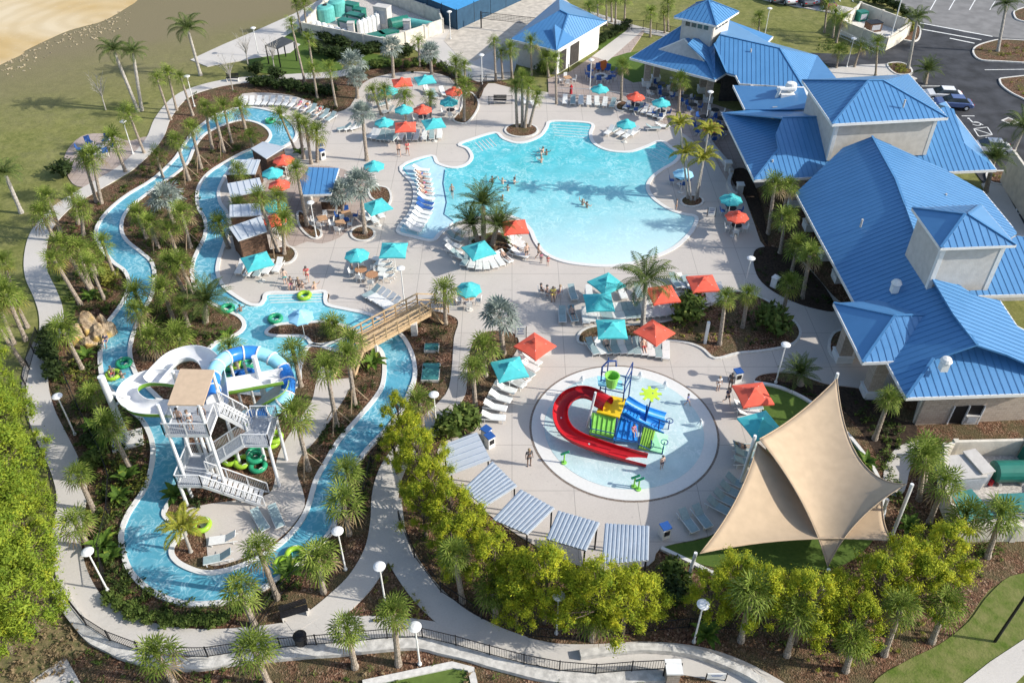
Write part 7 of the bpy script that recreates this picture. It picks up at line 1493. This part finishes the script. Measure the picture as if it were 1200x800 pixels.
# ---------------------------------------------------------------- cars
def car_proto():
    t = bpy.data.objects.new('parked_car', None); link(t)
    m = cmat('car_paint', .25); n = 9
    prof = [(-2.2, .35), (-2.25, .75), (-1.9, .92), (-1.1, .98), (1.0, .98), (1.9, .86), (2.2, .7), (2.22, .35)]
    s = MB(); vs = []; 
    for w_, k in ((-.88, 1), (.88, 1)): vs += [(x, w_, z) for x, z in prof]
    N = len(prof); f = [tuple(range(N)), tuple(range(N, 2*N))[::-1]]+[(i, (i+1) % N, (i+1) % N+N, i+N) for i in range(N)]
    s.add(vs, f); b = s.build('body', m, t); md = b.modifiers.new('b', 'BEVEL'); md.width = .12; md.segments = 3
    s = MB(); s.add([(-1.7, -.78, .96), (1.2, -.78, .96), (1.2, .78, .96), (-1.7, .78, .96), (-1.1, -.62, 1.42), (.4, -.62, 1.42), (.4, .62, 1.42), (-1.1, .62, 1.42)], [(0, 1, 5, 4), (1, 2, 6, 5), (2, 3, 7, 6), (3, 0, 4, 7), (4, 5, 6, 7)]); s.build('windows', M['glass'], t)
    s = MB(); s.box((-.35, 0, 1.43), (1.5, 1.22, .06)); o = s.build('car_roof', m, t); md = o.modifiers.new('b', 'BEVEL'); md.width = .03
    for x in (-1.4, 1.4):
        for y in (-.82, .82): s = MB(); s.tube([(x, y-.1, .34), (x, y+.1, .34)], .34, 16); w = s.build('wheel', M['black'], t); s = MB(); s.tube([(x, y-.11, .34), (x, y+.11, .34)], .19, 10); s.build('rim', M['steel'], w)
    for y in (-.65, .65): s = MB(); s.box((2.2, y, .66), (.06, .32, .14)); s.build('headlight', M['white'], t)
    for y in (-.65, .65): s = MB(); s.box((-2.23, y, .72), (.06, .3, .14)); s.build('tail_light', M['red'], t)
    return t
CP = car_proto()
for x, y, rz, c, l in [(1104, 116, 172, (.75, .75, .75, 1), 'white car parked behind the clubhouse'), (1115, 126, 172, (.03, .08, .25, 1), 'dark blue car parked next to the white one'), (1158, 178, 172, (.7, .7, .72, 1), 'white car half hidden by the large date palm'), (905, 0, 100, (.1, .11, .12, 1), 'dark grey car, leftmost of the row at the top'), (921, 2, 100, (.6, .6, .62, 1), 'silver car second in the row at the top'), (941, 4, 100, (.07, .08, .09, 1), 'black car third in the row at the top'), (953, 2, 100, (.65, .65, .65, 1), 'pale car fourth in the row at the top'), (966, 7, 100, (.16, .01, .03, 1), 'dark red car at the end of the top row')]:
    c_ = clone(CP, G(x, y, .1), R(rz), l, 'parked cars'); c_['category'] = 'car'
    for k in c_.children:
        if k.name.startswith(('body', 'car_roof')): k.color = c
# ---------------------------------------------------------------- walled yards
def yard(name, label, px, h, m_='cream', th=.22, gap=()):
    P = [G(x, y) for x, y in px]; t = thing(name, label, 'walled yard', P[0]); o = P[0]; seen = []
    for i, (a, b_) in enumerate(zip(P, P[1:]+P[:1])):
        if i in gap: continue
        s = MB(); a2, b2 = a-o, b_-o; s.beam((a2.x, a2.y, h/2), (b2.x, b2.y, h/2), th, h); s.build('wall_panel', M[m_], t)
        n = max(1, int((b_-a).length/3))
        for k in range(n+1):
            c = a2.lerp(b2, k/n)
            if any((c-w_).length < .6 for w_ in seen): continue
            seen.append(c); s = MB(); s.box((c.x, c.y, h/2+.03), (.36, .36, h+.1)); s.build('pilaster', M['cream'], t)
    return t
M['tank'] = mat('dark_green_plastic', (.02, .16, .12), .4, .1, 2); M['tealt'] = mat('teal_tank', (.12, .42, .38), .4, .1, 2); M['gravel'] = mat('pale_gravel', (.5, .46, .42), .95, .25, 6, bump=.6)
Y1 = [(357, 43), (452, 62), (519, 39), (515, 28), (437, -3), (404, -6)]
slab('equipment_yard_floor', Y1, .13, M['gravel'], 0, .05); yard('equipment_yard', 'large cream walled equipment yard full of pool tanks', Y1, 2.0)
Y2 = [(1100, 540), (1112, 535), (1194, 533), (1240, 545), (1250, 632), (1118, 634), (1100, 590)]
slab('service_yard_floor', Y2, .12, M['gravel'], 0, .05); yard('service_yard', 'cream walled service yard with green tanks at lower right', Y2, 1.6)
def tankv(x, y, r, h, m_, label, dome=True, z=.13):
    t = thing('storage_tank', label, 'tank', G(x, y, z)); s = MB(); s.lathe([(r, 0), (r, h*.85), (r*.75, h*.96), (r*.2, h)] if dome else [(r, 0), (r, h)], n=20); s.build('tank_shell', M[m_], t, smooth=False); s = MB(); s.lathe([(r*.25, h), (r*.25, h+.12), (.02, h+.13)], n=10); s.build('cap', M['black'] if m_ != 'white' else M['stucco'], t)
def tankh(x, y, L, r, rz, m_, label, z=.13):
    t = thing('pressure_tank', label, 'tank', G(x, y, z), rz); s = MB(); s.tube([(-L/2, 0, r+.15), (-L/2+.12, 0, r+.15), (L/2-.12, 0, r+.15), (L/2, 0, r+.15)], [r*.7, r, r, r*.7], 18); s.build('tank_shell', M[m_], t, smooth=False)
    for k in (-.3, .3): s = MB(); s.box((L*k, 0, .12), (.2, r*1.6, .24)); s.build('cradle', M['curb'], t)
def cabinet(x, y, w_, d_, h_, rz, m_, label, lid=None, z=.13):
    t = thing('equipment_cabinet', label, 'cabinet', G(x, y, z), rz); s = MB(); s.box((0, 0, h_/2), (w_, d_, h_)); s.build('cabinet_body', M[m_], t); s = MB(); s.box((0, 0, h_+.04), (w_+.1, d_+.1, .08)); s.build('lid', M[lid or m_], t)
    s = MB(); s.box((0, -d_/2-.02, h_*.55), (w_*.7, .03, h_*.6)); s.build('door_panel', M['mesh'], t)
tankv(383, 24, 1.3, 2.2, 'tealt', 'left round teal tank in the equipment yard'); tankv(396, 17, 1.3, 2.2, 'tealt', 'right round teal tank in the equipment yard')
for i, (x, y) in enumerate([(368, 35), (374, 37), (381, 39), (389, 42), (397, 44), (405, 46)]): tankh(x, y, 1.9, .55, 1.9, 'white', ordl(i, 6, 'white filter vessel', 'along the yard front wall'))
for i, (x, y) in enumerate([(423, 43), (428, 41), (433, 39), (438, 37), (443, 34)]): tankv(x, y, .42, 2.3, 'white', ordl(i, 5, 'white upright tank', 'in the middle of the equipment yard'))
for a in [(408, 36, 2.6, 1.2, 1.5, -.5, 'tank', 'green cabinet in front of the white upright tanks'), (418, 29, 2.6, 1.2, 1.5, -.5, 'tank', 'dark green cabinet behind the front filter row'), (412, 16, 2.2, 1.4, 1.5, -.5, 'tank', 'dark green box at the back left of the yard'), (422, 20, 1.6, 1.2, 1.2, -.5, 'tank', 'smaller green box at the back of the yard'), (440, 50, 2.6, 1.6, 1.1, .6, 'tank', 'flat green lid box at the yard front, left'), (456, 46, 2.6, 1.6, 1.1, .6, 'tank', 'flat green lid box at the yard front, right'), (413, 45, .9, .9, 2.2, 0, 'stucco', 'tall grey cabinet among the white filter vessels'), (450, 32, 2.2, 1.4, 3.0, -.4, 'stucco', 'large grey control cabinet at the yard back wall'), (478, 44, 1.0, .8, 2.4, 0, 'stucco', 'grey upright cabinet near the yard right wall')]: cabinet(*a)
tankh(468, 34, 3.0, .8, .55, 'tank', 'green horizontal tank near the yard back wall'); tankh(493, 36, 4.2, .7, -.45, 'tealt', 'long teal tank in the right corner of the yard')
tankh(1180, 562, 2.6, .75, .02, 'tank', 'large dark green horizontal tank in the lower right yard'); cabinet(1120, 562, 2.4, 2.0, 1.3, .1, 'mesh', 'wide grey cabinet in the lower right yard', 'stucco'); cabinet(1138, 558, .9, 2.0, 1.5, .25, 'stucco', 'narrow pale cabinet beside the wide grey one'); cabinet(1132, 598, 2.0, 2.2, .5, .25, 'tank', 'flat dark green lid in the lower right yard', 'aqua_board'); cabinet(1190, 598, 2.6, 1.4, .8, .05, 'tank', 'green lidded box at the lower right yard wall', 'aqua_board'); cabinet(1204, 540, .9, 1.0, 1.6, .2, 'tank', 'upright green box at the right picture edge', 'aqua_board')
t = thing('folded_float', 'red folded float lying in the lower right yard', 'float', G(1147, 560, .2), -.9); s = MB(); s.tube([(-.9, 0, .2), (.9, .1, .2)], [.2, .25], 8); s.tube([(-.8, .35, .2), (.8, .4, .2)], [.2, .2], 8); s.build('float_body', M['red'], t)
cabinet(1133, 492, .9, .9, .8, 0, 'stucco', 'small pale cooling unit against the stone wall', z=.1)
t = thing('slatted_screen', 'dark slatted screen against the clubhouse stone wall', 'screen', G(1127, 496, .1)); s = MB(); s.box((0, .1, .85), (2.2, .1, 1.7)); s.build('panel', M['black'], t)
for k in (-1.1, 0, 1.1): s = MB(); s.box((k, 0, .9), (.08, .16, 1.8)); s.build('post', M['steel'], t)
Y3 = [(984, 40), (1035, 60), (1062, 43), (1058, 38), (1005, 18)]
slab('refuse_yard_floor', Y3, .13, M['curb'], 0, .05); yard('refuse_enclosure', 'cream refuse enclosure with steel gate beside the car park', Y3, 1.9, gap=(2,))
t = thing('steel_gate', 'pale steel double gate of the refuse enclosure', 'gate', G(1052, 52, .1)); a, b_ = G(1037, 60)-G(1052, 52), G(1062, 44)-G(1052, 52)
for u_, v_ in ((a, Vector((0, 0, 0))), (Vector((0, 0, 0)), b_)): s = MB(); s.beam((u_.x, u_.y, .9), (v_.x*.98, v_.y*.98, .9), .08, 1.7); s.build('gate_leaf', M['cream'], t)
cabinet(1008, 24, 1.4, 1.2, 1.3, .3, 'tank', 'green refuse container in the enclosure', 'tank'); cabinet(1022, 36, 2.0, 1.4, 1.2, .3, 'wood', 'brown refuse container in the enclosure', 'black')
fence('ramp_railing', 'grey handrail on the ramp beside the refuse enclosure', [(984, 44), (1010, 56), (1024, 62)], 1.0, .1, 'steel', 2, .3, cat='railing')
# courts
nt_ = thing('volleyball_net', 'volleyball net with dark posts over the sand court', 'net', G(600, 36))
a, b_ = G(564, 34)-G(600, 36), G(636, 42)-G(600, 36)
for q in (a, b_): s = MB(); s.tube([(q.x, q.y, 0), (q.x, q.y, 2.5)], .1, 8); s.build('post', M['navy_pad'] if 'navy_pad' in M else M['black'], nt_)
s = MB()
for k in range(5): s.beam((a.x, a.y, 1.5+k*.22), (b_.x, b_.y, 1.5+k*.22), .02, .035 if k not in (0, 4) else .07)
for k in range(1, 40): c = a.lerp(b_, k/40); s.box((c.x, c.y, 1.95), (.02, .02, .9))
s.build('netting', M['black'], nt_)
m = mat('navy_windscreen', (.03, .075, .13), .9, .1, 1.5); tc_ = thing('court_fence', 'tall fence with navy windscreen round the sports court', 'fence', G(536, 36))
TPp = [(428, -14), (470, 8), (536, 36), (575, 18), (610, 2), (640, -12)]; W3 = [G(x, y)-G(536, 36) for x, y in TPp]
for a, b_ in zip(W3, W3[1:]):
    s = MB(); s.beam((a.x, a.y, 1.5), (b_.x, b_.y, 1.5), .04, 2.8); s.build('windscreen', m, tc_); n = max(1, int((b_-a).length/3))
    for k in range(n+1): c = a.lerp(b_, k/n); s = MB(); s.tube([(c.x, c.y, 0), (c.x, c.y, 3.1)], .05, 6); s.build('post', M['black'], tc_)
slab('sports_court', [(436, -16), (536, 32), (632, -14), (560, -40)], .12, mat('light_blue_court', (.06, .3, .6), .8, .06, 2), 0, .05)
sh = thing('shade_shelter', 'dark roofed open shade shelter on the concrete apron', 'shelter', G(328, 64)); q = [G(311, 53, 2.6), G(331, 43, 2.8), G(344, 48, 2.8), G(325, 57, 2.6)]; o = G(328, 64)
s = MB(); q = [p-o for p in q]; s.add(q+[p-Vector((0, 0, .12)) for p in q], [(0, 1, 2, 3), (7, 6, 5, 4), (0, 4, 5, 1), (1, 5, 6, 2), (2, 6, 7, 3), (3, 7, 4, 0)]); s.build('roof', M['soil'] if 0 else mat('charcoal_roof', (.06, .065, .07), .8, .1, 2), sh)
for p in q: s = MB(); s.box((p.x, p.y, 1.3), (.14, .14, 2.6)); s.build('post', M['black'], sh)
# low curved seat walls beside the clubhouse patio
s = MB(); s.ribbon([G(x, y, .6) for x, y in smooth_open([(828, 160), (840, 176), (852, 190), (858, 200)], 5)], .4, 0, .7); tag(s.build('seat_wall', M['stucco']), 'curved pale seat wall beside the clubhouse patio', 'wall')
for x, y, l in ((852, 200, 'upper'), (866, 226, 'lower')): t = thing('wall_pillar', l+' white-capped pillar at the clubhouse patio wall', 'pillar', G(x, y, .1)); s = MB(); s.box((0, 0, .5), (.6, .6, 1.0)); s.build('pillar_body', M['stucco'], t); s = MB(); s.box((0, 0, 1.05), (.75, .75, .1)); s.build('cap', M['white'], t)
s = MB(); s.ribbon([G(x, y, .6) for x, y in smooth_open([(857, 203), (854, 214), (858, 224), (864, 227)], 5)], .35, 0, .7); tag(s.build('seat_wall', M['stucco']), 'short curved wall between the two pillars', 'wall')
t = thing('gate_pillar', 'stone pillar with white cap at the fence end', 'pillar', G(786, 797, .1)); s = MB(); s.box((0, 0, .7), (.7, .7, 1.4)); s.build('pillar_body', M['stone'], t); s = MB(); s.box((0, 0, 1.45), (.9, .9, .12)); s.build('cap', M['white'], t)
t = thing('red_figure_sprayer', 'small red post beside the patio railing', 'post', G(669, 110, .1)); s = MB(); s.lathe([(.2, 0), (.16, .5), (.22, .9), (.05, 1.2)], n=12); s.build('post_body', M['red'], t)
t = thing('lawn_boundary_post', 'thin dark post at the restroom wall', 'post', G(666, 84, .1)); s = MB(); s.box((0, 0, .5), (.1, .1, 1)); s.build('post_body', M['black'], t)
# ---------------------------------------------------------------- light, sky, camera
SUN_EL = R(31); sd = Vector((.985, -.17, 0)).normalized()     # towards the sun
w = bpy.data.worlds.new('World'); sc.world = w; w.use_nodes = True
nt = w.node_tree; bg = nt.nodes['Background']; sk = nt.nodes.new('ShaderNodeTexSky'); sk.sky_type = 'NISHITA'; sk.sun_disc = False
sk.sun_elevation = SUN_EL; sk.sun_rotation = math.atan2(sd.x, sd.y); sk.air_density = 1.0; sk.dust_density = 1.5
nt.links.new(sk.outputs[0], bg.inputs[0]); bg.inputs[1].default_value = .15
l = bpy.data.lights.new('sun', 'SUN'); l.energy = 4.0; l.angle = R(.5); l.color = (1, .95, .86)
lo = bpy.data.objects.new('sun', l); link(lo)
dirv = Vector((sd.x*math.cos(SUN_EL), sd.y*math.cos(SUN_EL), math.sin(SUN_EL)))
lo.rotation_euler = dirv.to_track_quat('Z', 'Y').to_euler(); lo.location = (60, 0, 80)
cd = bpy.data.cameras.new('camera'); cam = bpy.data.objects.new('camera', cd); link(cam)
cam.location = (0, 0, CH); cam.rotation_euler = (PI/2-PT, 0, 0); cd.sensor_width = 36; cd.lens = 36*FO/1200; cd.clip_end = 3000; cd.clip_start = .5
sc.camera = cam
sc.view_settings.view_transform = 'Standard'; sc.view_settings.look = 'None'; sc.view_settings.exposure = .52; sc.view_settings.gamma = 1
sc.cycles.max_bounces = 5; sc.cycles.transparent_max_bounces = 8
